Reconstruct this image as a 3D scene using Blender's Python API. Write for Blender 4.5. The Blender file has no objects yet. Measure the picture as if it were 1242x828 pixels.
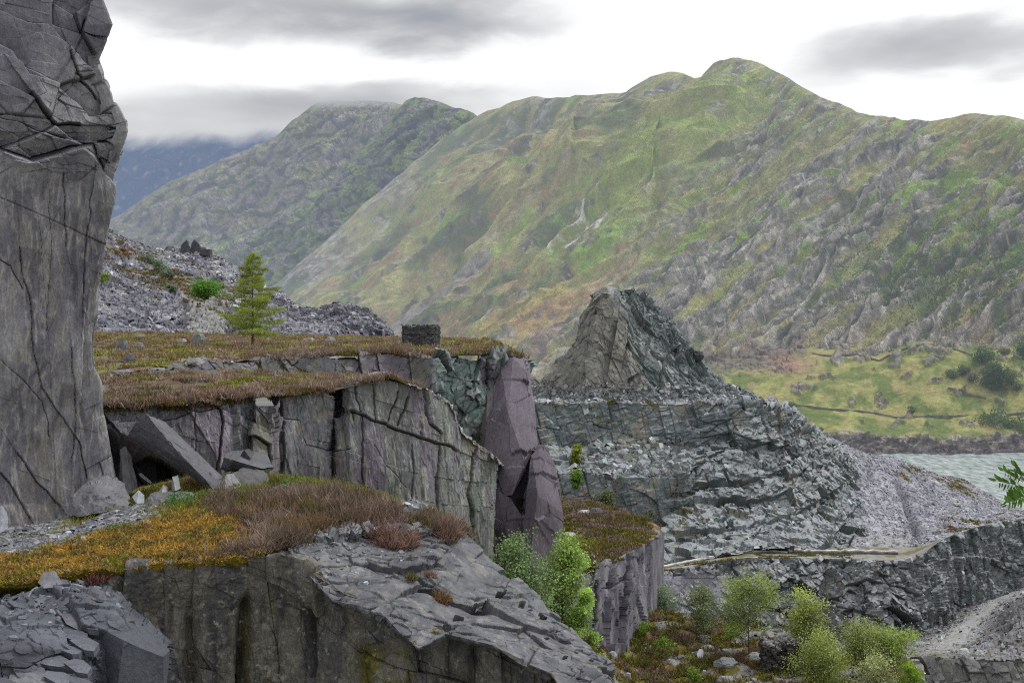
import bpy, bmesh, math, random
import numpy as np
from mathutils import Vector, Matrix

random.seed(7)
RNG = np.random.default_rng(11)
scene = bpy.context.scene
COL = scene.collection
F = 1332.0           # focal length in reference pixels
HOR = 370.0          # row of the horizon (camera level, lens shift)
f32 = np.float32

def P(px, py, D):
    return np.array([D*(px-621.0)/F, D, -D*(py-HOR)/F], dtype=np.float64)

def PZ(px, D, z):
    return np.array([D*(px-621.0)/F, D, z], dtype=np.float64)

# ------------------------------------------------------------------ noise
def _h(ix, iy, iz, s):
    h = (ix.astype(np.uint32)*np.uint32(374761393) + iy.astype(np.uint32)*np.uint32(668265263)
         + iz.astype(np.uint32)*np.uint32(2147483647) + np.uint32((s*974711+12345) & 0xffffffff))
    h = (h ^ (h >> np.uint32(13)))*np.uint32(1274126177)
    h = (h ^ (h >> np.uint32(16)))*np.uint32(2246822519)
    return h ^ (h >> np.uint32(13))

def _r(h, k=0):
    if k: h = (h*np.uint32(1664525*k*2+1013904223) ^ (h >> np.uint32(7)))*np.uint32(2654435761); h = h ^ (h >> np.uint32(15))
    return (h & np.uint32(0xffffff)).astype(f32)*f32(1/16777216.0)

def vnoise(p, seed=0):
    """gradient-like smooth noise, about -1..1; p (...,3)"""
    p = np.asarray(p, dtype=f32)
    i = np.floor(p).astype(np.int32); fr = p - i
    u = fr*fr*fr*(fr*(fr*6-15)+10)
    out = 0
    for dx in (0, 1):
        for dy in (0, 1):
            for dz in (0, 1):
                h = _h(i[..., 0]+dx, i[..., 1]+dy, i[..., 2]+dz, seed)
                gx = _r(h)*2-1; gy = _r(h, 1)*2-1; gz = _r(h, 2)*2-1
                w = (u[..., 0] if dx else 1-u[..., 0])*(u[..., 1] if dy else 1-u[..., 1])*(u[..., 2] if dz else 1-u[..., 2])
                out = out + w*(gx*(fr[..., 0]-dx)+gy*(fr[..., 1]-dy)+gz*(fr[..., 2]-dz))
    return out*f32(1.6)

def fbm(p, octv=4, seed=0, gain=.5, lac=2.03):
    p = np.asarray(p, dtype=f32); a = 1.0; t = 0; n = 0
    for o in range(octv):
        t = t + a*vnoise(p, seed+o*17); n += a; a *= gain; p = p*f32(lac)+f32(3.7)
    return t/n

def ridged(p, octv=4, seed=0, gain=.55):
    p = np.asarray(p, dtype=f32); a = 1.0; t = 0; n = 0
    for o in range(octv):
        t = t + a*(1-np.abs(vnoise(p, seed+o*31))*1.8); n += a; a *= gain; p = p*f32(2.1)+f32(1.9)
    return t/n

def cells(p, seed=0, jit=.95):
    """Worley cells: random numbers of the nearest cell, the offset to its centre, F1, F2"""
    p = np.asarray(p, dtype=f32); sh = p.shape[:-1]; q = p.reshape(-1, 3)
    i = np.floor(q).astype(np.int32); fr = q - i
    n = len(q); F1 = np.full(n, 9, f32); F2 = np.full(n, 9, f32); H = np.zeros(n, np.uint32)
    C = np.zeros((n, 3), f32)
    for dx in (-1, 0, 1):
        for dy in (-1, 0, 1):
            for dz in (-1, 0, 1):
                h = _h(i[:, 0]+dx, i[:, 1]+dy, i[:, 2]+dz, seed)
                ox = dx+f32(.5)+(_r(h)-f32(.5))*f32(jit)-fr[:, 0]
                oy = dy+f32(.5)+(_r(h, 1)-f32(.5))*f32(jit)-fr[:, 1]
                oz = dz+f32(.5)+(_r(h, 2)-f32(.5))*f32(jit)-fr[:, 2]
                d = ox*ox+oy*oy+oz*oz
                m = d < F1
                F2 = np.where(m, F1, np.minimum(F2, d)); F1 = np.where(m, d, F1)
                H = np.where(m, h, H)
                C[m, 0] = -ox[m]; C[m, 1] = -oy[m]; C[m, 2] = -oz[m]
    return (H.reshape(sh), C.reshape(sh+(3,)), np.sqrt(F1).reshape(sh), np.sqrt(F2).reshape(sh))

def rotm(ax=0, ay=0, az=0):
    return np.array(Matrix.Rotation(math.radians(az), 3, 'Z') @ Matrix.Rotation(math.radians(ay), 3, 'Y') @ Matrix.Rotation(math.radians(ax), 3, 'X'), dtype=f32)

def facet(p, scale, amp, tilt=.5, rot=None, seed=0, crack=0., cw=.08, warp=0.):
    """planar facets of broken rock: returns displacement, cell hash, crack mask"""
    q = np.asarray(p, dtype=f32)
    if warp: 
        ws = f32(1.0/(np.mean(scale)))
        q = q + np.stack([vnoise(q*ws*1.3, seed+5), vnoise(q*ws*1.3, seed+6), vnoise(q*ws*1.3, seed+7)], -1)*f32(warp)
    if rot is not None: q = q @ rot
    q = q/np.array(scale, dtype=f32)
    H, C, a, b = cells(q, seed)
    d = (_r(H, 3)-.5)*2*(1-tilt)
    if tilt: d = d + tilt*1.6*(C[..., 0]*(_r(H, 4)*2-1)+C[..., 1]*(_r(H, 5)*2-1)+C[..., 2]*(_r(H, 6)*2-1))
    ck = np.clip(1-(b-a)/cw, 0, 1)  # crack mask: rock colour darkens here for dirt and shade
    d = d*amp
    if crack: d = d - ck*crack
    return d, H, ck


def jset(az=20, az2=105, dip=12, dipdir=60, lean=6, leandir=0):
    """normals of three joint sets: two steep ones and a gently dipping one"""
    def steep(a):
        a = math.radians(a); l = math.radians(lean)
        return [math.cos(a)*math.cos(l), math.sin(a)*math.cos(l), math.sin(l)*math.cos(math.radians(leandir)-a)]
    d, dd = math.radians(dip), math.radians(dipdir)
    return np.array([steep(az), steep(az2), [math.sin(d)*math.cos(dd), math.sin(d)*math.sin(dd), math.cos(d)]], dtype=f32).T

def blocks(p, scale, amp, tilt=.35, J=None, seed=0, crack=0., cw=.05, warp=.12, wob=.0):
    """rock broken along three joint sets into staggered straight-edged blocks"""
    q = np.asarray(p, dtype=f32)
    if warp:
        ws = f32(.45/np.mean(scale)); q = q+np.stack([vnoise(q*ws, seed+5), vnoise(q*ws, seed+6), vnoise(q*ws, seed+7)], -1)*f32(warp*np.mean(scale))
    if J is None: J = jset()
    q = (q @ J)/np.array(scale, dtype=f32)
    z = q[..., 2]+f32(.3)*np.sin(q[..., 2]*f32(2.4)+seed)
    k = np.floor(z).astype(np.int32); zero = np.zeros_like(k)
    hk = _h(k, zero, zero, seed+1)
    x = q[..., 0]*(f32(.65)+f32(.8)*_r(hk))+_r(hk, 1)*17; x = x+f32(.3)*np.sin(x*f32(2.1)+1)
    i = np.floor(x).astype(np.int32); hi = _h(k, i, zero, seed+2)
    y = q[..., 1]*(f32(.65)+f32(.8)*_r(hi))+_r(hi, 1)*13
    j = np.floor(y).astype(np.int32); H = _h(i, j, k, seed+3)
    fx, fy, fz = x-i, y-j, z-k
    d = (_r(H, 3)-.5)*2*(1-tilt)+tilt*2*((fx-.5)*(_r(H, 4)*2-1)+(fy-.5)*(_r(H, 5)*2-1)+(fz-.5)*(_r(H, 6)*2-1))
    e = np.minimum(np.minimum(np.minimum(fx, 1-fx)*scale[0], np.minimum(fz, 1-fz)*scale[2]), np.minimum(fy, 1-fy)*scale[1])/np.min(scale)
    ck = np.clip(1-e/cw, 0, 1)*smooth(.25, .8, _r(H, 7))  # block gaps, darkened in the colour for dirt and shade
    d = d*amp
    if crack: d = d-ck*crack
    return d.astype(f32), H, ck.astype(f32)

def smooth(a, b, x):
    t = np.clip((x-a)/(b-a+1e-9), 0, 1); return t*t*(3-2*t)

def joint(s, poly, step=.2, w=1.2, depth=.15, reach=30, wob=2.5, seed=0):
    """a crack along a line on the surface, the rock on its left side standing proud; returns push and a dark mask"""
    X, Y = s.X, s.Y
    q = s.P0/f32(max(.2, float(s.P0[..., 1].mean())*.02))
    X = X+wob*vnoise(q, seed+3); Y = Y+wob*vnoise(q, seed+4); X = X+.35*wob*vnoise(q*4, seed+5)
    best = np.full(X.shape, 1e9, f32); sd = np.zeros(X.shape, f32)
    for (x0, y0), (x1, y1) in zip(poly[:-1], poly[1:]):
        dx, dy = x1-x0, y1-y0; L2 = dx*dx+dy*dy
        t = np.clip(((X-x0)*dx+(Y-y0)*dy)/L2, 0, 1); ex, ey = X-x0-t*dx, Y-y0-t*dy
        d = np.sqrt(ex*ex+ey*ey); m = d < best; best = np.where(m, d, best); sd = np.where(m, np.sign(dx*ey-dy*ex), sd)
    c = np.exp(-(best/w)**2)  # crack line; its dirt and shade are darkened in the colour
    return (step*np.where(sd < 0, np.exp(-best/reach), 0)-depth*c).astype(f32), c.astype(f32)

def joints(s, lines):
    D = np.zeros(s.X.shape, f32); C = np.zeros(s.X.shape, f32)
    for i, l in enumerate(lines):
        d, c = joint(s, *l, seed=i*7); D += d; C = np.maximum(C, c)
    return D, C

def jag(ridge, amp, seed, sub=7):
    """a ridge line with small knolls and notches between its given points"""
    r = np.random.default_rng(seed); A = np.array(ridge, float); x = np.linspace(A[0, 0], A[-1, 0], len(A)*sub)
    y = np.interp(x, A[:, 0], A[:, 1]); D = np.interp(x, A[:, 0], A[:, 2]); n = np.zeros(len(x))
    for k, a in ((3, 1.), (7, .6), (15, .4), (31, .2)):
        g = r.normal(0, 1, len(x)//max(1, (sub*3)//k)+3); n += a*np.interp(np.linspace(0, len(g)-1, len(x)), np.arange(len(g)), g)
    return [(a, b+amp*c, d) for a, b, c, d in zip(x, y, n, D)]

def mix(a, b, t):
    a = np.asarray(a, dtype=f32); b = np.asarray(b, dtype=f32)
    t = np.asarray(t, dtype=f32)
    if a.ndim == 1 or b.ndim == 1: t = t[..., None]
    elif t.ndim < max(a.ndim, b.ndim): t = t[..., None]
    return a*(1-t)+b*t

def srgb(r, g, b):
    return np.array([((c/255+.055)/1.055)**2.4 if c > 10 else c/255/12.92 for c in (r, g, b)], dtype=f32)

# ------------------------------------------------------------------ sheets
class Sheet: pass

def _spl(C, t, smooth_):
    """interpolate the control rows C (n, m, k) at the parameters t (0..n-1)"""
    n = len(C); i = np.clip(np.floor(t).astype(int), 0, n-2); f = (t-i).reshape(-1, *([1]*(C.ndim-1)))
    a, b = C[i], C[i+1]
    if not smooth_: return a*(1-f)+b*f
    p0 = C[np.clip(i-1, 0, n-1)]; p3 = C[np.clip(i+2, 0, n-1)]
    return .5*((2*a)+(-p0+b)*f+(2*p0-5*a+4*b-p3)*f*f+(-p0+3*a-3*b+p3)*f*f*f)

def sheet(rows, res=1.1, su=False, sv=False, maxn=1400, nsm=14):
    """rows of (px, py, depth): a dense grid of real points lofted through them"""
    A = np.array(rows, dtype=np.float64)            # r, c, 3
    W = np.stack([P(*p) for p in A.reshape(-1, 3)]).reshape(A.shape)
    K = np.concatenate([W, A[..., :2]], -1)
    def par(axis):
        d = np.linalg.norm(np.diff(A[..., :2], axis=axis), axis=-1)
        d = d.max(axis=1-axis); d = np.maximum(d, res)
        cum = np.concatenate([[0], np.cumsum(d)]); n = int(min(maxn, max(4, cum[-1]/res)))
        s = np.linspace(0, cum[-1], n); return np.interp(s, cum, np.arange(len(cum)))
    tv, tu = par(0), par(1)
    G = _spl(K, tv, sv)                              # nv, c, 5
    G = _spl(np.swapaxes(G, 0, 1), tu, su)           # nu, nv, 5
    G = np.swapaxes(G, 0, 1)
    s = Sheet(); s.V = G[..., :3].astype(f32).copy(); s.X = G[..., 3].astype(f32); s.Y = G[..., 4].astype(f32)
    s.P0 = s.V.copy(); s.tu = tu; s.tv = tv
    s.flip = None; normals(s)
    n_ = s.N
    n_ = blur(n_, nsm); s.N = (n_/(np.linalg.norm(n_, axis=-1, keepdims=True)+1e-9)).astype(f32)
    return s

def normals(s):
    V = s.V; du = np.gradient(V, axis=1); dv = np.gradient(V, axis=0)
    N = np.cross(du, dv); N /= (np.linalg.norm(N, axis=-1, keepdims=True)+1e-9)
    if s.flip is None:
        s.flip = np.mean(np.sum(N*V, -1)) > 0
    if s.flip: N = -N
    s.N = N.astype(f32); return s.N

def push(s, d, along=None):
    s.V = s.V + (s.N if along is None else np.asarray(along, dtype=f32))*d[..., None]

def blur(a, n=1):
    for _ in range(n):
        b = np.pad(a, [(1, 1), (1, 1)]+[(0, 0)]*(a.ndim-2), mode='edge')
        a = (b[1:-1, 1:-1]*4+b[:-2, 1:-1]*2+b[2:, 1:-1]*2+b[1:-1, :-2]*2+b[1:-1, 2:]*2+b[:-2, :-2]+b[2:, 2:]+b[:-2, 2:]+b[2:, :-2])/16
    return a

def mesh_np(name, V, loops, nper, mat, col=None, smooth_=False, parent=None):
    """V (n,3); loops (m*nper) vertex indices; one mesh object"""
    me = bpy.data.meshes.new(name)
    V = np.ascontiguousarray(V, dtype=f32).reshape(-1, 3); loops = np.ascontiguousarray(loops, dtype=np.int32).ravel()
    nf = len(loops)//nper
    me.vertices.add(len(V)); me.vertices.foreach_set('co', V.ravel())
    me.loops.add(len(loops)); me.loops.foreach_set('vertex_index', loops)
    me.polygons.add(nf); me.polygons.foreach_set('loop_start', np.arange(nf, dtype=np.int32)*nper)
    try: me.polygons.foreach_set('loop_total', np.full(nf, nper, dtype=np.int32))
    except Exception: pass
    me.polygons.foreach_set('use_smooth', np.full(nf, bool(smooth_)))
    if col is not None:
        c = np.ones((len(V), 4), f32); c[:, :3] = np.clip(np.asarray(col, dtype=f32).reshape(-1, 3)*(np.array([.96, 1.0, 1.055], f32) if mat is not None and mat.name.startswith('slate') else 1), 0, 1)
        at = me.color_attributes.new('Col', 'FLOAT_COLOR', 'POINT'); at.data.foreach_set('color', c.ravel())
    me.update(calc_edges=True)
    if mat is not None: me.materials.append(mat)
    o = bpy.data.objects.new(name, me); COL.objects.link(o)
    if parent is not None: o.parent = parent
    return o

def sheet_obj(name, s, mat, col, smooth_=False, kind='structure', drop=None):
    nv, nu = s.V.shape[:2]
    idx = np.arange(nv*nu).reshape(nv, nu)
    q = np.stack([idx[:-1, :-1], idx[:-1, 1:], idx[1:, 1:], idx[1:, :-1]], -1)
    if not s.flip: q = q[..., ::-1]
    q = q.reshape(-1, 4)
    if drop is not None:
        keep = ~drop[:-1, :-1].ravel(); q = q[keep]
    o = mesh_np(name, s.V, q, 4, mat, col, smooth_); s.C = np.asarray(col, dtype=f32).reshape(-1, 3)
    if kind: o['kind'] = kind
    return o

# ------------------------------------------------------------------ object bookkeeping
def tag(o, label=None, cat=None, group=None, kind=None):
    if label: o['label'] = label
    if cat: o['category'] = cat
    if group: o['group'] = group
    if kind: o['kind'] = kind
    return o

def empty(name, loc, label=None, cat=None, group=None):
    o = bpy.data.objects.new(name, None); COL.objects.link(o); o.location = tuple(float(v) for v in loc)
    o.empty_display_size = .2
    return tag(o, label, cat, group)

# ------------------------------------------------------------------ materials
def new_mat(name):
    m = bpy.data.materials.new(name); m.use_nodes = True
    nt = m.node_tree; nt.nodes.clear(); return m, nt, nt.nodes, nt.links

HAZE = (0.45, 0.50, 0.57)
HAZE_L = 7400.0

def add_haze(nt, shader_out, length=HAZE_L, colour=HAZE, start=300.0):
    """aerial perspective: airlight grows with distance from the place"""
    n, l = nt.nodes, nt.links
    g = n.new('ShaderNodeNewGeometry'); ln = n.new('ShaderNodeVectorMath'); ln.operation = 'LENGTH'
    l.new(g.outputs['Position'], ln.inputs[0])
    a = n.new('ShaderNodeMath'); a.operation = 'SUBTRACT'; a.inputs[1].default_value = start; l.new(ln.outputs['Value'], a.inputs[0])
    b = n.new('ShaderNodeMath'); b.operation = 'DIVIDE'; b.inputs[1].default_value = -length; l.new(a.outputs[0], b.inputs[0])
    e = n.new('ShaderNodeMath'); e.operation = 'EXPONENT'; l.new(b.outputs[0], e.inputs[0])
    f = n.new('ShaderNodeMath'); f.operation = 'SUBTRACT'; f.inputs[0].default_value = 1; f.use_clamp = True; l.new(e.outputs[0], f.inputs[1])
    em = n.new('ShaderNodeEmission'); em.inputs[0].default_value = (*colour, 1)  # airlight is emission mixed into the surface, no haze volume
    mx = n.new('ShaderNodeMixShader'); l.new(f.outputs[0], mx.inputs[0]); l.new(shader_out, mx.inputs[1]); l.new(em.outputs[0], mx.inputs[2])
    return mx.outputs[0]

def surf_mat(name, s1, s2, c1=.35, c2=.3, bump=.3, bdist=.05, rough=.8, spec=.25, haze=False, hazecol=None, stretch=(1, 1, 1), rot=(0, 0, 0), speck=0., spscale=10., lights=None, gain=1.0):
    """vertex colour x two noises, bumped; s1 s2 are noise scales per metre"""
    m, nt, n, l = new_mat(name)
    at = n.new('ShaderNodeAttribute'); at.attribute_name = 'Col'
    tc = n.new('ShaderNodeTexCoord'); mp = n.new('ShaderNodeMapping'); mp.inputs['Scale'].default_value = stretch
    mp.inputs['Rotation'].default_value = tuple(math.radians(a) for a in rot)
    l.new(tc.outputs['Object'], mp.inputs[0])
    def noise(s, d=6, r=.6):
        t = n.new('ShaderNodeTexNoise'); t.inputs['Scale'].default_value = s; t.inputs['Detail'].default_value = d; t.inputs['Roughness'].default_value = r
        l.new(mp.outputs[0], t.inputs['Vector']); return t.outputs['Fac']
    n1, n2, n3 = noise(s1), noise(s2, 4, .7), noise(s2*3.7, 3, .7)
    def rng(x, c, gn=1.0):
        k = n.new('ShaderNodeMapRange'); k.inputs[1].default_value = .28; k.inputs[2].default_value = .72
        k.inputs[3].default_value = (1-c)*gn; k.inputs[4].default_value = (1+c)*gn; l.new(x, k.inputs[0]); return k.outputs[0]
    mu = n.new('ShaderNodeMath'); mu.operation = 'MULTIPLY'; l.new(rng(n1, c1), mu.inputs[0]); l.new(rng(n2, c2), mu.inputs[1])
    mu2 = n.new('ShaderNodeMath'); mu2.operation = 'MULTIPLY'; l.new(mu.outputs[0], mu2.inputs[0]); l.new(rng(n3, c2*1.1, gain), mu2.inputs[1])
    vm = n.new('ShaderNodeVectorMath'); vm.operation = 'SCALE'; l.new(at.outputs['Color'], vm.inputs[0]); l.new(mu2.outputs[0], vm.inputs['Scale'])
    colour = vm.outputs[0]
    if speck:
        t = n.new('ShaderNodeTexNoise'); t.inputs['Scale'].default_value = spscale; t.inputs['Detail'].default_value = 3; t.inputs['Roughness'].default_value = .7
        l.new(tc.outputs['Object'], t.inputs['Vector'])
        k = n.new('ShaderNodeMapRange'); k.inputs[1].default_value = .60; k.inputs[2].default_value = .68; k.inputs[4].default_value = speck; l.new(t.outputs['Fac'], k.inputs[0])
        mc = n.new('ShaderNodeMix'); mc.data_type = 'RGBA'; l.new(k.outputs[0], mc.inputs['Factor']); l.new(colour, mc.inputs['A'])
        mc.inputs['B'].default_value = (*(lights or (.34, .34, .31)), 1); colour = mc.outputs['Result']
    bs = n.new('ShaderNodeBsdfPrincipled'); bs.inputs['Roughness'].default_value = rough
    bs.inputs['Specular IOR Level'].default_value = spec
    l.new(colour, bs.inputs['Base Color'])
    if bump:
        ad = n.new('ShaderNodeMath'); ad.operation = 'ADD'; l.new(n1, ad.inputs[0]); l.new(n2, ad.inputs[1])
        a2 = n.new('ShaderNodeMath'); a2.operation = 'MULTIPLY_ADD'; a2.inputs[1].default_value = .5; l.new(n3, a2.inputs[0]); l.new(ad.outputs[0], a2.inputs[2]); ad = a2
        bp = n.new('ShaderNodeBump'); bp.inputs['Strength'].default_value = bump; bp.inputs['Distance'].default_value = bdist
        l.new(ad.outputs[0], bp.inputs['Height']); l.new(bp.outputs[0], bs.inputs['Normal'])
    o = n.new('ShaderNodeOutputMaterial'); so = bs.outputs[0]
    if haze: so = add_haze(nt, so, HAZE_L if haze is True else haze, hazecol or HAZE)
    l.new(so, o.inputs[0]); return m

def leaf_mat(name, trans=.35, rough=.6, haze=False):
    m, nt, n, l = new_mat(name)
    at = n.new('ShaderNodeAttribute'); at.attribute_name = 'Col'
    tc = n.new('ShaderNodeTexCoord'); t = n.new('ShaderNodeTexNoise'); t.inputs['Scale'].default_value = 3.0; t.inputs['Detail'].default_value = 4
    l.new(tc.outputs['Object'], t.inputs['Vector'])
    k = n.new('ShaderNodeMapRange'); k.inputs[1].default_value = .3; k.inputs[2].default_value = .7; k.inputs[3].default_value = .7; k.inputs[4].default_value = 1.3; l.new(t.outputs['Fac'], k.inputs[0])
    vm = n.new('ShaderNodeVectorMath'); vm.operation = 'SCALE'; l.new(at.outputs['Color'], vm.inputs[0]); l.new(k.outputs[0], vm.inputs['Scale'])
    d = n.new('ShaderNodeBsdfPrincipled'); d.inputs['Roughness'].default_value = rough; d.inputs['Specular IOR Level'].default_value = .2
    l.new(vm.outputs[0], d.inputs['Base Color'])
    tr = n.new('ShaderNodeBsdfTranslucent'); l.new(vm.outputs[0], tr.inputs['Color'])
    mx = n.new('ShaderNodeMixShader'); mx.inputs[0].default_value = trans; l.new(d.outputs[0], mx.inputs[1]); l.new(tr.outputs[0], mx.inputs[2])
    so = mx.outputs[0]
    if haze: so = add_haze(nt, so)
    o = n.new('ShaderNodeOutputMaterial'); l.new(so, o.inputs[0]); return m

# ------------------------------------------------------------------ scatter
def frames(N, yaw):
    """orthonormal frames (n,3,3) whose third column is N"""
    N = N/(np.linalg.norm(N, axis=-1, keepdims=True)+1e-9)
    a = np.where(np.abs(N[:, 2:3]) < .95, np.array([[0, 0, 1.]]), np.array([[1., 0, 0]]))
    T = np.cross(a, N); T /= np.linalg.norm(T, axis=-1, keepdims=True)+1e-9
    B = np.cross(N, T)
    c, s = np.cos(yaw)[:, None], np.sin(yaw)[:, None]
    return np.stack([T*c+B*s, -T*s+B*c, N], -1)

def chips_arrays(pos, N, size, rng, thick=(.12, .35), jit=.35, elong=(.5, 1.), col=(.12, .12, .125), cvar=.5, sides=5, sink=.2, light=.08):
    """angular slate flakes: irregular n-gon prisms laid on a surface"""
    n = len(pos); k = sides
    Nn = N+rng.normal(0, jit, (n, 3)); R = frames(Nn, rng.uniform(0, 6.283, n))
    ang = (np.arange(k)/k*6.283)[None]+rng.uniform(-.45, .45, (n, k)); rad = rng.uniform(.6, 1., (n, k))*.5
    x = np.cos(ang)*rad*size[:, None]; y = np.sin(ang)*rad*size[:, None]*rng.uniform(*elong, (n, 1))
    th = size*rng.uniform(*thick, n)
    top = np.stack([x*.92, y*.92, np.repeat((th*(1-sink))[:, None], k, 1)*(1+rng.uniform(-.3, .3, (n, k)))], -1)
    bot = np.stack([x, y, np.repeat((-th*sink)[:, None], k, 1)], -1)
    L = np.concatenate([top, bot], 1)                                # n, 2k, 3
    V = np.einsum('nij,nkj->nki', R, L)+pos[:, None]
    f = [[0]+[i, i+1] for i in range(1, k-1)]
    for i in range(k):
        j = (i+1) % k; f += [[i, k+i, j], [j, k+i, k+j]]
    Fc = np.array(f)[None]+(np.arange(n)*2*k)[:, None, None]
    c = np.atleast_2d(np.array(col))*(1+rng.uniform(-cvar, cvar, (n, 1)))*(1+rng.uniform(-.05, .05, (n, 3)))
    lt = rng.uniform(0, 1, n) < light; c[lt] *= 1.9
    C = np.repeat(c[:, None], 2*k, 1)
    return V.reshape(-1, 3), Fc.reshape(-1), C.reshape(-1, 3)

def blades_arrays(pos, up, h, w, rng, spread=.6, col=(.2, .1, .08), cvar=.3, bend=.3, tip=1.25):
    """thin bent twigs / blades, two triangles each"""
    n = len(pos)
    d = up+rng.normal(0, spread, (n, 3)); d[:, 2] = np.abs(d[:, 2])*.8+.1; d /= np.linalg.norm(d, axis=-1, keepdims=True)
    s = np.cross(d, rng.normal(0, 1, (n, 3))); s /= np.linalg.norm(s, axis=-1, keepdims=True)+1e-9
    h = np.asarray(h)[:, None]; w = np.asarray(w)[:, None]
    mid = pos+d*h*.55; end = pos+d*h+rng.normal(0, bend, (n, 3))*h*.5
    V = np.stack([pos-s*w*.5, pos+s*w*.5, mid+s*w*.5, mid-s*w*.5, end], 1)
    Fc = (np.array([[0, 1, 2], [0, 2, 3], [3, 2, 4]])[None]+(np.arange(n)*5)[:, None, None])
    c = np.asarray(col); c = np.broadcast_to(c, (n, 3))*(1+rng.uniform(-cvar, cvar, (n, 1)))
    C = np.repeat(c[:, None], 5, 1).copy(); C[:, :2] *= .6; C[:, 4] *= tip
    return V.reshape(-1, 3), Fc.reshape(-1), C.reshape(-1, 3)

def leaves_arrays(pos, size, rng, col, cvar=.3, elong=.6, upbias=.3):
    """leaf-sized rhombs"""
    n = len(pos); N = rng.normal(0, 1, (n, 3)); N[:, 2] += upbias
    R = frames(N, rng.uniform(0, 6.283, n)); L = np.array([[-.5, 0, 0], [0, -.5*elong, .08], [.5, 0, 0], [0, .5*elong, .08]])
    V = np.einsum('nij,kj->nki', R, L)*np.asarray(size)[:, None, None]+pos[:, None]
    Fc = np.array([[0, 1, 2], [0, 2, 3]])[None]+(np.arange(n)*4)[:, None, None]
    c = np.broadcast_to(np.asarray(col), (n, 3))*(1+rng.uniform(-cvar, cvar, (n, 1)))
    C = np.repeat(c[:, None], 4, 1)
    return V.reshape(-1, 3), Fc.reshape(-1), C.reshape(-1, 3)

def cat_arrays(parts):
    V, Fc, C = [], [], []; o = 0
    for v, f, c in parts:
        V.append(v); Fc.append(np.asarray(f)+o); C.append(c); o += len(v)
    return np.concatenate(V), np.concatenate(Fc), np.concatenate(C)

def arr_obj(name, arrs, mat, parent=None, kind=None, smooth_=False, origin=None):
    V, Fc, C = cat_arrays(arrs) if isinstance(arrs, list) else arrs
    if origin is not None: V = V-np.asarray(origin)
    o = mesh_np(name, V, Fc, 3, mat, C, smooth_, parent)
    if kind: o['kind'] = kind
    return o

def pick(s, n, rng, mask=None, w=None):
    """random points on a displaced sheet, even per unit area; returns pos, normal, cell index"""
    nv, nu = s.V.shape[:2]
    a = np.linalg.norm(np.cross(s.V[:-1, 1:]-s.V[:-1, :-1], s.V[1:, :-1]-s.V[:-1, :-1]), axis=-1)
    if mask is not None: a = a*mask[:-1, :-1]
    a = a.ravel(); t = a.sum()
    if t <= 0: return np.zeros((0, 3)), np.zeros((0, 3)), np.zeros(0, int)
    i = rng.choice(len(a), n, p=a/t); r, c = i//(nu-1), i % (nu-1)
    u, v = rng.uniform(0, 1, (2, n, 1))
    pos = s.V[r, c]*(1-u)*(1-v)+s.V[r, c+1]*u*(1-v)+s.V[r+1, c]*(1-u)*v+s.V[r+1, c+1]*u*v
    return pos.astype(np.float64), s.N0[r, c].astype(np.float64), r*nu+c

# ------------------------------------------------------------------ solids
def tube_arrays(pts, rad, k=6, col=(.1, .08, .06)):
    pts = np.asarray(pts, dtype=np.float64); rad = np.asarray(rad, dtype=np.float64); n = len(pts)
    d = np.gradient(pts, axis=0); R = frames(d, np.zeros(n))
    # keep frames coherent
    a = np.arange(k)/k*6.283; ring = np.stack([np.cos(a), np.sin(a), 0*a], -1)
    V = np.einsum('nij,kj->nki', R, ring)*rad[:, None, None]+pts[:, None]
    f = []
    for i in range(n-1):
        for j in range(k):
            a0, a1 = i*k+j, i*k+(j+1) % k; f += [[a0, a1, a1+k], [a0, a1+k, a0+k]]
    C = np.broadcast_to(np.asarray(col, dtype=np.float64), (n*k, 3)).copy()
    return V.reshape(-1, 3), np.array(f).ravel(), C

def hull_mesh(name, pts, mat, cuts=3, rough=.02, fac=None, col=(.12, .12, .125), seed=0, parent=None, loc=None, bev=.0, lights=1.0):
    """convex hull of points, finely divided, broken up with facet noise: a piece of slate"""
    bm = bmesh.new()
    for p in pts: bm.verts.new(tuple(float(v) for v in p))
    r = bmesh.ops.convex_hull(bm, input=bm.verts)
    bmesh.ops.delete(bm, geom=[g for g in r['geom_interior'] if isinstance(g, bmesh.types.BMVert)], context='VERTS')
    if bev: bmesh.ops.bevel(bm, geom=list(bm.edges), offset=bev, segments=1, affect='EDGES')
    bmesh.ops.triangulate(bm, faces=bm.faces)
    for _ in range(cuts):
        bmesh.ops.subdivide_edges(bm, edges=bm.edges, cuts=1, use_grid_fill=True)
        bmesh.ops.triangulate(bm, faces=bm.faces)
    bm.normal_update()
    V = np.array([v.co for v in bm.verts], dtype=f32); N = np.array([v.normal for v in bm.verts], dtype=f32)
    Fc = np.array([[v.index for v in f.verts] for f in bm.faces]); bm.free()
    sz = float(np.max(V.max(0)-V.min(0)))
    d = fbm(V/(sz*.18)+seed*3.1, 3, seed)*rough*sz
    H = None
    if fac:
        e, H, ck = facet(V+seed*7.7, (sz*fac[0], sz*fac[0]*.6, sz*fac[0]*.5), sz*fac[1], .5, rotm(20, 30, seed*40), seed); d = d+e
    V = V+N*d[:, None]
    c = np.broadcast_to(np.asarray(col, dtype=f32), (len(V), 3))*(1+.22*fbm(V/(sz*.3)+seed, 3, seed+9))[:, None]
    o = np.zeros(3) if loc is None else np.asarray(loc)
    ob = mesh_np(name, V-o if loc is not None else V, Fc, 3, mat, c, False, parent)
    if loc is not None and parent is None: ob.location = tuple(float(v) for v in o)
    return ob
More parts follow.
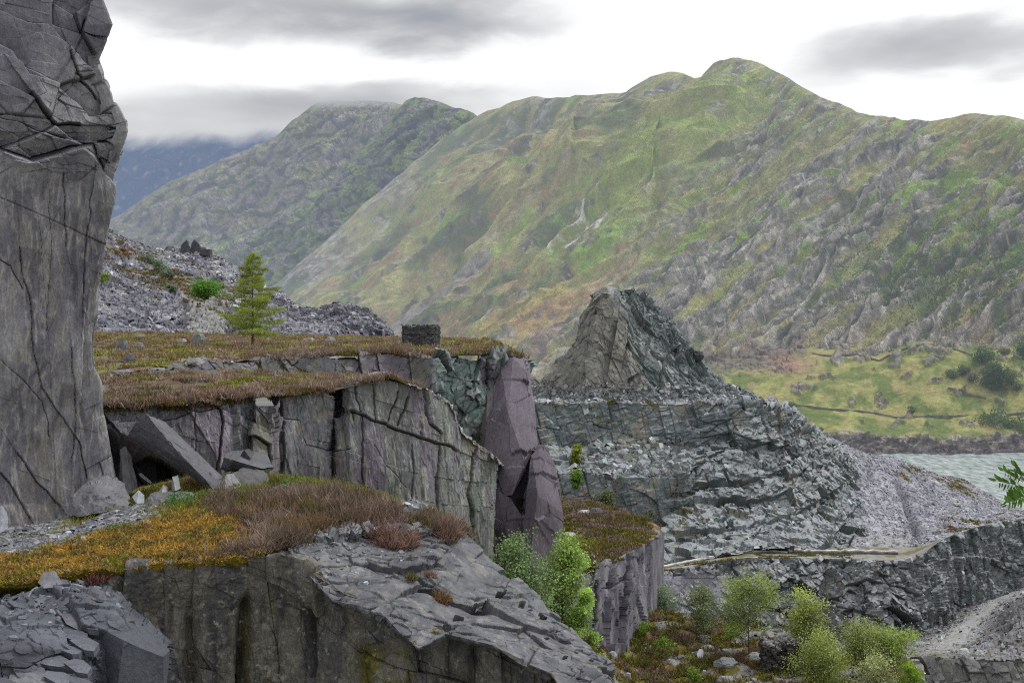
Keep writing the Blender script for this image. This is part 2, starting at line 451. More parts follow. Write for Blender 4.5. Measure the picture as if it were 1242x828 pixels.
# ================================================================== camera, sky, sun
cam = bpy.data.cameras.new('camera'); cam.sensor_width = 36.0; cam.lens = 36.0*F/1242.0
cam.shift_y = (HOR-414.0)/1242.0; cam.clip_start = .1; cam.clip_end = 60000
co = bpy.data.objects.new('camera', cam); COL.objects.link(co); co.rotation_euler = (math.radians(90), 0, 0)
scene.camera = co
scene.view_settings.view_transform = 'Standard'
try: scene.view_settings.look = 'None'
except Exception: pass
scene.view_settings.exposure = 0; scene.view_settings.gamma = 1
try:
    scene.cycles.use_denoising = False; scene.cycles.filter_width = 1.1
    scene.cycles.max_bounces = 5; scene.cycles.diffuse_bounces = 3; scene.cycles.transparent_max_bounces = 8
except Exception: pass

SUN_EL, SUN_AZ = 56.0, 66.0      # azimuth clockwise from +Y (view direction)
def sun_dir():
    e, a = math.radians(SUN_EL), math.radians(SUN_AZ)
    return Vector((math.sin(a)*math.cos(e), math.cos(a)*math.cos(e), math.sin(e)))
sl = bpy.data.lights.new('sun', 'SUN'); sl.energy = 2.3; sl.angle = math.radians(9); sl.color = (1, .98, .95)
so_ = bpy.data.objects.new('sun', sl); COL.objects.link(so_)
so_.rotation_euler = sun_dir().to_track_quat('Z', 'Y').to_euler(); so_.location = (60, -60, 120)

def build_world():
    w = bpy.data.worlds.new('World'); scene.world = w; w.use_nodes = True
    nt = w.node_tree; n, l = nt.nodes, nt.links; n.clear()
    def M(op, a, b=None, clamp=False):
        k = n.new('ShaderNodeMath'); k.operation = op; k.use_clamp = clamp
        for i, v in enumerate((a, b)):
            if v is None: continue
            if isinstance(v, (int, float)): k.inputs[i].default_value = v
            else: l.new(v, k.inputs[i])
        return k.outputs[0]
    tc = n.new('ShaderNodeTexCoord'); sp = n.new('ShaderNodeSeparateXYZ'); l.new(tc.outputs['Generated'], sp.inputs[0])
    az = M('ARCTAN2', sp.outputs[0], sp.outputs[1]); el = M('ARCSINE', sp.outputs[2])
    def noise(sx, sy, s, d=5, r=.55, off=0.):
        cb = n.new('ShaderNodeCombineXYZ'); l.new(M('MULTIPLY', az, sx), cb.inputs[0]); l.new(M('MULTIPLY', el, sy), cb.inputs[1]); cb.inputs[2].default_value = off
        t = n.new('ShaderNodeTexNoise'); t.inputs['Scale'].default_value = s; t.inputs['Detail'].default_value = d; t.inputs['Roughness'].default_value = r
        t.inputs['Distortion'].default_value = .3
        l.new(cb.outputs[0], t.inputs['Vector']); return t.outputs['Fac']
    nz = noise(1, 2.6, 7.0, 6, .55); nb = noise(1, 3.2, 3.0, 4, .5, 4.2)
    warp = M('MULTIPLY', M('SUBTRACT', nz, .5), .10)
    def blob(px, py, wx, wy, amp, wf=1.0):
        a0, e0 = math.atan((px-621)/F), math.atan((HOR-py)/F)
        da = M('DIVIDE', M('SUBTRACT', az, a0), wx/F); de = M('DIVIDE', M('SUBTRACT', M('ADD', el, M('MULTIPLY', warp, wf)), e0), wy/F)
        r2 = M('ADD', M('MULTIPLY', da, da), M('MULTIPLY', de, de))
        return M('MULTIPLY', M('EXPONENT', M('MULTIPLY', r2, -1.0)), amp)
    g = M('MULTIPLY', M('SUBTRACT', nb, .43), 1.5)
    for b in ((420, 20, 300, 34, .36), (560, 30, 190, 24, .20), (190, 5, 120, 40, .14), (265, 158, 200, 40, .58, .25), (190, 182, 170, 26, .34, .25), (430, 140, 120, 24, .42, .25), (300, 128, 160, 22, .2, .25), (1100, 98, 240, 52, .44), (1225, 85, 90, 34, .16),
              (520, 112, 220, 22, .16), (150, 84, 420, 15, -.45, .4), (800, 30, 180, 60, -.3), (1080, 10, 200, 24, -.15)):
        g = M('ADD', g, blob(*b))
    rp = n.new('ShaderNodeValToRGB'); l.new(g, rp.inputs[0])
    e = rp.color_ramp.elements; e[0].position = 0; e[0].color = (1.0, 1.0, 1.0, 1); e[1].position = 1; e[1].color = (.30, .315, .35, 1)
    for p, c in ((.2, (.90, .90, .90)), (.42, (.62, .625, .635)), (.66, (.45, .455, .475))):
        x = e.new(p); x.color = (*c, 1)
    sky = n.new('ShaderNodeTexSky'); sky.sky_type = 'NISHITA'; sky.sun_disc = False
    sky.sun_elevation = math.radians(SUN_EL); sky.sun_rotation = math.radians(SUN_AZ)
    b1 = n.new('ShaderNodeBackground'); l.new(sky.outputs[0], b1.inputs[0]); b1.inputs[1].default_value = .08
    b2 = n.new('ShaderNodeBackground'); l.new(rp.outputs[0], b2.inputs[0]); b2.inputs[1].default_value = 1.14
    mx = n.new('ShaderNodeMixShader'); mx.inputs[0].default_value = .93; l.new(b1.outputs[0], mx.inputs[1]); l.new(b2.outputs[0], mx.inputs[2])
    o = n.new('ShaderNodeOutputWorld'); l.new(mx.outputs[0], o.inputs[0])
build_world()

# ================================================================== materials of the far land
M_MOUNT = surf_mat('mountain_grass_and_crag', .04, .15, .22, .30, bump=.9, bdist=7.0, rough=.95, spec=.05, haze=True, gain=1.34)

def fade_top(m, z0, z1, amp):
    """the summit runs up into low cloud: surface fades into the cloud between z0 and z1"""
    nt = m.node_tree; n, l = nt.nodes, nt.links
    out = [k for k in n if k.type == 'OUTPUT_MATERIAL'][0]; src = out.inputs[0].links[0].from_socket
    g = n.new('ShaderNodeNewGeometry'); s = n.new('ShaderNodeSeparateXYZ'); l.new(g.outputs['Position'], s.inputs[0])
    t = n.new('ShaderNodeTexNoise'); t.inputs['Scale'].default_value = .004; t.inputs['Detail'].default_value = 5; l.new(g.outputs['Position'], t.inputs['Vector'])
    a = n.new('ShaderNodeMath'); a.operation = 'MULTIPLY_ADD'; a.inputs[1].default_value = amp; l.new(t.outputs['Fac'], a.inputs[0]); l.new(s.outputs[2], a.inputs[2])
    k = n.new('ShaderNodeMapRange'); k.interpolation_type = 'SMOOTHSTEP'; k.inputs[1].default_value = z0+amp*.5; k.inputs[2].default_value = z1+amp*.5; l.new(a.outputs[0], k.inputs[0])
    tr = n.new('ShaderNodeBsdfTransparent'); mx = n.new('ShaderNodeMixShader'); l.new(k.outputs[0], mx.inputs[0]); l.new(src, mx.inputs[1]); l.new(tr.outputs[0], mx.inputs[2])
    l.new(mx.outputs[0], out.inputs[0])
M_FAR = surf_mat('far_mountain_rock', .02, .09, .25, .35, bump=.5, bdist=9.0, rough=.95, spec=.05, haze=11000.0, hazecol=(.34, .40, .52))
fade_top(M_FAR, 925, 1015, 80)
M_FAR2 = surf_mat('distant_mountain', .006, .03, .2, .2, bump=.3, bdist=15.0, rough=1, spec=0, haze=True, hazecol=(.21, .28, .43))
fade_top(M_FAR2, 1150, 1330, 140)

# ================================================================== the long mountain
ridge = [(250, 400, 3900), (330, 348, 3750), (440, 250, 3600), (540, 165, 3450), (580, 137, 3300), (610, 126, 3100), (645, 118, 2950), (672, 121, 2900), (700, 114, 2850),
         (740, 112, 2780), (760, 111, 2720), (790, 95, 2620), (815, 86, 2560), (848, 97, 2500), (866, 79, 2450), (890, 71, 2400), (915, 74, 2390), (935, 85, 2350),
         (958, 97, 2300), (985, 112, 2250), (1020, 127, 2160), (1050, 139, 2100), (1085, 143, 2050), (1110, 145, 2000), (1135, 147, 1950), (1160, 142, 1900),
         (1185, 139, 1850), (1215, 141, 1800), (1245, 147, 1750), (1320, 165, 1700), (1420, 190, 1650)]
base = [(250, 470, 2500), (330, 465, 2350), (400, 462, 2200), (450, 462, 2050), (490, 462, 1950), (520, 462, 1850), (550, 462, 1780), (575, 462, 1720), (600, 462, 1660),
        (630, 462, 1600), (650, 462, 1560), (680, 462, 1500), (710, 462, 1450), (740, 462, 1410), (770, 464, 1380), (800, 466, 1350), (825, 466, 1320), (850, 466, 1300),
        (875, 464, 1290), (900, 460, 1280), (940, 455, 1270), (980, 448, 1250), (1020, 440, 1240), (1060, 432, 1230), (1100, 428, 1220), (1140, 424, 1210),
        (1180, 422, 1200), (1215, 422, 1190), (1245, 425, 1180), (1320, 430, 1150), (1420, 440, 1120)]
ridge0 = ridge; ridge = jag(ridge, 1.5, 5, 5); base = [(r[0]+(np.interp(r[0], [q[0] for q in ridge0], [b_[0]-q[0] for q, b_ in zip(ridge0, base)])), np.interp(r[0], [q[0] for q in ridge0], [b_[1] for b_ in base]), np.interp(r[0], [q[0] for q in ridge0], [b_[2] for b_ in base])) for r in ridge]
rows = [[(r[0]+6, r[1]+8, r[2]+260) for r in ridge], ridge]
for t, sag in ((.22, 10), (.45, 14), (.7, 8)):
    rows.append([(r[0]*(1-t)+b[0]*t, r[1]*(1-t)+b[1]*t-sag*0.3, r[2]*(1-t)+b[2]*t) for r, b in zip(ridge, base)])
rows.append([(b_[0], b_[1], b_[2]) for b_ in base]); rows.append([(b_[0], b_[1]+45, b_[2]*.93) for b_ in base])
S = sheet(rows, res=1.15, sv=False)
X, Y = S.X, S.Y
th = math.radians(36)
a = (X*-math.cos(th)+Y*math.sin(th)); b = (X*math.sin(th)+Y*math.cos(th))
ry = np.interp(X, [r[0] for r in ridge], [r[1] for r in ridge]); topw = smooth(0, 26, Y-ry)
pa = np.stack([a, b, 0*a], -1)
bw = b+9*fbm(pa/np.array([120, 60, 1]), 3, 2)+2*fbm(pa/np.array([30, 14, 1]), 3, 4)
pb = np.stack([a, bw, 0*a], -1)
line = (X-905)+(Y-150)*.92+34*fbm(pa/np.array([140, 40, 1]), 4, 3)
rk = smooth(-40, 60, line)                                       # the rocky right flank
bed = fbm(pb/np.array([420, 15, 1]), 3, 21); bed2 = fbm(pb/np.array([130, 6.5, 1]), 3, 22); bed3 = fbm(pb/np.array([34, 4.5, 1]), 3, 23)
size = smooth(-.25, .3, fbm(pa/np.array([130, 70, 1]), 3, 24))   # crags come in very different sizes
big = fbm(pa/np.array([75, 34, 1]), 4, 25)
c_r = smooth(-.06, .14, .8*bed+.55*bed2+.25*bed3+.30*big+.10-.14*smooth(1060, 1180, X)*smooth(300, 180, Y))*rk
ridgecr = smooth(70, 10, Y-ry)*smooth(.0, .2, big+.4*bed2+.05)*smooth(1010, 940, X)
out = smooth(.20, .34, fbm(pa/np.array([30, 10, 1]), 4, 33)+.25*bed+.2*big)
n3_ = fbm(pa/np.array([9, 5, 1]), 3, 74); tong = np.exp(-((X-700-(Y-300)*-.9)/26)**2-((Y-290)/32)**2)
crag = np.clip(np.maximum.reduce([c_r, .85*ridgecr, .8*out*(1-rk), smooth(.40, .75, .75*tong+.9*bed3+.3*n3_)*smooth(.08, .3, tong)]), 0, 1)
d = topw*(24*fbm(pa/np.array([150, 60, 1]), 3, 40)+62*(ridged(pa/np.array([260, 40, 1]), 3, 41)-.6)*(1-.6*rk)+22*(ridged(pa/np.array([90, 14, 1]), 3, 42)-.6)+rk*(30*bed+20*bed2+8*bed3))
dl, H1, c1 = facet(pb, (60, 7, 1e6), 4.5, .5, None, 51, 2, .15, 4)
d2, H2, c2 = facet(pb, (20, 4.5, 1e6), 2.6, .5, None, 52, 1.2, .2, 2)
d = d+(dl*rk*(.4+size)+d2*(.4+.9*size)+1.2*ridged(pb/np.array([12, 3.4, 1]), 3, 61))*np.clip(crag, .06, 1)*np.clip(topw, .32, 1)
sp = np.zeros_like(X)
for cx, wd, am in ((645, 40, 95), (745, 42, 85), (812, 30, 100), (895, 42, 115), (590, 30, 80)):
    axx = X+(Y-110)*.95-cx
    sp += am*np.exp(-(axx/wd)**2)*smooth(20, 95, Y-ry)*smooth(340, 170, Y)
push(S, d+sp*(1-rk))
green = srgb(132, 148, 82); ygreen = srgb(154, 151, 104); brown = srgb(146, 128, 100); dgreen = srgb(84, 97, 74); olive = srgb(132, 131, 94)
n1 = fbm(pa/np.array([120, 22, 1]), 5, 71); n2 = fbm(pa/np.array([50, 14, 1]), 5, 72); n3 = fbm(pa/np.array([14, 5, 1]), 4, 73)
g = mix(olive, ygreen, smooth(-.2, .25, n1+.1*n3))
gband = np.exp(-((X-868-(Y-150)*-1.05)/62)**2)*smooth(380, 250, Y)
gl = np.exp(-(((X-480)+(Y-270)*.8)/50)**2-((Y-262)/56)**2)
g = mix(g, green, np.clip(1.1*gband+1.0*gl, 0, 1)*smooth(-.3, .12, n2))
g = mix(g, brown, 1.*smooth(.04, .26, n2+.1*n3+.22*smooth(180, 420, Y)*smooth(800, 600, X)-.22*gband-.06))
g = mix(g, dgreen, .8*smooth(.08, .30, -n1+.08*n3+.20*smooth(230, 110, Y)*smooth(900, 700, X)+.12*smooth(700, 540, X)-.2*gband-.1*gl))
g = mix(g, srgb(122, 154, 74), smooth(.22, .40, fbm(pa/np.array([34, 8, 1]), 4, 75)+.1*gl)*.8*smooth(430, 340, Y))
g = g*(1+.22*n3)[..., None]
def streak(c, x0, y0, x1, y1, w, colr, k):
    L = math.hypot(x1-x0, y1-y0); ux, uy = (x1-x0)/L, (y1-y0)/L
    t = (X-x0)*ux+(Y-y0)*uy; q = -(X-x0)*uy+(Y-y0)*ux+5*fbm(pa/np.array([26, 12, 1]), 3, int(x0))
    m = np.exp(-(q/(w*(.5+.8*np.clip(t/L, 0, 1))))**2)*smooth(-8, 12, t)*smooth(L+10, L-12, t)
    return mix(c, colr, np.clip(k*m*smooth(-.35, .1, n3+.1), 0, 1))
for q in ((600, 312, 470, 398, 8, srgb(140, 137, 136), 1.1), (742, 332, 645, 432, 8, srgb(136, 112, 114), 1.0), (775, 312, 620, 410, 13, srgb(162, 132, 96), .8), (690, 350, 560, 430, 7, srgb(164, 150, 88), .7),
          (640, 322, 545, 402, 2.2, srgb(82, 84, 58), .8), (668, 352, 590, 412, 2., srgb(82, 84, 58), .7), (476, 262, 372, 345, 3, srgb(176, 170, 158), .8), (664, 262, 590, 310, 4, srgb(176, 164, 148), .8), (720, 225, 610, 300, 9, srgb(150, 132, 104), .6),
          (575, 268, 520, 300, 7, srgb(124, 160, 70), .8), (655, 270, 600, 318, 6, srgb(128, 168, 66), .8), (790, 270, 700, 330, 8, srgb(120, 160, 66), .8), (470, 330, 380, 372, 6, srgb(146, 152, 84), .6)):
    g = streak(g, *q)
rock = mix(srgb(102, 101, 101), srgb(168, 164, 158), smooth(-.25, .25, bed3+.6*n3))
rock = mix(rock, srgb(130, 127, 122), .6*smooth(.0, .3, fbm(pa/np.array([70, 20, 1]), 3, 79)))
rock = mix(rock, srgb(56, 55, 62), np.clip(.45*c2+.4*c1+.85*smooth(.06, .26, -bed2-.3*bed3), 0, .85))  # dark bed lines: rib shading put into the rock colour, plus cracks
rock = mix(rock, srgb(196, 190, 184), .6*smooth(.22, .40, fbm(pa/np.array([6, 3.4, 1]), 3, 81)))
rock = mix(rock, srgb(214, 212, 206), np.clip(smooth(.35, .7, .75*tong+.9*bed3+.4*n3_)*smooth(.08, .3, tong)*.9, 0, 1))
col = mix(g, rock, np.clip(crag*.95, 0, 1))
col = mix(col, mix(srgb(136, 134, 98), srgb(122, 138, 84), smooth(-.1, .3, n2)), .7*rk*smooth(.06, .2, -bed+.3*n3)*(1-.5*smooth(340, 430, Y)))
col = mix(col, srgb(126, 152, 70), .75*rk*smooth(.16, .3, fbm(pa/np.array([60, 9, 1]), 4, 86)+.08*smooth(1080, 1160, X))*smooth(380, 300, Y))
wood = smooth(.02, .22, fbm(np.stack([X/30, Y/26, 0*X], -1), 4, 91)+.3*np.exp(-((X-1120)/110)**2-((Y-330)/60)**2)-.16)*smooth(930, 1040, X)*smooth(240, 300, Y)*smooth(430, 395, Y)
col = mix(col, srgb(78, 98, 64), .7*wood)
col = mix(col, srgb(156, 138, 116), .6*smooth(390, 430, Y)*smooth(820, 900, X)*smooth(-.1, .2, n2))
sheet_obj('mountain', S, M_MOUNT, col)
def settle0(s):
    V = s.V; s.V = blur(V, 3); normals(s); s.N0 = s.N; s.V = V; return s
S_MOUNT = settle0(S)

# ------------------------------------------------------------------ the mountains behind, running into cloud
def back_mountain(name, ridge, drop, D2, mat, seed, base_col, rock_col, amp, res=1.3):
    ridge = jag(ridge, 1.3, seed, 6)
    rows = [[(p[0], p[1]+10, p[2]+400) for p in ridge], ridge, [(p[0]+drop[0]*.5, p[1]+drop[1]*.45, p[2]*.55+D2*.45) for p in ridge], [(p[0]+drop[0], p[1]+drop[1], D2) for p in ridge]]
    s = sheet(rows, res=res); X, Y = s.X, s.Y
    a = (X*-.82+Y*.57); b = (X*.57+Y*.82); pa = np.stack([a, b, 0*a], -1)
    d1, H, c = facet(pa, (22, 9, 1e6), amp, .5, None, seed, amp*.3, .2, 4)
    top = smooth(0, 20, Y-np.interp(X, [p[0] for p in ridge], [p[1] for p in ridge]))
    push(s, (.05+.95*top)*(d1*.7+amp*2.2*fbm(pa/np.array([70, 30, 1]), 4, seed+2)*top+amp*.6*ridged(pa/np.array([8, 4, 1]), 3, seed+4)))
    k = smooth(-.2, .25, fbm(pa/np.array([40, 14, 1]), 4, seed+6))
    col = mix(base_col, rock_col, k)*1.2; col = mix(col, srgb(80, 80, 86), .6*c)
    col = mix(col, srgb(176, 170, 162), .5*smooth(.2, .4, fbm(pa/np.array([10, 5, 1]), 3, seed+7)))
    return sheet_obj(name, s, mat, col)
back_mountain('mountain', [(180, 330, 4700), (235, 300, 4600), (300, 282, 4500), (350, 250, 4450), (400, 222, 4400), (430, 190, 4350), (455, 166, 4300), (475, 140, 4250), (490, 124, 4200), (503, 118, 4180),
                (516, 119, 4150), (530, 125, 4100), (550, 130, 4050), (572, 138, 4000), (620, 170, 3950), (700, 240, 3900)], (40, 190), 3500, M_FAR, 130, srgb(122, 134, 88), srgb(122, 120, 116), 26)
back_mountain('mountain', [(60, 300, 6000), (100, 285, 5900), (140, 262, 5800), (180, 236, 5700), (220, 214, 5600), (260, 196, 5550), (300, 180, 5500), (335, 166, 5450), (352, 150, 5400), (372, 136, 5400), (385, 127, 5380), (410, 121, 5350),
                (440, 121, 5300), (470, 124, 5300), (510, 130, 5250), (580, 150, 5200)], (20, 230), 4400, M_FAR, 150, srgb(126, 128, 92), srgb(140, 132, 122), 30)
back_mountain('mountain', [(-40, 180, 8600), (60, 172, 8500), (120, 166, 8500), (180, 158, 8400), (230, 148, 8400), (270, 150, 8300), (300, 140, 8300), (330, 132, 8200), (380, 120, 8200), (460, 110, 8200)], (0, 200), 6800, M_FAR2, 170, srgb(70, 78, 84), srgb(84, 86, 96), 8)

# ================================================================== far shore: fields, shore rocks, lake
LAKE_Z = -130.0
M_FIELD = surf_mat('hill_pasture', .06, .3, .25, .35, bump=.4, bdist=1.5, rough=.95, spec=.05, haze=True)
rows = [[(800, 432, 1330), (860, 428, 1320), (920, 424, 1310), (980, 422, 1300), (1040, 418, 1290), (1100, 412, 1280), (1160, 410, 1270), (1220, 405, 1260), (1300, 400, 1250), (1420, 400, 1240)],
        [(800, 470, 1180), (860, 462, 1175), (920, 452, 1170), (980, 446, 1160), (1040, 440, 1150), (1100, 430, 1140), (1160, 428, 1130), (1220, 440, 1110), (1300, 445, 1100), (1420, 450, 1090)],
        [(800, 500, 1080), (860, 496, 1075), (930, 490, 1070), (980, 492, 1060), (1040, 495, 1050), (1100, 499, 1040), (1160, 503, 1030), (1220, 502, 1030), (1300, 500, 1020), (1420, 500, 1010)],
        [(800, 522, 1010), (860, 522, 1005), (930, 521, 1000), (990, 521, 990), (1040, 523, 985), (1100, 530, 975), (1150, 533, 970), (1220, 528, 980), (1300, 526, 980), (1420, 526, 980)],
        [(800, 548, 985), (860, 548, 980), (930, 548, 970), (990, 550, 965), (1040, 552, 960), (1100, 558, 955), (1150, 563, 950), (1220, 558, 960), (1300, 556, 965), (1420, 556, 965)],
        [(800, 590, 960), (860, 590, 955), (930, 590, 945), (990, 590, 940), (1040, 590, 940), (1100, 590, 935), (1150, 592, 930), (1220, 590, 940), (1300, 590, 945), (1420, 590, 945)]]
S = sheet(rows, res=.9); X, Y = S.X, S.Y; q = np.stack([X, Y*1.6, 0*X], -1)
bump_ = fbm(q/46, 4, 201); rocky = smooth(.23, .38, fbm(q/24, 4, 203)+.25*smooth(455, 425, Y)+.0)
edge = np.interp(X, [800, 930, 990, 1040, 1100, 1150, 1220, 1420], [518, 519, 520, 522, 529, 531, 526, 524])+6*fbm(np.stack([X/25, 0*X, 0*X], -1), 3, 204)
shore = smooth(-3, 5, Y-edge)
scar = smooth(0, 12, Y-(404+.1*(X-850)))*smooth(462, 440, Y-0*(X))*smooth(985, 940, X-8*fbm(q/12, 3, 207))*smooth(830, 850, X)
d1, H, c = facet(q, (10, 6, 1e6), 3, .5, None, 205, 1, .2, 3); d2, H2, c2 = facet(q, (34, 16, 1e6), 4, .5, None, 206, 2, .15, 5)
push(S, (5*bump_+8*fbm(q/110, 2, 202))*(1-shore)+rocky*(d1*.8+4)+shore*(d2+d1)+scar*(d1+.5*d2))
fa = fbm(q/34, 4, 211); fb = fbm(q/12, 4, 212)
g = mix(srgb(136, 136, 84), srgb(96, 108, 60), smooth(-.15, .2, fa+.3*fb)); g = mix(g, srgb(140, 130, 90), .6*smooth(.1, .34, -fa+.4*fb))
g = mix(g, srgb(144, 124, 96), .6*smooth(.24, .38, fbm(q/22, 3, 214)))
rc = mix(srgb(128, 122, 118), srgb(92, 88, 92), np.clip(.8*c+smooth(.0, .4, -fb)*.5, 0, 1)); rc = mix(rc, srgb(178, 172, 162), .5*smooth(.2, .4, fbm(q/5, 3, 215)))
col = mix(g, rc, np.clip(rocky*.85, 0, 1))
sh = mix(srgb(92, 86, 88), srgb(136, 130, 124), smooth(-.2, .4, fb)); sh = mix(sh, srgb(176, 168, 158), .6*smooth(4, -2, Y-edge-4)*smooth(-.2, .2, fb))
col = mix(col, sh, shore); col = mix(col, mix(srgb(112, 104, 98), srgb(92, 86, 86), c), scar*.9)
col = mix(col, srgb(150, 118, 104), .9*np.exp(-((X-962)/26)**2-((Y-440)/9)**2))
sheet_obj('hillside', S, M_FIELD, col); HILL = settle0(S)

def lake():
    m, nt, n, l = new_mat('lake_water')
    tc = n.new('ShaderNodeTexCoord'); mp = n.new('ShaderNodeMapping'); mp.inputs['Scale'].default_value = (.22, .06, 1); l.new(tc.outputs['Object'], mp.inputs[0])
    t = n.new('ShaderNodeTexNoise'); t.inputs['Scale'].default_value = 1.0; t.inputs['Detail'].default_value = 6; t.inputs['Roughness'].default_value = .65; l.new(mp.outputs[0], t.inputs['Vector'])
    r = n.new('ShaderNodeValToRGB'); l.new(t.outputs['Fac'], r.inputs[0])
    r.color_ramp.elements[0].position = .36; r.color_ramp.elements[0].color = (.10, .145, .14, 1); r.color_ramp.elements[1].position = .68; r.color_ramp.elements[1].color = (.52, .58, .58, 1)
    b = n.new('ShaderNodeBsdfPrincipled'); b.inputs['Roughness'].default_value = .3; l.new(r.outputs[0], b.inputs['Base Color'])
    bp = n.new('ShaderNodeBump'); bp.inputs['Strength'].default_value = .6; bp.inputs['Distance'].default_value = 1.2; l.new(t.outputs['Fac'], bp.inputs['Height']); l.new(bp.outputs[0], b.inputs['Normal'])
    o = n.new('ShaderNodeOutputMaterial'); l.new(add_haze(nt, b.outputs[0]), o.inputs[0])
    me = bpy.data.meshes.new('lake'); nx = 40
    xs = np.linspace(-600, 1400, nx); ys = np.linspace(520, 1400, nx); gx, gy = np.meshgrid(xs, ys)
    V = np.stack([gx, gy, 0*gx+LAKE_Z], -1).reshape(-1, 3); idx = np.arange(nx*nx).reshape(nx, nx)
    q = np.stack([idx[:-1, :-1], idx[:-1, 1:], idx[1:, 1:], idx[1:, :-1]], -1).reshape(-1, 4)
    o_ = mesh_np('lake', V, q, 4, m); o_['kind'] = 'structure'
lake()
def ground():
    m = surf_mat('valley_ground', .02, .1, .3, .3, haze=True, bump=0)
    R = 16000; V = np.array([[-R, -R, -172], [R, -R, -172], [R, R, -172], [-R, R, -172]], f32)
    o = mesh_np('ground', V, np.array([0, 1, 2, 3]), 4, m, np.tile(srgb(96, 96, 80), (4, 1))); o['kind'] = 'structure'
ground()
# ================================================================== slate
M_SLATE = surf_mat('slate_near', 1.3, 9.0, .22, .26, bump=.45, bdist=.05, rough=.62, spec=.35)
M_SLATE_STREAK = surf_mat('slate_streaked', .9, 5.0, .24, .3, bump=.5, bdist=.06, rough=.68, spec=.3, stretch=(1, 1, .22), rot=(0, 8, 0), gain=1.15)
M_SLATE_CLIFF = surf_mat('slate_cliff_face', .9, 6.0, .16, .26, bump=.5, bdist=.06, rough=.68, spec=.3, stretch=(1, 1, .45), gain=1.1)
M_SLATE_LICHEN = surf_mat('slate_lichen_spotted', 1.4, 8.0, .3, .35, bump=.5, bdist=.05, rough=.8, spec=.2, stretch=(1, 1, .5), speck=.9, spscale=4.2, lights=(.27, .27, .22))
M_SLATE_MID = surf_mat('slate_middle_distance', .35, 2.2, .25, .32, bump=.6, bdist=.3, rough=.7, spec=.25, gain=1.22)
M_SOIL = surf_mat('heath_soil', .8, 5.0, .3, .35, bump=.6, bdist=.08, rough=.95, spec=.05)

PURP = srgb(95, 87, 95); GREY = srgb(98, 98, 100); GREEN = srgb(96, 106, 100); OLIVE = srgb(98, 96, 82); PALE = srgb(136, 134, 132); DARK = srgb(58, 56, 60)

def settle(s, n=3):
    """normals of the softened surface, used to lay things on it"""
    V = s.V; s.V = blur(V, n); normals(s); s.N0 = s.N; s.V = V
    return s

def world_noise(s, scale, octv=4, seed=0):
    return fbm(s.P0/np.asarray(scale, dtype=f32), octv, seed)

def hcol(H, k, amt):
    return (1+(_r(H, k)-.5)*2*amt)[..., None]

# ------------------------------------------------------------------ left cliff, close to the camera
yy = [-170, -60, 0, 30, 72, 100, 125, 145, 160, 178, 208, 235, 280, 348, 432, 473, 523, 560, 610, 670]
ed = [112, 118, 125, 137, 122, 133, 144, 156, 158, 154, 143, 140, 131, 120, 118, 123, 130, 137, 146, 148]
dd = [38.6, 38.4, 38.2, 38.1, 38.0, 37.9, 37.8, 37.7, 37.7, 37.8, 38.0, 38.2, 38.4, 38.7, 39.1, 39.4, 39.7, 39.8, 39.8, 39.5]
rows = []
for y, e, d in zip(yy, ed, dd):
    rows.append([(-170, y, d-3.6), (-60, y, d-2.7), (0, y, d-2.1), (50, y, d-1.3), (92, y, d-.6), (e-3, y, d-.05), (e, y, d+.15), (e-3, y, d+4.5), (e-28, y, d+11)])
S = sheet(rows, res=.85, nsm=8); X, Y = S.X, S.Y; p = S.P0; sidew = smooth(6.0, 5.2, S.tu)[None, :]*.8+.2
up = smooth(225, 195, Y+14*world_noise(S, (3, 3, 3), 3, 5)); mid = smooth(88, 110, Y+.25*X-10)*up; low = 1-up
J1 = jset(15, 100, 28, 200, 10, 30); J2 = jset(25, 112, 22, 20, 4, 0)
d1, H1, c1 = facet(p, (3.6, 3.6, 2.4), .36, .9, rotm(10, 34, 0), 301, .07, .02, 0)
d2, H2, c2 = facet(p, (1.3, 1.3, .8), .13, .85, rotm(15, 30, 0), 302, .03, .04, 0)
d3, H3, c3 = facet(p, (.6, .6, .25), .06, .6, rotm(10, 25, 0), 303)
v1, G1, k1 = blocks(p, (2.6, 2.6, 9.), .10, .5, J2, 305, .05, .010, .12)
v2, G2, k2 = blocks(p, (.7, .7, 3.4), .035, .4, J2, 306, .0, .03, .3)
rl = fbm(p/np.array([.4, .4, 1.6], f32), 4, 320); d = low*.09*rl+up*(d1+d2*(.3+.9*mid)+d3*(.2+1.0*mid))+low*(v1+v2+.03*ridged(p/np.array([.25, .25, 1.8], f32), 3, 307)+.05*fbm(p/np.array([.6, .6, 3], f32), 3, 308))
d = d+.10*fbm(p/3.0, 3, 309)+low*.05*ridged(p/np.array([.9, .9, 6], f32), 3, 319)
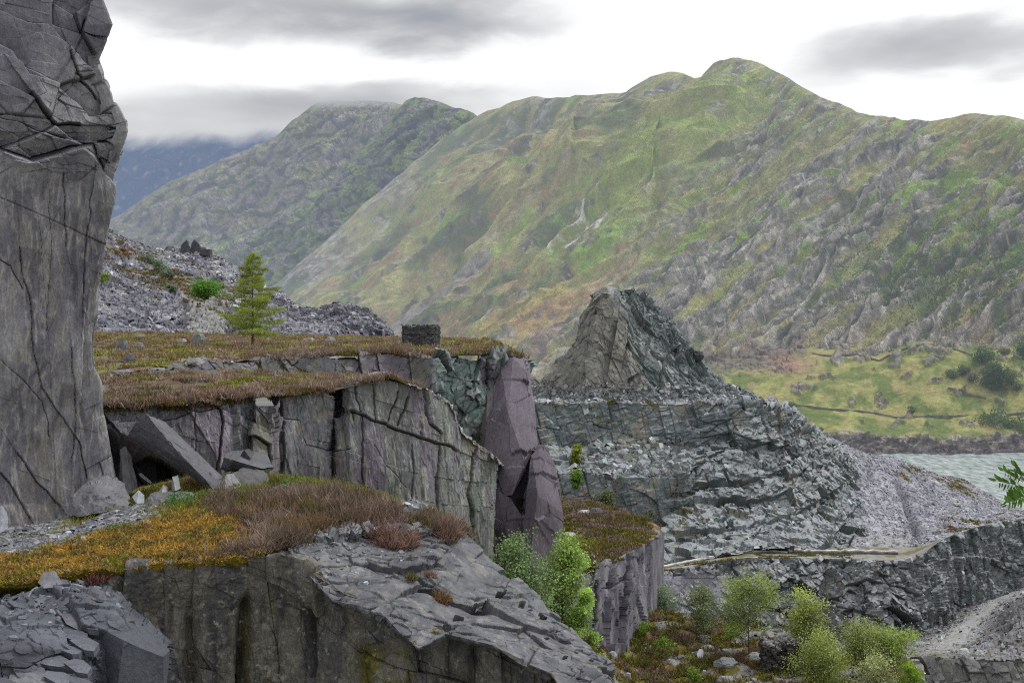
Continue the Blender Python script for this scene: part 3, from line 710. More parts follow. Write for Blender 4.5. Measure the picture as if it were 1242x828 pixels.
# the cave mouths and broken recesses at the lower right of the wall
rec = np.exp(-((X-124)/11)**2-((Y-420)/38)**2); d = d-1.3*rec*smooth(.2, .6, rec)
rb, Hb, cb = blocks(p, (1.1, 1.1, .9), .6, .5, J1, 310, .1, .05, .2); corner = smooth(96, 128, X)*smooth(360, 400, Y)
JD, JC = joints(S, [([(0, 8), (33, 22), (60, 26), (85, 50), (112, 78), (134, 100)], -.35, 1.2, .25, 60), ([(70, -60), (68, 24), (100, 37), (104, 20)], -.25, 1., .15, 30), ([(0, 52), (18, 62), (36, 90), (66, 98), (73, 101), (101, 125), (108, 134), (146, 123)], -.45, 1.2, .2, 34),
    ([(37, 112), (55, 135), (72, 149), (98, 148)], .28, 1.1, .2, 22), ([(0, 140), (30, 148), (62, 164), (80, 170)], -.15, .9, .1, 18), ([(0, 181), (40, 196), (62, 190), (86, 181), (112, 178), (126, 207), (140, 222)], -.5, 1.2, .2, 46),
    ([(120, 176), (150, 181), (146, 200)], -.3, 1., .15, 20), ([(132, 154), (160, 144)], -.3, 1., .15, 20), ([(88, 60), (96, 86), (120, 110)], .12, .8, .1, 24),
    ([(24, 300), (26, 330), (37, 361), (39, 412), (51, 470), (73, 503), (96, 534), (104, 580)], .10, .6, .10, 50), ([(0, 436), (20, 453), (51, 486), (60, 530)], -.08, .55, .08, 40), ([(0, 316), (14, 324), (27, 351)], -.06, .8, .08, 30),
    ([(0, 573), (20, 600), (37, 628)], .08, .8, .1, 30), ([(20, 548), (44, 585), (71, 614)], .08, .8, .1, 30), ([(101, 380), (101, 440), (97, 490)], -.14, .7, .15, 26), ([(78, 210), (76, 250), (82, 300)], .06, .6, .07, 30), ([(112, 230), (104, 300), (100, 380)], .12, .5, .05, 20), ([(86, 420), (92, 480), (88, 560)], .09, .5, .05, 20), ([(58, 230), (62, 300), (56, 400)], -.07, .4, .04, 20)])
d = d+corner*rb*.45
push(S, (d*.75+JD)*sidew)
col = mix(srgb(104, 101, 107), srgb(136, 133, 134), smooth(-.3, .3, fbm(p/np.array([1.2, 1.2, 5], f32), 4, 311)))*np.ones(X.shape+(1,), f32)
col = mix(col, srgb(132, 127, 120), .6*low*smooth(.02, .3, fbm(p/np.array([.5, .5, 2.4], f32), 4, 312)))
col = mix(col, srgb(88, 86, 94), up*smooth(105, 60, Y+.2*X)*.75)
col = mix(col, srgb(124, 122, 124), mid*.55*smooth(-.2, .25, fbm(p/.9, 3, 313)))
col = mix(col, srgb(78, 77, 82), low*.32*smooth(.05, .25, rl)); col = mix(col, srgb(160, 154, 146), low*.5*smooth(.66, .82, ridged(p/np.array([.3, .3, 2.2], f32), 3, 318)))
col = mix(col, srgb(92, 96, 96), low*.6*smooth(.1, .35, fbm(p/np.array([2.2, 2.2, 6], f32), 3, 314)))
col = mix(col, srgb(116, 106, 92), low*.4*smooth(.1, .35, fbm(p/np.array([1.6, 1.6, 3], f32), 3, 315))*smooth(420, 520, Y))
col = col*(1-.12*up[..., None]*(1-hcol(H1, 8, .8)))*hcol(H2, 9, .10)
col = mix(col, srgb(38, 37, 40), np.clip(.8*JC*up+.4*JC*low+.3*k1*low+.2*c1*up+.15*c2*mid+.45*smooth(.50, .60, ridged(p/np.array([1.6, 1.6, 8], f32), 2, 317)-.35)*low, 0, .9))
sheet_obj('quarry_cliff', S, M_SLATE_CLIFF, col)

# ------------------------------------------------------------------ the wall behind the ledge and the big block
px = [96, 145, 180, 215, 250, 280, 305, 309, 328, 333, 360, 396, 399, 409, 413, 424, 470, 515, 545, 560, 593, 599, 606]
tp = [494, 492, 490, 488, 486, 482, 478, 492, 492, 476, 474, 470, 470, 470, 466, 463, 461, 472, 487, 524, 549, 556, 560]
D_ = [45, 45.5, 46, 46.4, 47, 47.6, 48.6, 47.4, 47.6, 49.6, 50.4, 51.2, 53, 53, 51.2, 50.8, 51.8, 52.8, 55, 56.2, 58.6, 59.4, 76]
ft = [640, 640, 640, 640, 640, 640, 640, 640, 640, 640, 650, 660, 670, 690, 700, 720, 730, 740, 740, 740, 740, 740, 740]
lean = [0, 0, 0, 0, 0, 0, 0, 0, 0, 0, 0, 0, 0, 0, 0, 0, 0, 0, 0, 0, -3, -6, -8]
t1 = [(x, y, d+.6) for x, y, d in zip(px, tp, D_)]
mrow = [(x+l*.6, y*.6+f*.4, d-.25) for x, y, d, f, l in zip(px, tp, D_, ft, lean)]
brow = [(x+l*1.5, f, d-.7) for x, d, f, l in zip(px, D_, ft, lean)]
S = sheet([t1, [(x, y+2, d) for x, y, d in t1], mrow, brow], res=.8); X, Y = S.X, S.Y; p = S.P0
JW = jset(8, 78, 20, 10, 4, 0)
v1, G1, k1 = blocks(p, (2.1, 2.1, 4.6), .36, .5, JW, 321, .06, .015, .1)
v2, G2, k2 = blocks(p, (.8, .8, 1.9), .10, .55, JW, 322, .02, .04, .15)
v3, G3, k3 = facet(p, (.3, .3, .7), .035, .5, rotm(0, -20, 0), 323)
brk = smooth(.05, .3, fbm(p/1.8, 3, 324)+.25*smooth(515, 490, Y)*smooth(410, 380, X)+.2*smooth(500, 600, X))
blk = smooth(405, 430, X)
d = v1*(1-.75*blk)+v2*(.45+.9*brk)*(1-.2*blk)+v3*(.6+1.1*brk)+.06*(ridged(p/np.array([.35, .35, 3.2], f32), 3, 333)-.6)+.05*fbm(p/np.array([.7, .7, .9], f32), 4, 334)
jt = Y-(497+(X-424)*.345); 
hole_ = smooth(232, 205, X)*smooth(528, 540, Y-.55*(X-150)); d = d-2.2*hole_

JD, JC = joints(S, [([(145, 512), (200, 508), (262, 492), (308, 512)], -.22, 1., .15, 26), ([(268, 492), (272, 512), (262, 575)], .16, .9, .12, 26), ([(236, 500), (240, 540), (230, 590)], -.14, .8, .1, 20), ([(340, 478), (345, 505), (336, 530), (336, 575)], .16, .9, .14, 24), ([(333, 503), (362, 510), (372, 540), (396, 548)], -.14, .8, .1, 24),
    ([(310, 530), (326, 538), (330, 570)], .2, 1., .15, 20), ([(424, 498), (470, 516), (520, 535), (552, 546)], .10, 1., .2, 50), ([(471, 512), (481, 474)], .10, .9, .15, 24), ([(484, 516), (494, 482)], -.08, .9, .12, 18), ([(515, 470), (519, 515), (533, 527), (529, 610), (532, 680)], .12, .8, .12, 30),
    ([(455, 540), (470, 562), (494, 590)], -.06, .7, .06, 30), ([(440, 505), (438, 560), (446, 640)], .06, .7, .07, 24), ([(558, 530), (554, 580), (560, 640)], -.12, .8, .1, 20), ([(576, 545), (570, 600), (574, 650)], .14, .8, .12, 18), ([(500, 540), (502, 600), (496, 650)], .05, .7, .06, 20), ([(424, 545), (400, 552)], .1, .8, .1, 20), ([(430, 470), (436, 500)], .08, .8, .1, 14), ([(452, 468), (455, 508)], -.06, .8, .1, 14)])
push(S, d+JD)
pn = fbm(p/np.array([1.2, 1.2, 4], f32), 4, 325)
col = mix(PURP*1.08, GREY*1.15, smooth(-.25, .25, pn)); col = mix(col, srgb(100, 102, 94), blk*.75*smooth(-.3, .1, fbm(p/np.array([2, 2, 6], f32), 3, 326)))
col = mix(col, srgb(84, 94, 84), .7*smooth(520, 585, X)*smooth(-.3, .2, fbm(p/np.array([.5, .5, 3], f32), 3, 327)))
col = mix(col, srgb(128, 122, 108), .55*smooth(.12, .3, fbm(p/np.array([.6, .6, 1.2], f32), 4, 328))*smooth(330, 350, X))
col = mix(col, srgb(138, 132, 132), .5*smooth(.1, .3, fbm(p/np.array([.3, .3, 3], f32), 3, 329))*(1-blk))
col = mix(col, srgb(92, 92, 70), .8*np.exp(-((X-318)/10)**2)*smooth(496, 504, Y))
col = mix(col, srgb(150, 148, 146), .7*smooth(494, 488, Y-np.interp(X, px, tp)+488)*blk*smooth(-.1, .2, pn))
col = mix(col, srgb(110, 104, 76), .55*smooth(.15, .3, fbm(p/np.array([.25, .25, 3], f32), 3, 331))*smooth(540, 560, X))
vs = ridged(p/np.array([.45, .45, 5], f32), 3, 335); col = mix(col, srgb(52, 51, 54), .55*smooth(.74, .86, vs)*smooth(-.25, .2, pn)); col = mix(col, srgb(158, 155, 152), .45*smooth(.78, .9, ridged(p/np.array([.3, .3, 2.4], f32), 3, 336)))
col = col*hcol(G1, 9, .16)*hcol(G2, 9, .12)
col = mix(col, srgb(30, 29, 31), .9*smooth(236, 212, X)*smooth(530, 545, Y-.5*(X-150)))  # shade of the hollow under the leaning slab painted into the wall
col = mix(col, srgb(34, 33, 36), np.clip(.8*JC+.3*k1*(1-.5*blk)+.2*k2*brk+.5*np.exp(-((X-397.5)/2.5)**2)+.5*np.exp(-((X-411)/2)**2)*smooth(640, 560, Y), 0, .9))
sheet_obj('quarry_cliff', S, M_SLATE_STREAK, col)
S_WALL = settle(S)

# ------------------------------------------------------------------ lower bench on top of that wall
bx = [96, 145, 200, 250, 300, 330, 360, 400, 424, 470, 515, 545, 560, 593, 604]
def tpv(x): return float(np.interp(x, px, tp))
def dv(x): return float(np.interp(x, [q for i, q in enumerate(px) if i not in (11, 12, 13)], [q for i, q in enumerate(D_) if i not in (11, 12, 13)]))
front = [(x, (tpv(x) if not 306 < x < 332 else 477)+1.5, dv(x)+.25) for x in bx]; front[-1] = (604, 559, 58)
back = [(96, 461, 60), (145, 452.5, 63.5), (200, 446.5, 68), (250, 446, 71), (300, 449, 72.5), (330, 451, 73), (360, 452, 74), (400, 455, 75), (424, 456, 76), (470, 458, 76), (515, 474, 76), (545, 500, 76), (560, 530, 76), (593, 556, 76), (612, 566, 77)]
midr = [((f[0]+b[0])/2, f[1]*.45+b[1]*.55, (f[2]+b[2])/2) for f, b in zip(front, back)]
S = sheet([front, midr, back], res=1.0); X, Y = S.X, S.Y; p = S.P0
e1, H, c = facet(p, (.8, .8, .5), .18, .5, None, 341, 0, .1, .2)
rockt = np.maximum(smooth(470, 520, X), smooth(.22, .34, fbm(p/2.2, 3, 342)))
push(S, (.30*fbm(p/2.8, 3, 343)+.10*fbm(p/.9, 3, 340))*smooth(560, 500, X)+e1*rockt, (0, 0, 1))
col = mix(srgb(92, 84, 62), srgb(104, 90, 78), smooth(-.2, .2, fbm(p/1.5, 4, 344))); col = mix(col, GREY*1.15, rockt)
col = mix(col, srgb(150, 148, 144), rockt*.6*smooth(470, 520, X))
col = mix(col, srgb(134, 112, 50), .6*smooth(540, 560, X)*smooth(.0, .2, fbm(p/.8, 3, 345)))
sheet_obj('terrace', S, M_SOIL, col); S_BENCH = settle(S); BENCH_ROCK = rockt

# ------------------------------------------------------------------ upper terrace with the hut and the tree
fr = [(150, 452, 62), (200, 446, 66), (230, 440, 69), (300, 436, 72), (360, 434, 74), (400, 432, 75), (470, 427, 76), (500, 429, 76.5), (530, 432, 77), (580, 430, 78), (612, 430, 79), (632, 433, 80), (640, 437, 88)]
fr = [(96, 462, 58)]+fr
bk = [(96, 402, 135)]+[(x, 403+.02*(x-150), 135) for x in (150, 200, 230, 300, 360, 400, 450, 480, 505, 545, 570, 585, 592)]
def lerp3(a, b, t, dy=0): return (a[0]*(1-t)+b[0]*t, a[1]*(1-t)+b[1]*t+dy, a[2]*(1-t)+b[2]*t)
def onz(px_, D, z): return (px_, HOR-z*F/D, D)
rows = [fr]
for t in (.2, .5): 
    rows.append([onz(f[0]*(1-t)+b[0]*t, f[2]*(1-t)+b[2]*t, -(f[1]-HOR)*f[2]/F*(1-t)-(b[1]-HOR)*b[2]/F*t) for f, b in zip(fr, bk)])
rows.append(bk)
S = sheet(rows, res=.8); X, Y = S.X, S.Y; p = S.P0
push(S, .34*fbm(p/4.5, 4, 351)+.12*fbm(p/1.1, 3, 352), (0, 0, 1))
col = mix(srgb(112, 96, 78), srgb(100, 98, 66), smooth(-.2, .2, fbm(p/2.4, 4, 353))); col = mix(col, srgb(122, 132, 62), smooth(.18, .34, fbm(p/2.0, 3, 354)+.2*np.exp(-((X-560)/40)**2)))
col = mix(col, srgb(116, 112, 112), smooth(.24, .34, fbm(p/1.8, 3, 355)))
sheet_obj('terrace', S, M_SOIL, col); S_TERR = settle(S)

# ------------------------------------------------------------------ upper cliff below that terrace
ux = [200, 230, 300, 330, 360, 400, 430, 470, 500, 525, 545, 580, 612, 630, 638]
ut = [446, 440, 436, 435, 434, 432, 430, 427, 429, 431, 432, 430, 430, 433, 440]
ud = [66, 69, 72, 73, 74, 75, 75.5, 76, 76.5, 75.8, 77.5, 78, 79, 80, 92]
ub = [462, 466, 480, 480, 480, 480, 480, 490, 540, 640, 650, 660, 660, 660, 660]
bxs = [200, 230, 300, 330, 360, 400, 430, 470, 496, 520, 540, 566, 594, 608, 616]
r0 = [(x, y, d+.6) for x, y, d in zip(ux, ut, ud)]; r1 = [(x, y+2, d-.1) for x, y, d in zip(ux, ut, ud)]
r2 = [(x*.5+b*.5, y*.5+e*.5, d-.9) for x, b, y, e, d in zip(ux, bxs, ut, ub, ud)]
r3 = [(b, e, d-1.6) for b, e, d in zip(bxs, ub, ud)]
S = sheet([r0, r1, r2, r3], res=.8); X, Y = S.X, S.Y; p = S.P0
right = smooth(515, 540, X+.12*(Y-432))
JU = jset(20, 85, 40, 20, 14, 0)
v1, G1, k1 = blocks(p, (1.6, 1.6, 4.), .45, .5, jset(8, 78, 20, 10, 14, 0), 361, .06, .03, .2)
v2, G2, k2 = facet(p, (1.9, 1.9, 3.0), .75, .75, rotm(10, 22, 0), 362, .06, .04, 0)
v3, G3, k3 = facet(p, (.5, .5, 1.0), .3, .6, rotm(10, 30, 0), 363, .03, .08, .2)
push(S, v1*(1-right)+right*(v2+v3)+(1-right)*.3*v3+.2*fbm(p/2, 3, 364))
col = mix(GREY*.9, PURP, smooth(-.2, .2, fbm(p/3, 3, 365))); col = mix(col, srgb(124, 140, 133), right*smooth(-.35, .1, fbm(p/2.2, 3, 366)))
col = mix(col, srgb(174, 178, 172), .6*right*smooth(.1, .3, fbm(p/.7, 3, 367))); col = mix(col, OLIVE, .6*(1-right)*smooth(-.1, .2, fbm(p/np.array([1, 1, 4], f32), 3, 368)))
col = col*hcol(G2, 9, .16)*hcol(G3, 9, .1); col = mix(col, srgb(40, 42, 42), np.clip(.6*k1*(1-right)+.6*k2*right+.3*k3*right, 0, .85))
sheet_obj('quarry_cliff', S, M_SLATE, col)

# ------------------------------------------------------------------ the purple fin at the end of the terrace
rows = [[(596, 437, 79.2), (606, 434, 78.4), (622, 432.5, 78), (633, 433, 78.2), (638, 437, 79.4), (634, 440, 92)],
        [(594, 478, 77.4), (606, 468, 76.2), (627, 466, 75.4), (637, 466, 75.4), (641, 468, 76.4), (638, 470, 90)],
        [(588, 522, 75), (604, 516, 73.6), (626, 514, 72.6), (641, 514, 72.4), (651, 520, 73.8), (648, 522, 87)],
        [(583, 556, 73), (596, 556, 71.8), (624, 556, 70.4), (650, 550, 70), (670, 562, 71.6), (664, 562, 84)],
        [(577, 600, 71.4), (590, 600, 70.4), (620, 602, 68.8), (652, 598, 68.2), (677, 604, 70.2), (671, 606, 83)],
        [(575, 640, 70.8), (588, 642, 69.9), (618, 644, 68.3), (654, 640, 67.5), (683, 640, 69.7), (677, 640, 82)],
        [(574, 672, 70.5), (587, 672, 69.6), (618, 676, 68), (652, 674, 67.2), (678, 668, 69.2), (672, 668, 82)],
        [(574, 760, 70.4), (587, 760, 69.6), (618, 760, 68), (650, 760, 67), (675, 760, 69.2), (668, 760, 82)]]
rows = [[((x if i < 3 else x-6), y+3, d+3.2) for i, (x, y, d) in enumerate(r)] for r in rows]
S = sheet(rows, res=.75, nsm=4); X, Y = S.X, S.Y; p = S.P0
v1, G1, k1 = facet(p, (4.5, 4.5, 8.), .5, .95, rotm(8, 20, 0), 379, .0, .015, 0); v2, G2, k2 = facet(p, (.9, .9, 2.4), .06, .6, rotm(5, 20, 0), 372)
def inpoly(X, Y, poly):
    ins = np.zeros(X.shape, bool); n = len(poly)
    for i in range(n):
        (x0, y0), (x1, y1) = poly[i], poly[(i+1) % n]
        if y0 == y1: continue
        c = ((Y < y0) != (Y < y1)) & (X < (x1-x0)*(Y-y0)/(y1-y0)+x0); ins ^= c
    return ins.astype(f32)
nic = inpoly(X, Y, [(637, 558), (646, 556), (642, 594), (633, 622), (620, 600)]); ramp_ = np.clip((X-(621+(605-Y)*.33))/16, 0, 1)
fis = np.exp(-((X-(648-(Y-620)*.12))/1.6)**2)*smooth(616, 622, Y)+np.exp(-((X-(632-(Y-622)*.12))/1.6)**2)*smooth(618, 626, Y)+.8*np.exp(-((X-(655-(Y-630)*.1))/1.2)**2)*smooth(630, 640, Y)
crk = np.exp(-((X-(632-(Y-470)*.10))/1.3)**2)*smooth(480, 490, Y)*smooth(565, 550, Y)
JD, JC = joints(S, [([(640, 452), (634, 500), (626, 545), (618, 600), (612, 660)], .5, 1.1, .35, 26), ([(634, 622), (652, 612), (668, 630), (690, 650)], -.3, 1., .15, 24), ([(646, 520), (656, 545), (672, 560)], -.25, .9, .12, 20), ([(600, 560), (612, 590), (604, 650)], .2, .9, .12, 24), ([(612, 470), (622, 500), (618, 530)], -.2, .9, .12, 18), ([(640, 640), (636, 700)], .15, .9, .1, 20)])
blkR = inpoly(X+1.2*vnoise(p*1.5, 5), Y, [(640, 547), (655, 541), (672, 562), (690, 640), (690, 690), (636, 690), (634, 622), (643, 594), (646, 556)])
push(S, .4*blkR*smooth(674, 662, X-.10*(Y-560))+v1*.25+v2*1.6+.07*fbm(p/.8, 4, 373)+JD-1.5*nic*ramp_-.5*fis)
col = mix(srgb(60, 55, 60), srgb(82, 74, 80), smooth(-.2, .25, fbm(p/np.array([1.5, 1.5, 3], f32), 4, 374))); col = mix(col, srgb(136, 122, 112), .5*smooth(.1, .3, fbm(p/1.4, 3, 375))*smooth(560, 500, Y))  # backing sheet coloured darker so gaps between the prisms look shaded
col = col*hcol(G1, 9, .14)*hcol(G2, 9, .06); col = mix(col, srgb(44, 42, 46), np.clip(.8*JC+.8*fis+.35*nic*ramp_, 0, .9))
sheet_obj('rock_fin', S, M_SLATE, col)

# the split faces that stand in front of it, sharp edged
def prism(pts, col, seed, fac=(.22, .010)):
    o = hull_mesh('rock_fin', [P(*q) for q in pts], M_SLATE_STREAK, 5, .0035, fac, tuple(col), seed); o['kind'] = 'structure'; return o
PF = srgb(92, 83, 91)
prism([(604, 434, 79.3), (622, 432, 78.8), (636, 434, 79.3), (641, 452, 77.6), (645, 500, 75.2), (652, 540, 73.2), (636, 559, 72), (621, 600, 71), (600, 602, 71.6), (586, 560, 74), (596, 486, 77), (616, 500, 74.6), (600, 434, 90), (640, 436, 90), (650, 545, 84), (585, 600, 82)], PF*1.05, 1)
prism([(645, 552, 71), (656, 541, 71.4), (671, 561, 72), (682, 622, 70.6), (683, 648, 70.4), (678, 676, 70), (640, 700, 68.2), (634, 626, 69), (643, 594, 69.8), (652, 600, 69), (652, 545, 82), (678, 600, 82), (683, 660, 80), (640, 760, 68.6), (676, 760, 70), (660, 760, 80)], PF*.95, 2)
prism([(584, 598, 72.4), (604, 596, 71.6), (620, 604, 70.8), (633, 626, 69.6), (638, 690, 68.6), (638, 760, 68.4), (572, 760, 70.6), (574, 640, 71.6), (612, 640, 69.6), (590, 600, 80), (634, 630, 80), (630, 760, 80)], PF, 3)
prism([(590, 470, 78), (604, 446, 79.6), (612, 470, 77.4), (606, 540, 74.8), (592, 560, 74), (580, 560, 76), (586, 500, 84), (604, 450, 88)], srgb(98, 92, 92), 4)

# ------------------------------------------------------------------ heather platform below the fin, and its face
fxy = [(640, 700, 92), (676, 694, 95), (700, 697, 97), (716, 690, 98.5), (735, 682, 100), (760, 672, 104), (785, 656, 112), (801, 648, 120), (806, 646, 134)]
bxy = [(640, 610, 140), (668, 606, 138), (690, 606, 136), (715, 610, 134), (735, 616, 133), (760, 622, 132), (785, 630, 131), (800, 640, 130), (804, 645, 135)]
rows = [bxy, [lerp3(a, b, .5, 3) for a, b in zip(bxy, fxy)], fxy]
S = sheet(rows, res=.9); X, Y = S.X, S.Y; p = S.P0
push(S, .5*fbm(p/7, 4, 381)+.12*fbm(p/1.5, 3, 382), (0, 0, 1))
col = mix(srgb(104, 84, 72), srgb(102, 98, 50), smooth(-.15, .15, fbm(p/5, 4, 383))); gp = np.exp(-((X-690)/26)**2-((Y-660)/9)**2); col = mix(col, srgb(124, 136, 62), np.clip(gp*1.2, 0, .9))
col = mix(col, srgb(122, 120, 120), np.clip(smooth(.24, .3, fbm(p/3, 3, 384))+smooth(735, 700, X)*smooth(672, 682, Y), 0, 1))
sheet_obj('terrace', S, M_SOIL, col); S_PLAT = settle(S)
rows = [[(a[0], a[1]-1, a[2]+.4) for a in fxy], [(a[0], a[1]+1, a[2]-.2) for a in fxy], [(a[0]-2, max(a[1]+60, 750), a[2]-3) for a in fxy], [(a[0]-3, 820, a[2]-5) for a in fxy]]
S = sheet(rows, res=.9); X, Y = S.X, S.Y; p = S.P0
v1, G1, k1 = blocks(p, (2.4, 9, 9), .3, .4, jset(0, 88, 15, 0, 5, 0), 386, .06, .03, .3); v2, G2, k2 = facet(p, (1.2, 4, 2.4), .18, .6, None, 387)
vp, Gp, kp = facet(p, (1.6, 4., 5.), .5, .8, rotm(0, 6, 0), 389); vq, Gq, kq = facet(p, (.7, 2., 1.6), .22, .8, rotm(10, 12, 0), 390)
JD, JC = joints(S, [([(722, 690), (718, 760)], .3, 1.1, .25, 14), ([(741, 676), (738, 700), (744, 760)], -.25, 1., .2, 12), ([(760, 668), (756, 760)], .3, 1.1, .25, 14), ([(776, 660), (772, 740)], -.3, 1., .2, 12), ([(700, 712), (730, 716), (770, 700)], -.2, .9, .12, 16), ([(790, 652), (786, 740)], .2, 1., .2, 10)])
push(S, (vp+vq+JD)*(smooth(6.6, 5.6, S.tu)[None, :]*.95+.05)); col = mix(srgb(84, 80, 88), srgb(112, 108, 112), smooth(-.2, .2, fbm(p/np.array([1, 1, 4], f32), 4, 388)))*hcol(Gp, 9, .16)*hcol(Gq, 9, .1)
col = mix(col, srgb(40, 39, 43), .8*JC); sheet_obj('quarry_cliff', S, M_SLATE_STREAK, col)
# ================================================================== the stepped rock tower across the pit
rows = [[(716, 362, 288), (724, 355, 285), (736, 349, 283.5), (749, 349, 283.5), (764, 351, 284), (776, 358, 286), (774, 360, 294)],
        [(700, 384, 286), (708, 376, 284), (727, 376, 279.5), (752, 376, 279), (778, 374, 282), (800, 380, 287), (796, 384, 300)],
        [(694, 414, 284), (700, 410, 282), (722, 412, 275), (756, 412, 274.5), (796, 408, 280), (828, 414, 288), (824, 420, 304)],
        [(668, 446, 284), (686, 442, 280), (714, 448, 271), (768, 450, 270), (812, 446, 277), (852, 444, 286), (848, 448, 306)],
        [(640, 470, 284), (676, 472, 276), (704, 476, 268.5), (776, 478, 267.5), (838, 474, 272), (884, 470, 284), (880, 474, 306)],
        [(620, 492, 282), (668, 494, 274), (700, 496, 266), (782, 496, 266), (850, 494, 269), (925, 488, 282), (930, 490, 310)]]
S = sheet(rows, res=.75); X, Y = S.X, S.Y; p = S.P0
left = smooth(760, 735, X-.32*(Y-350))
JP = jset(15, 80, 50, 20, 15, 0)
v1, G1, k1 = blocks(p, (6, 6, 24), 1.5, .6, jset(10, 85, 30, 180, 16, 180), 401, .3, .02, .15); v2, G2, k2 = blocks(p, (2.6, 2.6, 4.0), .8, .6, JP, 402, .1, .04, .2)
v3, G3, k3 = facet(p, (1.0, 1.0, 2.2), .3, .5, rotm(0, -20, 0), 403)
bandsh = smooth(486, 476, Y)
push(S, (v1*(.8+.3*(1-left))+v2*(.4+.9*(1-left))+v3*(.9+.6*(1-left))+1.2*fbm(p/9, 3, 404))*(.35+.65*bandsh))
arete = np.exp(-((X-(742+(Y-350)*.62+8*fbm(p/6, 2, 405)))/9)**2)*smooth(480, 440, Y)
col = mix(srgb(106, 104, 98), srgb(92, 100, 98), smooth(.3, .7, 1-left)); col = mix(col, srgb(128, 122, 108), .5*left*smooth(.0, .3, fbm(p/np.array([2, 2, 9], f32), 4, 406)))
col = mix(col, srgb(152, 154, 150), .65*np.clip(arete, 0, 1)); col = mix(col, srgb(84, 96, 94), .5*smooth(.05, .3, fbm(p/7, 3, 407))*(1-left))
col = mix(col, srgb(150, 148, 146), .45*(1-left)*smooth(.12, .3, fbm(p/1.6, 3, 408)))
col = col*hcol(G1, 9, .12)*hcol(G2, 9, .14)*hcol(G3, 9, .08); col = mix(col, srgb(52, 52, 54), np.clip(.6*k1+.4*k2, 0, .8))
talus = smooth(466, 480, Y+10*fbm(p/12, 3, 409)); col = mix(col, srgb(122, 124, 124), talus*.8)
sheet_obj('rock_pinnacle', S, M_SLATE_MID, col); S_PIN = settle(S)

# ---- tiers of cliff and bench
cx = [615, 660, 690, 720, 760, 800, 826, 840, 870, 905, 940, 962, 985, 1012, 1034, 1046, 1052]
def yat(pts): return [float(np.interp(x, [q[0] for q in pts], [q[1] for q in pts])) for x in cx]
r_y = [yat([(615, 484), (800, 484), (905, 482), (940, 490), (962, 502), (1012, 545), (1034, 570), (1052, 600)]),
       yat([(615, 488), (800, 488), (905, 488), (940, 496), (962, 508), (1012, 550), (1034, 575), (1052, 604)]),
       yat([(615, 545), (760, 536), (800, 538), (826, 545), (870, 538), (940, 542), (985, 556), (1012, 568), (1034, 592), (1052, 614)]),
       yat([(615, 572), (690, 568), (760, 574), (826, 572), (840, 560), (905, 568), (962, 576), (1012, 586), (1052, 620)]),
       yat([(615, 578), (690, 574), (760, 580), (826, 580), (840, 578), (905, 584), (962, 590), (1012, 600), (1052, 626)]),
       yat([(615, 640), (690, 630), (760, 628), (805, 630), (826, 612), (870, 610), (905, 620), (962, 616), (1012, 622), (1052, 640)]),
       yat([(615, 655), (760, 650), (826, 640), (905, 640), (962, 640), (1012, 642), (1052, 652)]),
       yat([(615, 668), (760, 666), (826, 662), (905, 660), (962, 658), (1012, 656), (1052, 660)]),
       yat([(615, 700), (800, 692), (850, 682), (905, 672), (962, 671), (1012, 671), (1052, 671)])]
r_D = [yat([(615, 292), (940, 292), (1052, 300)]),
       yat([(615, 262), (690, 262), (800, 261), (905, 262), (940, 268), (962, 276), (1052, 292)]),
       yat([(615, 259), (800, 258), (905, 258), (940, 262), (962, 269), (1052, 282)]),
       yat([(615, 250), (690, 244), (826, 242), (840, 252), (905, 252), (962, 258), (1052, 276)]),
       yat([(615, 246), (690, 242), (826, 240), (840, 249), (905, 249), (962, 254), (1052, 272)]),
       yat([(615, 243), (690, 239), (805, 238), (826, 243), (905, 243), (962, 247), (1052, 264)]),
       yat([(615, 234), (826, 232), (905, 234), (1012, 242), (1052, 254)]),
       yat([(615, 230), (826, 228), (905, 229), (1012, 234), (1052, 246)]),
       yat([(615, 217), (800, 216), (905, 220), (1052, 228)])]
rows = [[(x, y, d) for x, y, d in zip(cx, ys, ds)] for ys, ds in zip(r_y, r_D)]
for r in rows: r.append((r[-1][0]+2, r[-1][1]+4, r[-1][2]+25))
S = sheet(rows, res=.75); X, Y = S.X, S.Y; p = S.P0
v1, G1, k1 = blocks(p, (3.8, 3.8, 10), 1.3, .4, jset(10, 80, 4, 20, 10, 0), 421, .2, .03, .1); v2, G2, k2 = blocks(p, (1.6, 1.6, 4.2), .5, .4, jset(25, 100, 6, 180, 12, 0), 422, .1, .05, .15)
v3, G3, k3 = blocks(p, (1.5, 1.5, .8), .40, .4, jset(15, 95, 10, 180, 8, 0), 423)
lo = smooth(800, 850, X+.3*(Y-600))                                # the broken right-hand half, little ledges everywhere
st, Gs, ks = blocks(p, (18, 18, 2.6), 1.9, .12, jset(30, 110, 4, 180, 6, 0), 424, .1, .06, .12)
vf, Gf, kf = facet(p, (3.0, 3.0, 1.5), .6, .8, rotm(8, -20, 0), 427)
push(S, v1*(.8-.2*lo)+v2*(.45-.2*lo)+v3*(.3+.1*lo)+(st+vf)*lo+.3*vf*(1-lo)+.6*fbm(p/6, 3, 425))
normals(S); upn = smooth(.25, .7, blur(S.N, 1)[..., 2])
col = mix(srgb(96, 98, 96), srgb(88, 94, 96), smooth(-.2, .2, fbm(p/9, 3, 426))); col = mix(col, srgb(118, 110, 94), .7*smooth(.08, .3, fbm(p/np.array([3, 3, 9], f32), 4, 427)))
col = mix(col, srgb(84, 98, 96), .6*smooth(.1, .3, fbm(p/np.array([2.4, 2.4, 10], f32), 3, 428))); col = col*hcol(G1, 9, .15)*hcol(G2, 9, .14)*hcol(G3, 9, .10)
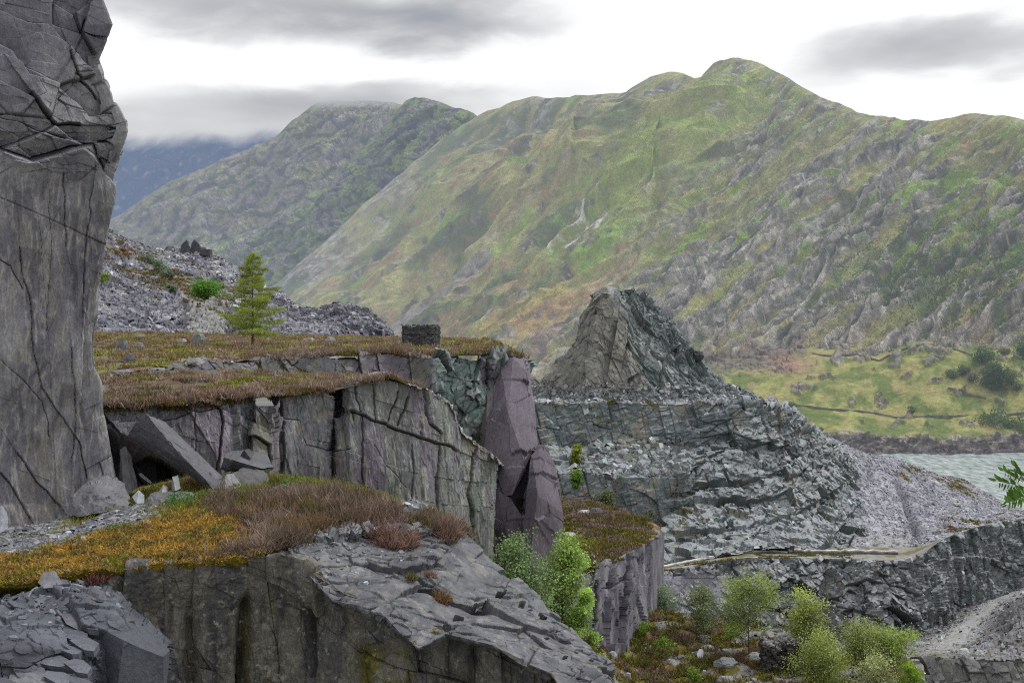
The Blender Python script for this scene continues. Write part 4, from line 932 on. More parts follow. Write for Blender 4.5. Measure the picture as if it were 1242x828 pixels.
col = mix(col, srgb(50, 52, 54), np.clip(.6*k1+.35*k2, 0, .8)); col = mix(col, srgb(140, 142, 142), upn*.75)
moss = smooth(.14, .3, fbm(p/5, 3, 429))*upn*smooth(860, 760, X); col = mix(col, srgb(104, 106, 66), moss*.8)
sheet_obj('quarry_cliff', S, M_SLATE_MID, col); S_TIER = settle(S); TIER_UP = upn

# ---- the long scree slope falling to the lake
top = [(930, 478, 306), (950, 492, 306), (968, 506, 305), (1000, 525, 306), (1040, 546, 312), (1085, 556, 325), (1130, 573, 335), (1170, 582, 340), (1205, 603, 335), (1216, 614, 325), (1260, 625, 300)]
bot = [(985, 700, 236), (1005, 695, 235), (1020, 690, 233), (1040, 684, 231), (1070, 676, 230), (1100, 668, 231), (1122, 664, 233), (1150, 656, 240), (1190, 646, 250), (1225, 636, 258), (1300, 622, 268)]
back_ = [(t[0]+10, t[1]+25, t[2]+60) for t in top]
rows = [back_, top]+[[lerp3(a, b, t, 4*math.sin(t*3.14)) for a, b in zip(top, bot)] for t in (.35, .7)]+[bot]
S = sheet(rows, res=.8); X, Y = S.X, S.Y; p = S.P0
gul = np.exp(-((X-(1085+(Y-560)*.30))/5)**2)*smooth(565, 590, Y)*smooth(662, 640, Y)
e, H, c = facet(p, (1.2, 1.2, 1.2), .55, .5, None, 431); e2, H2, c2 = facet(p, (3.5, 3.5, 3.5), .6, .5, None, 432)
push(S, e*.7+e2*.3+1.4*fbm(p/16, 3, 433)-1.8*gul)
col = mix(srgb(120, 118, 124), srgb(138, 136, 140), smooth(-.2, .2, fbm(p/8, 4, 434)))*hcol(H, 9, .22)*hcol(H2, 9, .08)
flat = np.exp(-((X-1085)/34)**2-((Y-657)/10)**2); col = mix(col, srgb(140, 138, 136), np.clip(flat, 0, .8)); col = mix(col, srgb(86, 84, 90), .7*gul)
mb = smooth(.0, .2, fbm(p/10, 3, 435))*(np.exp(-((X-1105)/28)**2-((Y-575-(X-1105)*.4)/9)**2)+.8*np.exp(-((X-1165)/24)**2-((Y-592-(X-1165)*.3)/9)**2)+.8*smooth(622, 636, Y)*smooth(1130, 1160, X))
col = mix(col, srgb(104, 94, 58), np.clip(mb*1.3, 0, .85))
sheet_obj('scree_slope', S, M_SLATE_MID, col); S_SCREE = settle(S)

# ---- quarry road and the cliff beneath it
re = [(780, 702, 205), (800, 694, 207), (850, 684, 211), (905, 676, 215), (950, 676, 216.5), (1000, 677, 217.5), (1060, 679, 218), (1106, 680, 219), (1124, 668, 224), (1142, 654, 230), (1180, 640, 238), (1215, 632, 244), (1250, 626, 250), (1340, 615, 256)]
rb = [(780, 694, 222), (800, 688, 222), (850, 678, 223), (905, 668, 224), (950, 667, 229), (1000, 667, 231), (1060, 666, 231), (1106, 666, 232), (1124, 662, 235), (1142, 656, 239), (1180, 645, 249), (1215, 636, 257), (1250, 630, 262), (1340, 615, 270)]
rb = [(a[0], a[1]-3, a[2]+4) for a in rb]
S = sheet([rb, re], res=.7); X, Y = S.X, S.Y; p = S.P0
push(S, .12*fbm(p/2, 3, 441), (0, 0, 1)); col = mix(srgb(132, 130, 126), srgb(104, 102, 74), smooth(.0, .25, fbm(p/4, 3, 442)))
sheet_obj('quarry_road', S, M_SOIL, col); S_ROAD = settle(S)
bt = [(780, 800, 195), (800, 800, 195), (850, 800, 197), (905, 796, 199), (950, 792, 200), (1000, 788, 201), (1060, 784, 203), (1106, 780, 205), (1124, 776, 207), (1145, 768, 209), (1160, 748, 215), (1200, 728, 226), (1250, 714, 236), (1340, 700, 245)]
rows = [[(a[0], a[1]-.8, a[2]+.6) for a in re], [(a[0], a[1]+1, a[2]) for a in re], [lerp3(a, b, .3, 0) for a, b in zip(re, bt)], [lerp3(a, b, .65, 0) for a, b in zip(re, bt)], bt]
bt = [(a_[0], a_[1], r_[2]-(6 if a_[0] > 1100 else 9)) for a_, r_ in zip(bt, re)]
rows = [rows[0], rows[1], [lerp3(a, b, .3, 0) for a, b in zip(re, bt)], [lerp3(a, b, .65, 0) for a, b in zip(re, bt)], bt]
S = sheet(rows, res=.7); X, Y = S.X, S.Y; p = S.P0
colw = smooth(1118, 1146, X); tope = np.interp(X, [q[0] for q in re], [q[1] for q in re]); vc, Gc, kc = blocks(p, (3.2, 3.2, 12), .8, .4, jset(5, 80, 12, 0, 6, 0), 457, .3, .05, .2)
v1, G1, k1 = facet(p, (5.5, 5.5, 6), 2.0, .75, rotm(10, -30, 0), 451, .15, .04, 0); v2, G2, k2 = facet(p, (2.1, 2.1, 2.4), 1.05, .8, rotm(10, -38, 0), 452, .08, .05, 0); v3, G3, k3 = facet(p, (.9, .9, .7), .4, .7, rotm(0, -35, 0), 453)
tl = smooth(900, 870, X+.2*(Y-690))*smooth(690, 700, Y)*smooth(745, 720, Y)
vs3, Gs3, ks3 = facet(p, (4.5, 4.5, 1.3), .8, .8, rotm(8, 42, 0), 458, .1, .08, 0)
push(S, smooth(-2, 6, Y-tope)*((v1*.8+v2*.9)*(1-.6*colw)+vc*colw+v3*.6+vs3*.3*(1-colw))*(1-.8*tl)+.5*fbm(p/5, 3, 454))
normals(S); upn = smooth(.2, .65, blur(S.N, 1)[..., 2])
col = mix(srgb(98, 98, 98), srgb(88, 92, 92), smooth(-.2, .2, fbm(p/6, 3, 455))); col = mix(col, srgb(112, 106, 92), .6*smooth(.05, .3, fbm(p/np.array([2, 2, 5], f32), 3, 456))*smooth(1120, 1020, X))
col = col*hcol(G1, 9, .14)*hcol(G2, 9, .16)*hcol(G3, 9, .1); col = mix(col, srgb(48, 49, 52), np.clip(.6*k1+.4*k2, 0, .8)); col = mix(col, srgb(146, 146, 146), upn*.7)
col = mix(col, srgb(112, 108, 116), tl*.9)
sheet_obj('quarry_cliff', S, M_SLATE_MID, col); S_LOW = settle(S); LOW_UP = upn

# ---- floor of the lower level with the ramp, its own edge and the drop below
fl_b = [(700, 790, 200), (800, 790, 200), (905, 788, 208), (1000, 780, 211), (1060, 776, 212), (1106, 772, 215), (1145, 760, 226), (1160, 742, 232), (1200, 723, 242), (1250, 709, 247), (1340, 695, 253)]
fl_f = [(700, 900, 128), (800, 880, 136), (905, 850, 148), (1000, 822, 160), (1060, 806, 166), (1106, 796, 170), (1145, 797, 169), (1175, 799, 168), (1205, 801, 167), (1250, 804, 166), (1340, 808, 164)]
S = sheet([fl_b, [lerp3(a, b, .5, 0) for a, b in zip(fl_b, fl_f)], fl_f], res=.8); X, Y = S.X, S.Y; p = S.P0
e, H, c = facet(p, (1.0, 1.0, 1.0), .4, .5, None, 461)
rise = np.exp(-((X-1240)/34)**2-((Y-768)/22)**2)*smooth(1165, 1200, X+(Y-740)*.4)           # rocky shoulder right of the ramp
ramp = np.exp(-((X-(1205-(Y-735)*1.2))/(13+.3*np.abs(Y-740)))**2)*smooth(712, 722, Y)*smooth(800, 775, Y)
r1, Hr, cr = facet(p, (2.4, 2.4, 2.4), 1.6, .6, rotm(0, -30, 0), 462, .3, .08, .4)
push(S, e*(1-ramp)+.6*fbm(p/8, 3, 463)+rise*(5+r1*1.2), (0, 0, 1))
col = mix(srgb(118, 116, 118), srgb(104, 100, 92), smooth(-.1, .25, fbm(p/5, 3, 464)))*hcol(H, 9, .2); col = mix(col, srgb(142, 141, 136), np.clip(ramp*1.1, 0, .9)); col = mix(col, srgb(96, 92, 66), .7*smooth(.1, .25, fbm(p/4, 3, 465))*smooth(780, 792, Y))
col = mix(col, srgb(94, 93, 93), np.clip(rise*1.4, 0, 1)*.8)
sheet_obj('quarry_floor', S, M_SLATE_MID, col); S_FLOOR = settle(S)
rows = [[(a[0], a[1]-.5, a[2]+.4) for a in fl_f], [(a[0], a[1]+1, a[2]-.1) for a in fl_f], [(a[0], a[1]+80, a[2]-5) for a in fl_f]]
S = sheet(rows, res=.8); p = S.P0
v1, G1, k1 = blocks(p, (2.2, 2.2, 6), .9, .5, jset(10, 80, 12, 0, 8, 0), 471, .2, .04, .2); v2, G2, k2 = facet(p, (1, 1, 1), .5, .6, None, 472)
push(S, v1+v2*.6); col = mix(srgb(94, 92, 90), srgb(106, 104, 98), smooth(-.2, .2, fbm(p/3, 3, 473)))*hcol(G1, 9, .15)*hcol(G2, 9, .1); col = mix(col, srgb(48, 48, 50), .7*k1)
sheet_obj('quarry_cliff', S, M_SLATE_MID, col)

# ---- heather slope at the bottom of the picture
hb = [(560, 735, 118), (640, 738, 116), (712, 742, 114), (770, 742, 113), (810, 745, 112), (860, 752, 110), (905, 760, 108), (950, 766, 107), (1000, 778, 104), (1060, 790, 100), (1100, 800, 97), (1120, 812, 94)]
hf = [(560, 770, 55), (640, 800, 56), (705, 850, 59), (770, 960, 66), (810, 960, 67), (860, 960, 67), (905, 960, 67), (950, 960, 68), (1000, 960, 68), (1060, 960, 69), (1110, 960, 69), (1140, 960, 70)]
hm = [lerp3(a, b, .5, -6) for a, b in zip(hb, hf)]
S = sheet([[(a[0], a[1]+14, a[2]+8) for a in hb], hb, hm, hf], res=.9); X, Y = S.X, S.Y; p = S.P0
push(S, .9*fbm(p/6, 4, 481)+.2*fbm(p/1.3, 3, 482), (0, 0, 1))
n1 = fbm(p/4, 4, 483); col = mix(srgb(96, 92, 44), srgb(100, 80, 62), smooth(-.15, .15, n1)); col = mix(col, srgb(112, 116, 52), smooth(.12, .3, fbm(p/2.5, 3, 484)))
RUB = smooth(.20, .28, fbm(p/2.6, 3, 485)+.16*smooth(840, 900, X)); col = mix(col, srgb(124, 122, 120), RUB)
sheet_obj('heath_slope', S, M_SOIL, col); S_HEATH = settle(S); HEATH_N = n1

# ---- the slate tip hill at the left, with its small cliff
top = [(60, 262, 240), (100, 268, 250), (132, 280, 262), (150, 289, 268), (180, 298, 272), (205, 302, 274), (235, 305, 276), (258, 308, 276), (280, 320, 272), (305, 338, 266), (335, 353, 260), (350, 363, 255), (366, 372, 250), (388, 374, 246), (408, 374, 243), (428, 375, 240), (445, 378, 236), (458, 388, 232), (470, 400, 230), (480, 412, 228)]
bo = [(x, 420, d) for x, d in zip((60, 100, 132, 150, 180, 205, 235, 258, 280, 305, 335, 350, 366, 388, 408, 428, 445, 458, 472, 484), (150, 150, 150, 150, 151, 152, 154, 156, 158, 162, 166, 170, 174, 180, 188, 196, 204, 212, 218, 224))]
def lr(t, dy=0): return [lerp3(a, b, t, dy) for a, b in zip(top, bo)]
S = sheet([[(a[0]+4, a[1]+14, a[2]+25) for a in top], top, lr(.3), lr(.6), bo], res=.75); X, Y = S.X, S.Y; p = S.P0
e, H, c = facet(p, (1.3, 1.3, .9), .8, .5, rotm(0, 25, 0), 491, 0, .1, .3); e2, H2, c2 = blocks(p, (6, 6, 2.6), 1.0, .5, jset(20, 100, 25, 0, 10, 0), 492, .15, .05, .3)
lc = smooth(222, 232, X)*smooth(276, 268, X)*smooth(374, 378, Y); e3, H3, c3 = blocks(p, (1.6, 1.6, 6), .6, .5, jset(8, 80, 10, 0, 5, 0), 493, .2, .06, .2)
hump = smooth(385, 396, X)*smooth(480, 470, X)
push(S, e*(1-.8*lc)*.8+e2*.7+1.4*fbm(p/14, 3, 494)*smooth(0, .25, (Y-np.interp(X, [q[0] for q in top], [q[1] for q in top]))/60)+lc*(e3+1.5)+hump*e2*.8)
col = mix(srgb(118, 117, 120), srgb(98, 96, 104), smooth(-.15, .2, fbm(p/9, 4, 495)))*hcol(H, 9, .3)*hcol(H2, 9, .1)
col = mix(col, srgb(160, 158, 156), .8*(_r(H, 12) > .86)*smooth(392, 380, Y))
dk = smooth(.05, .25, fbm(p/np.array([14, 14, 5], f32), 3, 496)); col = mix(col, srgb(78, 75, 84), .7*dk)
band = np.exp(-(((Y-310)-(X-140)*.45)/(9+.04*X))**2)*smooth(300, 250, X); col = mix(col, srgb(104, 92, 62), np.clip(band*smooth(-.15, .1, fbm(p/6, 3, 497)), 0, .85))
col = mix(col, srgb(96, 110, 92), .7*np.exp(-((X-192)/14)**2-((Y-325)/16)**2)*smooth(-.2, .2, fbm(p/3, 3, 498)))
col = mix(col, mix(srgb(110, 108, 106), srgb(136, 132, 124), smooth(-.1, .2, fbm(p/np.array([1, 1, 5], f32), 3, 499))), lc*.9); col = mix(col, srgb(104, 84, 68), .8*smooth(222, 232, X)*smooth(276, 268, X)*np.exp(-((Y-374)/3)**2))
sheet_obj('slate_tip', S, M_SLATE_MID, col); S_TIP = settle(S)
# ================================================================== the near ledge
ex = [-70, 0, 60, 100, 130, 170, 215, 250, 300, 340, 370, 410, 450, 490, 520, 548, 566]
ey = [716, 706, 702, 694, 690, 686, 683, 680, 674, 664, 656, 646, 641, 642, 645, 650, 655]
eD = [26.5, 27.2, 27.8, 28.3, 28.6, 28.9, 29.3, 29.6, 30.2, 31, 31.8, 33, 34, 34.6, 35.2, 36, 36.8]
by = [646, 643, 636, 622, 606, 592, 580, 576, 574, 576, 580, 588, 598, 612, 622, 634, 646]
bD = [33, 34.4, 36, 38.5, 40.5, 43, 45.5, 46.5, 47.5, 48, 47, 45, 42.5, 40.8, 40, 39.2, 38.6]
edge = list(zip(ex, ey, eD)); bk = list(zip(ex, by, bD))
ext = [(x, y-3, d+7) for x, y, d in bk]
def lz(a, b, t, dz=0):
    """interpolate on the ground (in space, not in the picture)"""
    w = P(*a)*(1-t)+P(*b)*t; w[2] += dz
    return (621+F*w[0]/w[1], HOR-F*w[2]/w[1], w[1])
hm = [0, 0, .02, .05, .08, .12, .16, .2, .25, .35, .45, .5, .5, .45, .35, .2, .1]
rows = [ext, bk, [lz(b, e, .35, h*.8) for b, e, h in zip(bk, edge, hm)], [lz(b, e, .7, h) for b, e, h in zip(bk, edge, hm)], edge, [(x, y+6, d+.1) for x, y, d in edge], [(x, y+22, d+.9) for x, y, d in edge]]
S = sheet(rows, res=.75, su=True); X, Y = S.X, S.Y; p = S.P0
tE = np.interp(X, ex, ey); tB = np.interp(X, ex, by); T = np.clip((Y-tB)/(tE-tB+1e-6), -1, 1.5)
# zones: slate gravel by the cliff foot, yellow moss along the lip, heather to the right
grav = smooth(.12, .24, T)*smooth(.52, .40, T+.10*fbm(p/1.2, 3, 504))*smooth(205, 165, X+14*fbm(p/.8, 3, 505)); grav = np.maximum(grav, smooth(.3, .1, T)*smooth(110, 60, X))
grav2 = np.exp(-((X-335)/38)**2-((Y-598)/7)**2); grav3 = np.exp(-((X-500)/22)**2-((Y-622)/12)**2)*1.2
GR = np.clip(grav+smooth(.35, .6, grav2+.2*fbm(p/.6, 3, 506))+smooth(.5, .7, grav3+.3*fbm(p/.5, 3, 507)), 0, 1)
lipslate = smooth(345, 385, X)*smooth(.80, .95, T+.12*fbm(p/.8, 3, 508)); GR = np.clip(GR+lipslate, 0, 1)
MOSS = smooth(.36, .5, T+.1*fbm(p/1.4, 3, 509))*smooth(350, 290, X+70*fbm(p/1.6, 4, 510))*(1-GR)
cush = .10*fbm(p/.55, 4, 511)+.05*fbm(p/.16, 3, 512)
push(S, .10*fbm(p/2.0, 3, 513)+cush*(.5+1.1*MOSS), (0, 0, 1))
n1 = fbm(p/.9, 4, 514); n2 = fbm(p/.3, 3, 515)
col = mix(srgb(106, 96, 54), srgb(112, 114, 56), smooth(-.2, .25, n1)); col = mix(col, srgb(100, 82, 66), smooth(.05, .3, n2+.2*n1))
ms = mix(srgb(156, 126, 56), srgb(128, 114, 46), smooth(-.15, .25, n1)); ms = mix(ms, srgb(164, 128, 56), .7*smooth(.0, .3, n2)); ms = mix(ms, srgb(104, 82, 52), .7*smooth(.15, .35, -n2+.2*n1))
ms = mix(ms, srgb(92, 96, 30), .7*smooth(.9, 1.02, T+.1*n1))
col = mix(col, ms, MOSS); col = mix(col, srgb(104, 104, 106), GR)
sheet_obj('ledge', S, M_SOIL, col); S_LEDGE = settle(S, 4); LX, LY, LT, LGR, LMOSS = X, Y, T, GR, MOSS

# ---- dark lichened face under the lip
fx = [70, 100, 130, 170, 215, 250, 300, 340, 370, 405, 440, 480, 520, 560, 600, 650, 700, 760]
fy = [697, 694, 691, 687, 684, 681, 676, 672, 680, 712, 726, 748, 762, 764, 772, 790, 815, 850]
fD = [28.6, 28.7, 28.8, 29.1, 29.5, 29.8, 30.3, 30.6, 30.4, 29.9, 29.5, 29, 29.1, 29.3, 29.4, 29.4, 29.5, 30]
t0 = list(zip(fx, fy, fD))
rows = [[(x, y-5, d+1.5) for x, y, d in t0], t0, [(x, max(780, y+20)*.5+y*.5+8, d+.35) for x, y, d in t0], [(x, max(780, y+20)+20, d+.25) for x, y, d in t0], [(x, 960, d-.3) for x, y, d in t0]]
S = sheet(rows, res=.75); X, Y = S.X, S.Y; p = S.P0
JF = jset(6, 80, 25, 0, 4, 0)
v1, G1, k1 = blocks(p, (1.7, 1.7, 4.5), .22, .5, JF, 521, .05, .02, .3); v2, G2, k2 = blocks(p, (.5, .5, 1.2), .07, .5, JF, 522, .02, .05, .3)
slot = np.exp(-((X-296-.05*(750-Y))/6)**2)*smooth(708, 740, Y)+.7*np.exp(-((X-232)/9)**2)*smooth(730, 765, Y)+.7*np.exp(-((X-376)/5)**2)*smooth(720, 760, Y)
push(S, v1+v2+.16*fbm(p/.8, 4, 523)+.05*fbm(p/.2, 3, 524)-.5*slot)
n1 = fbm(p/np.array([.6, .6, 2.2], f32), 4, 525)
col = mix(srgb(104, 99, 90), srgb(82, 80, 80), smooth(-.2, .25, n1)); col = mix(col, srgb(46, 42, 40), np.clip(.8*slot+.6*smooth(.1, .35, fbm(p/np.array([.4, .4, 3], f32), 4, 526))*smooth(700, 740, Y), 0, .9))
col = mix(col, srgb(128, 126, 118), .6*smooth(.15, .35, fbm(p/.22, 3, 527))*smooth(-.3, .2, fbm(p/1.0, 2, 528)))
yl = np.exp(-((X-325)/9)**2)*smooth(700, 740, Y)*.6+np.exp(-((X-448)/20)**2)*smooth(770, 790, Y)+np.exp(-((X-484)/14)**2)*smooth(775, 795, Y)+.5*np.exp(-((X-300)/5)**2)*smooth(710, 730, Y)
col = mix(col, mix(srgb(104, 96, 30), srgb(78, 74, 34), smooth(-.2, .2, fbm(p/.35, 3, 529))), np.clip(yl*smooth(-.25, .1, n1), 0, .9))
sheet_obj('ledge_face', S, M_SLATE_LICHEN, col)

# ---- the tilted slab
far = [(366, 648, 32.6), (410, 640, 34.2), (450, 634, 35.4), (520, 640, 36.2), (562, 645, 36.8), (590, 672, 36.2), (617, 698, 35.4), (637, 711, 34.8), (662, 732, 33.8), (690, 760, 32.8), (735, 799, 31.4), (752, 828, 30.6), (775, 870, 29.8), (800, 930, 29)]
near = [(352, 668, 30.9), (368, 690, 30.3), (384, 708, 29.8), (402, 728, 29.3), (437, 735, 28.8), (468, 748, 28.4), (486, 768, 28.1), (508, 786, 27.9), (540, 768, 28.4), (598, 782, 28.3), (628, 800, 28.2), (668, 816, 28.1), (690, 850, 27.8), (720, 930, 27.2)]
drop = [(x+6, y+7, d+.9) for x, y, d in near]; bck = [(x-6, y+10, d+1.6) for x, y, d in far]
rows = [bck, far, [lz(f_, n_, .5, .12) for f_, n_ in zip(far, near)], near, [(x, y+1.5, d+.05) for x, y, d in near], drop]
S = sheet(rows, res=.75); X, Y = S.X, S.Y; p = S.P0
JS = jset(60, 150, 20, 180, 10, 0)
v1, G1, k1 = facet(p, (2.8, 1.6, .9), .20, .85, rotm(0, 20, 35), 541, .05, .03, 0); v2, G2, k2 = facet(p, (1.0, .6, .4), .085, .85, rotm(0, 24, 30), 542, .02, .05, 0)
v3, G3, k3 = facet(p, (.35, .25, .15), .03, .6, rotm(0, 20, 30), 543)
rg = smooth(.0, .3, fbm(p/1.6, 3, 544)+.3*smooth(520, 420, X)); edgy = smooth(560, 500, X)
hol = np.zeros_like(X)
for hx, hy, hw in ((581, 738, 9), (606, 721, 6), (632, 733, 4), (656, 746, 4), (676, 766, 3), (658, 750, 5), (555, 750, 7), (642, 740, 3), (664, 772, 3), (700, 788, 3), (684, 800, 3), (716, 802, 3)):
    u_ = (X-hx)/hw; v_ = (Y-hy)/(hw*.75); hol = np.maximum(hol, ((np.maximum(np.abs(u_+.3*v_), np.abs(v_)+.5*u_*(u_ > 0)) < .9)).astype(f32)*hw/9)
push(S, v1*(.6+.6*rg)+v2*(.4+.9*rg)+v3*(.5+rg)+.10*fbm(p/1.3, 4, 545)-.38*hol)
n1 = fbm(p/.8, 4, 546)
col = mix(srgb(92, 92, 95), srgb(74, 74, 78), smooth(-.2, .25, n1)); col = mix(col, srgb(128, 122, 112), .4*smooth(.05, .3, fbm(p/.4, 3, 547))); col = mix(col, srgb(142, 140, 138), .4*smooth(.2, .4, fbm(p/.25, 3, 548)))
col = col*hcol(G1, 9, .10)*hcol(G2, 9, .07); JD, JC = joints(S, [([(372, 665), (420, 660), (470, 690), (520, 720), (580, 760)], .12, .9, .12, 20), ([(400, 650), (450, 676), (500, 686), (560, 720), (640, 770)], -.1, .8, .1, 20)])
col = mix(col, srgb(40, 40, 42), np.clip(.35*k1+.3*k2*rg+.6*hol, 0, .9))
sheet_obj('rock_slab', S, M_SLATE, col); S_SLAB = settle(S)

# ---- stepped broken outcrop in the bottom left corner
oy = [(-70, 726, 26.4), (0, 724, 26.6), (30, 719, 26.8), (50, 711, 27.2), (70, 706, 27.4), (92, 712, 27.3), (115, 716, 27.2), (134, 724, 27.0), (150, 742, 26.8), (176, 766, 26.4), (200, 788, 26.2)]
m1 = [(-70, 745, 24.6), (0, 745, 24.6), (30, 742, 24.8), (50, 738, 25.0), (70, 738, 25.0), (92, 742, 25.2), (115, 745, 25.4), (134, 752, 25.3), (150, 768, 25.4), (172, 786, 25.6), (196, 800, 25.8)]
m2 = [(-70, 790, 22.6), (0, 790, 22.6), (30, 790, 22.8), (50, 788, 23.2), (70, 788, 23.6), (92, 790, 24.0), (112, 790, 24.4), (130, 790, 24.8), (145, 800, 25.0), (168, 812, 25.4), (194, 826, 25.7)]
m3 = [(x, 960, d-1.2) for x, y, d in m2]
rows = [[(x, y-6, d+1.6) for x, y, d in oy], oy, m1, m2, m3]
rows = [r+[(r[-1][0]+2, r[-1][1]+4, r[-1][2]+3)] for r in rows]
S = sheet(rows, res=.75); X, Y = S.X, S.Y; p = S.P0
JO = jset(35, 120, 24, -20, 6, 0)
v1, G1, k1 = blocks(p, (2.1, 2.1, .8), .28, .45, JO, 561, .08, .02, .15); v2, G2, k2 = blocks(p, (1.1, 1.1, .26), .10, .4, JO, 562, .03, .04, .15); v3, G3, k3 = facet(p, (.3, .3, .12), .04, .6, rotm(0, 15, 30), 563)
push(S, v1+v2+v3+.1*fbm(p/1.2, 3, 564))
col = mix(srgb(82, 83, 90), srgb(66, 67, 74), smooth(-.2, .25, fbm(p/1.2, 4, 565)))*hcol(G1, 9, .12)*hcol(G2, 9, .10); col = mix(col, srgb(36, 36, 38), np.clip(.7*k1+.4*k2, 0, .85))
sheet_obj('rock_outcrop', S, M_SLATE, col); S_OUT = settle(S)
# ================================================================== growing things and loose stones
M_TWIG = leaf_mat('heather_twigs', .15, .8); M_MOSS = leaf_mat('moss_fronds', .25, .9); M_LEAF = leaf_mat('leaf', .4, .55)
M_LEAF_FAR = leaf_mat('leaf_far', .3, .7, haze=True); M_BARK = surf_mat('bark', 4, 20, .3, .3, bump=.4, bdist=.02, rough=.9, spec=.1)
M_CHIP = surf_mat('slate_flakes', 2.0, 9.0, .2, .25, bump=.3, bdist=.03, rough=.6, spec=.35)
M_CHIP_FAR = surf_mat('slate_flakes_far', .8, 3.0, .2, .25, bump=.2, bdist=.1, rough=.65, spec=.3)
M_STONE = surf_mat('walling_stone', 1.2, 6.0, .3, .35, bump=.5, bdist=.05, rough=.85, spec=.15)
rg_ = np.random.default_rng(5)
def on(s, px_, py_, X=None):
    """the point of a built surface nearest to a reference position, and its normal"""
    d = (s.X-px_)**2+((s.Y-py_))**2; i = np.unravel_index(np.argmin(d), d.shape)
    return s.V[i].astype(np.float64), s.N0[i].astype(np.float64)

def flakes(name, s, n, lo, hi, mask, mat, seed, **k):
    r = np.random.default_rng(seed); pos, N, i = pick(s, n, r, mask)
    size = lo*(hi/lo)**(r.uniform(0, 1, n)**1.8)
    k['col'] = .35*np.array(k.get('col', C1))[None]+.65*1.12*s.C[i]
    return arr_obj(name, chips_arrays(pos, N, size, r, **k), mat, kind='stuff')

C1 = tuple(srgb(112, 110, 113)); C2 = tuple(srgb(122, 122, 123))
flakes('slate_gravel', S_LEDGE, 9000, .10, .42, (LGR*(LX < 340)), M_CHIP, 601, col=C1, jit=.3, light=.10, thick=(.08, .22))
flakes('slate_gravel', S_LEDGE, 2600, .16, .7, (LGR*(LX >= 340)), M_CHIP, 602, col=C1, jit=.5, light=.05, thick=(.1, .3))
flakes('slate_gravel', S_OUT, 420, .10, .40, smooth(790, 730, S_OUT.Y)*smooth(.3, .8, S_OUT.N0[..., 2])*smooth(160, 110, S_OUT.X), M_CHIP, 603, col=C1, jit=.25, light=.15, thick=(.06, .18))
flakes('slate_gravel', S_SLAB, 500, .08, .3, smooth(560, 420, S_SLAB.X)*smooth(720, 660, S_SLAB.Y), M_CHIP, 604, col=C2, jit=.3, light=.1)
flakes('slate_debris', S_PIN, 5200, .5, 2.4, smooth(462, 474, S_PIN.Y), M_CHIP_FAR, 605, col=C2, jit=.6, light=.12)
flakes('slate_debris', S_PIN, 1200, .5, 1.6, smooth(440, 420, S_PIN.Y)*smooth(735, 760, S_PIN.X-.3*(S_PIN.Y-350))*smooth(.2, .5, S_PIN.N0[..., 2]), M_CHIP_FAR, 606, col=C2, jit=.6, light=.12)
tx, ty = S_TIER.X, S_TIER.Y
flakes('slate_debris', S_TIER, 2600, .8, 3.2, smooth(690, 720, tx)*smooth(835, 820, tx)*smooth(532-.0*tx, 552, ty+.14*(tx-760))*smooth(580, 574, ty), M_CHIP_FAR, 607, col=tuple(srgb(120, 122, 120)), jit=.9, light=.05, thick=(.25, .6))
flakes('slate_debris', S_TIER, 1900, .5, 2.6, TIER_UP*smooth(490, 500, ty)*(.15+.85*smooth(820, 860, tx)), M_CHIP_FAR, 608, col=tuple(srgb(128, 130, 130)), jit=.3, light=.06, thick=(.12, .35))
flakes('slate_debris', S_TIER, 1700, .5, 2.2, smooth(480, 484, ty)*smooth(492, 488, ty), M_CHIP_FAR, 609, col=C2, jit=.6, light=.12)
flakes('slate_scree', S_SCREE, 22000, .28, 1.0, np.ones_like(S_SCREE.X)*smooth(-.2, .1, 1-np.exp(-((S_SCREE.X-1085)/34)**2-((S_SCREE.Y-657)/10)**2)*1.3), M_CHIP_FAR, 610, col=tuple(srgb(118, 116, 122)), jit=.5, light=.10)
flakes('slate_debris', S_LOW, 650, .5, 2.4, LOW_UP, M_CHIP_FAR, 611, col=C2, jit=.35, light=.2, thick=(.12, .4))
flakes('slate_debris', S_FLOOR, 3600, .35, 1.3, smooth(1000, 1040, S_FLOOR.X)*(1-.85*np.exp(-((S_FLOOR.X-(1205-(S_FLOOR.Y-735)*1.2))/(14+.3*np.abs(S_FLOOR.Y-740)))**2)), M_CHIP_FAR, 612, col=C1, jit=.5, light=.1)
flakes('slate_scree', S_TIP, 11000, .4, 1.8, (1-.8*lc)*(1-.75*np.clip(band, 0, 1)), M_CHIP_FAR, 613, col=tuple(srgb(120, 118, 122)), jit=.55, light=.16)
flakes('slate_debris', S_HEATH, 1300, .25, 1.3, RUB, M_CHIP, 614, col=C2, jit=.5, light=.15)
flakes('slate_debris', S_PLAT, 420, .3, 1.6, smooth(740, 690, S_PLAT.X)*smooth(668, 680, S_PLAT.Y), M_CHIP, 615, col=C2, jit=.6, light=.15)
flakes('slate_debris', S_TERR, 700, .12, .6, smooth(.1, .3, fbm(S_TERR.P0/3, 3, 616)), M_CHIP, 616, col=C2, jit=.4, light=.15)
flakes('slate_debris', S_BENCH, 500, .12, .6, BENCH_ROCK, M_CHIP, 617, col=C2, jit=.4, light=.12)
flakes('slate_debris', S_TERR, 500, .2, .8, smooth(436, 445, S_TERR.Y)*smooth(215, 240, S_TERR.X)*smooth(330, 300, S_TERR.X), M_CHIP, 618, col=C1, jit=.6, light=.1)

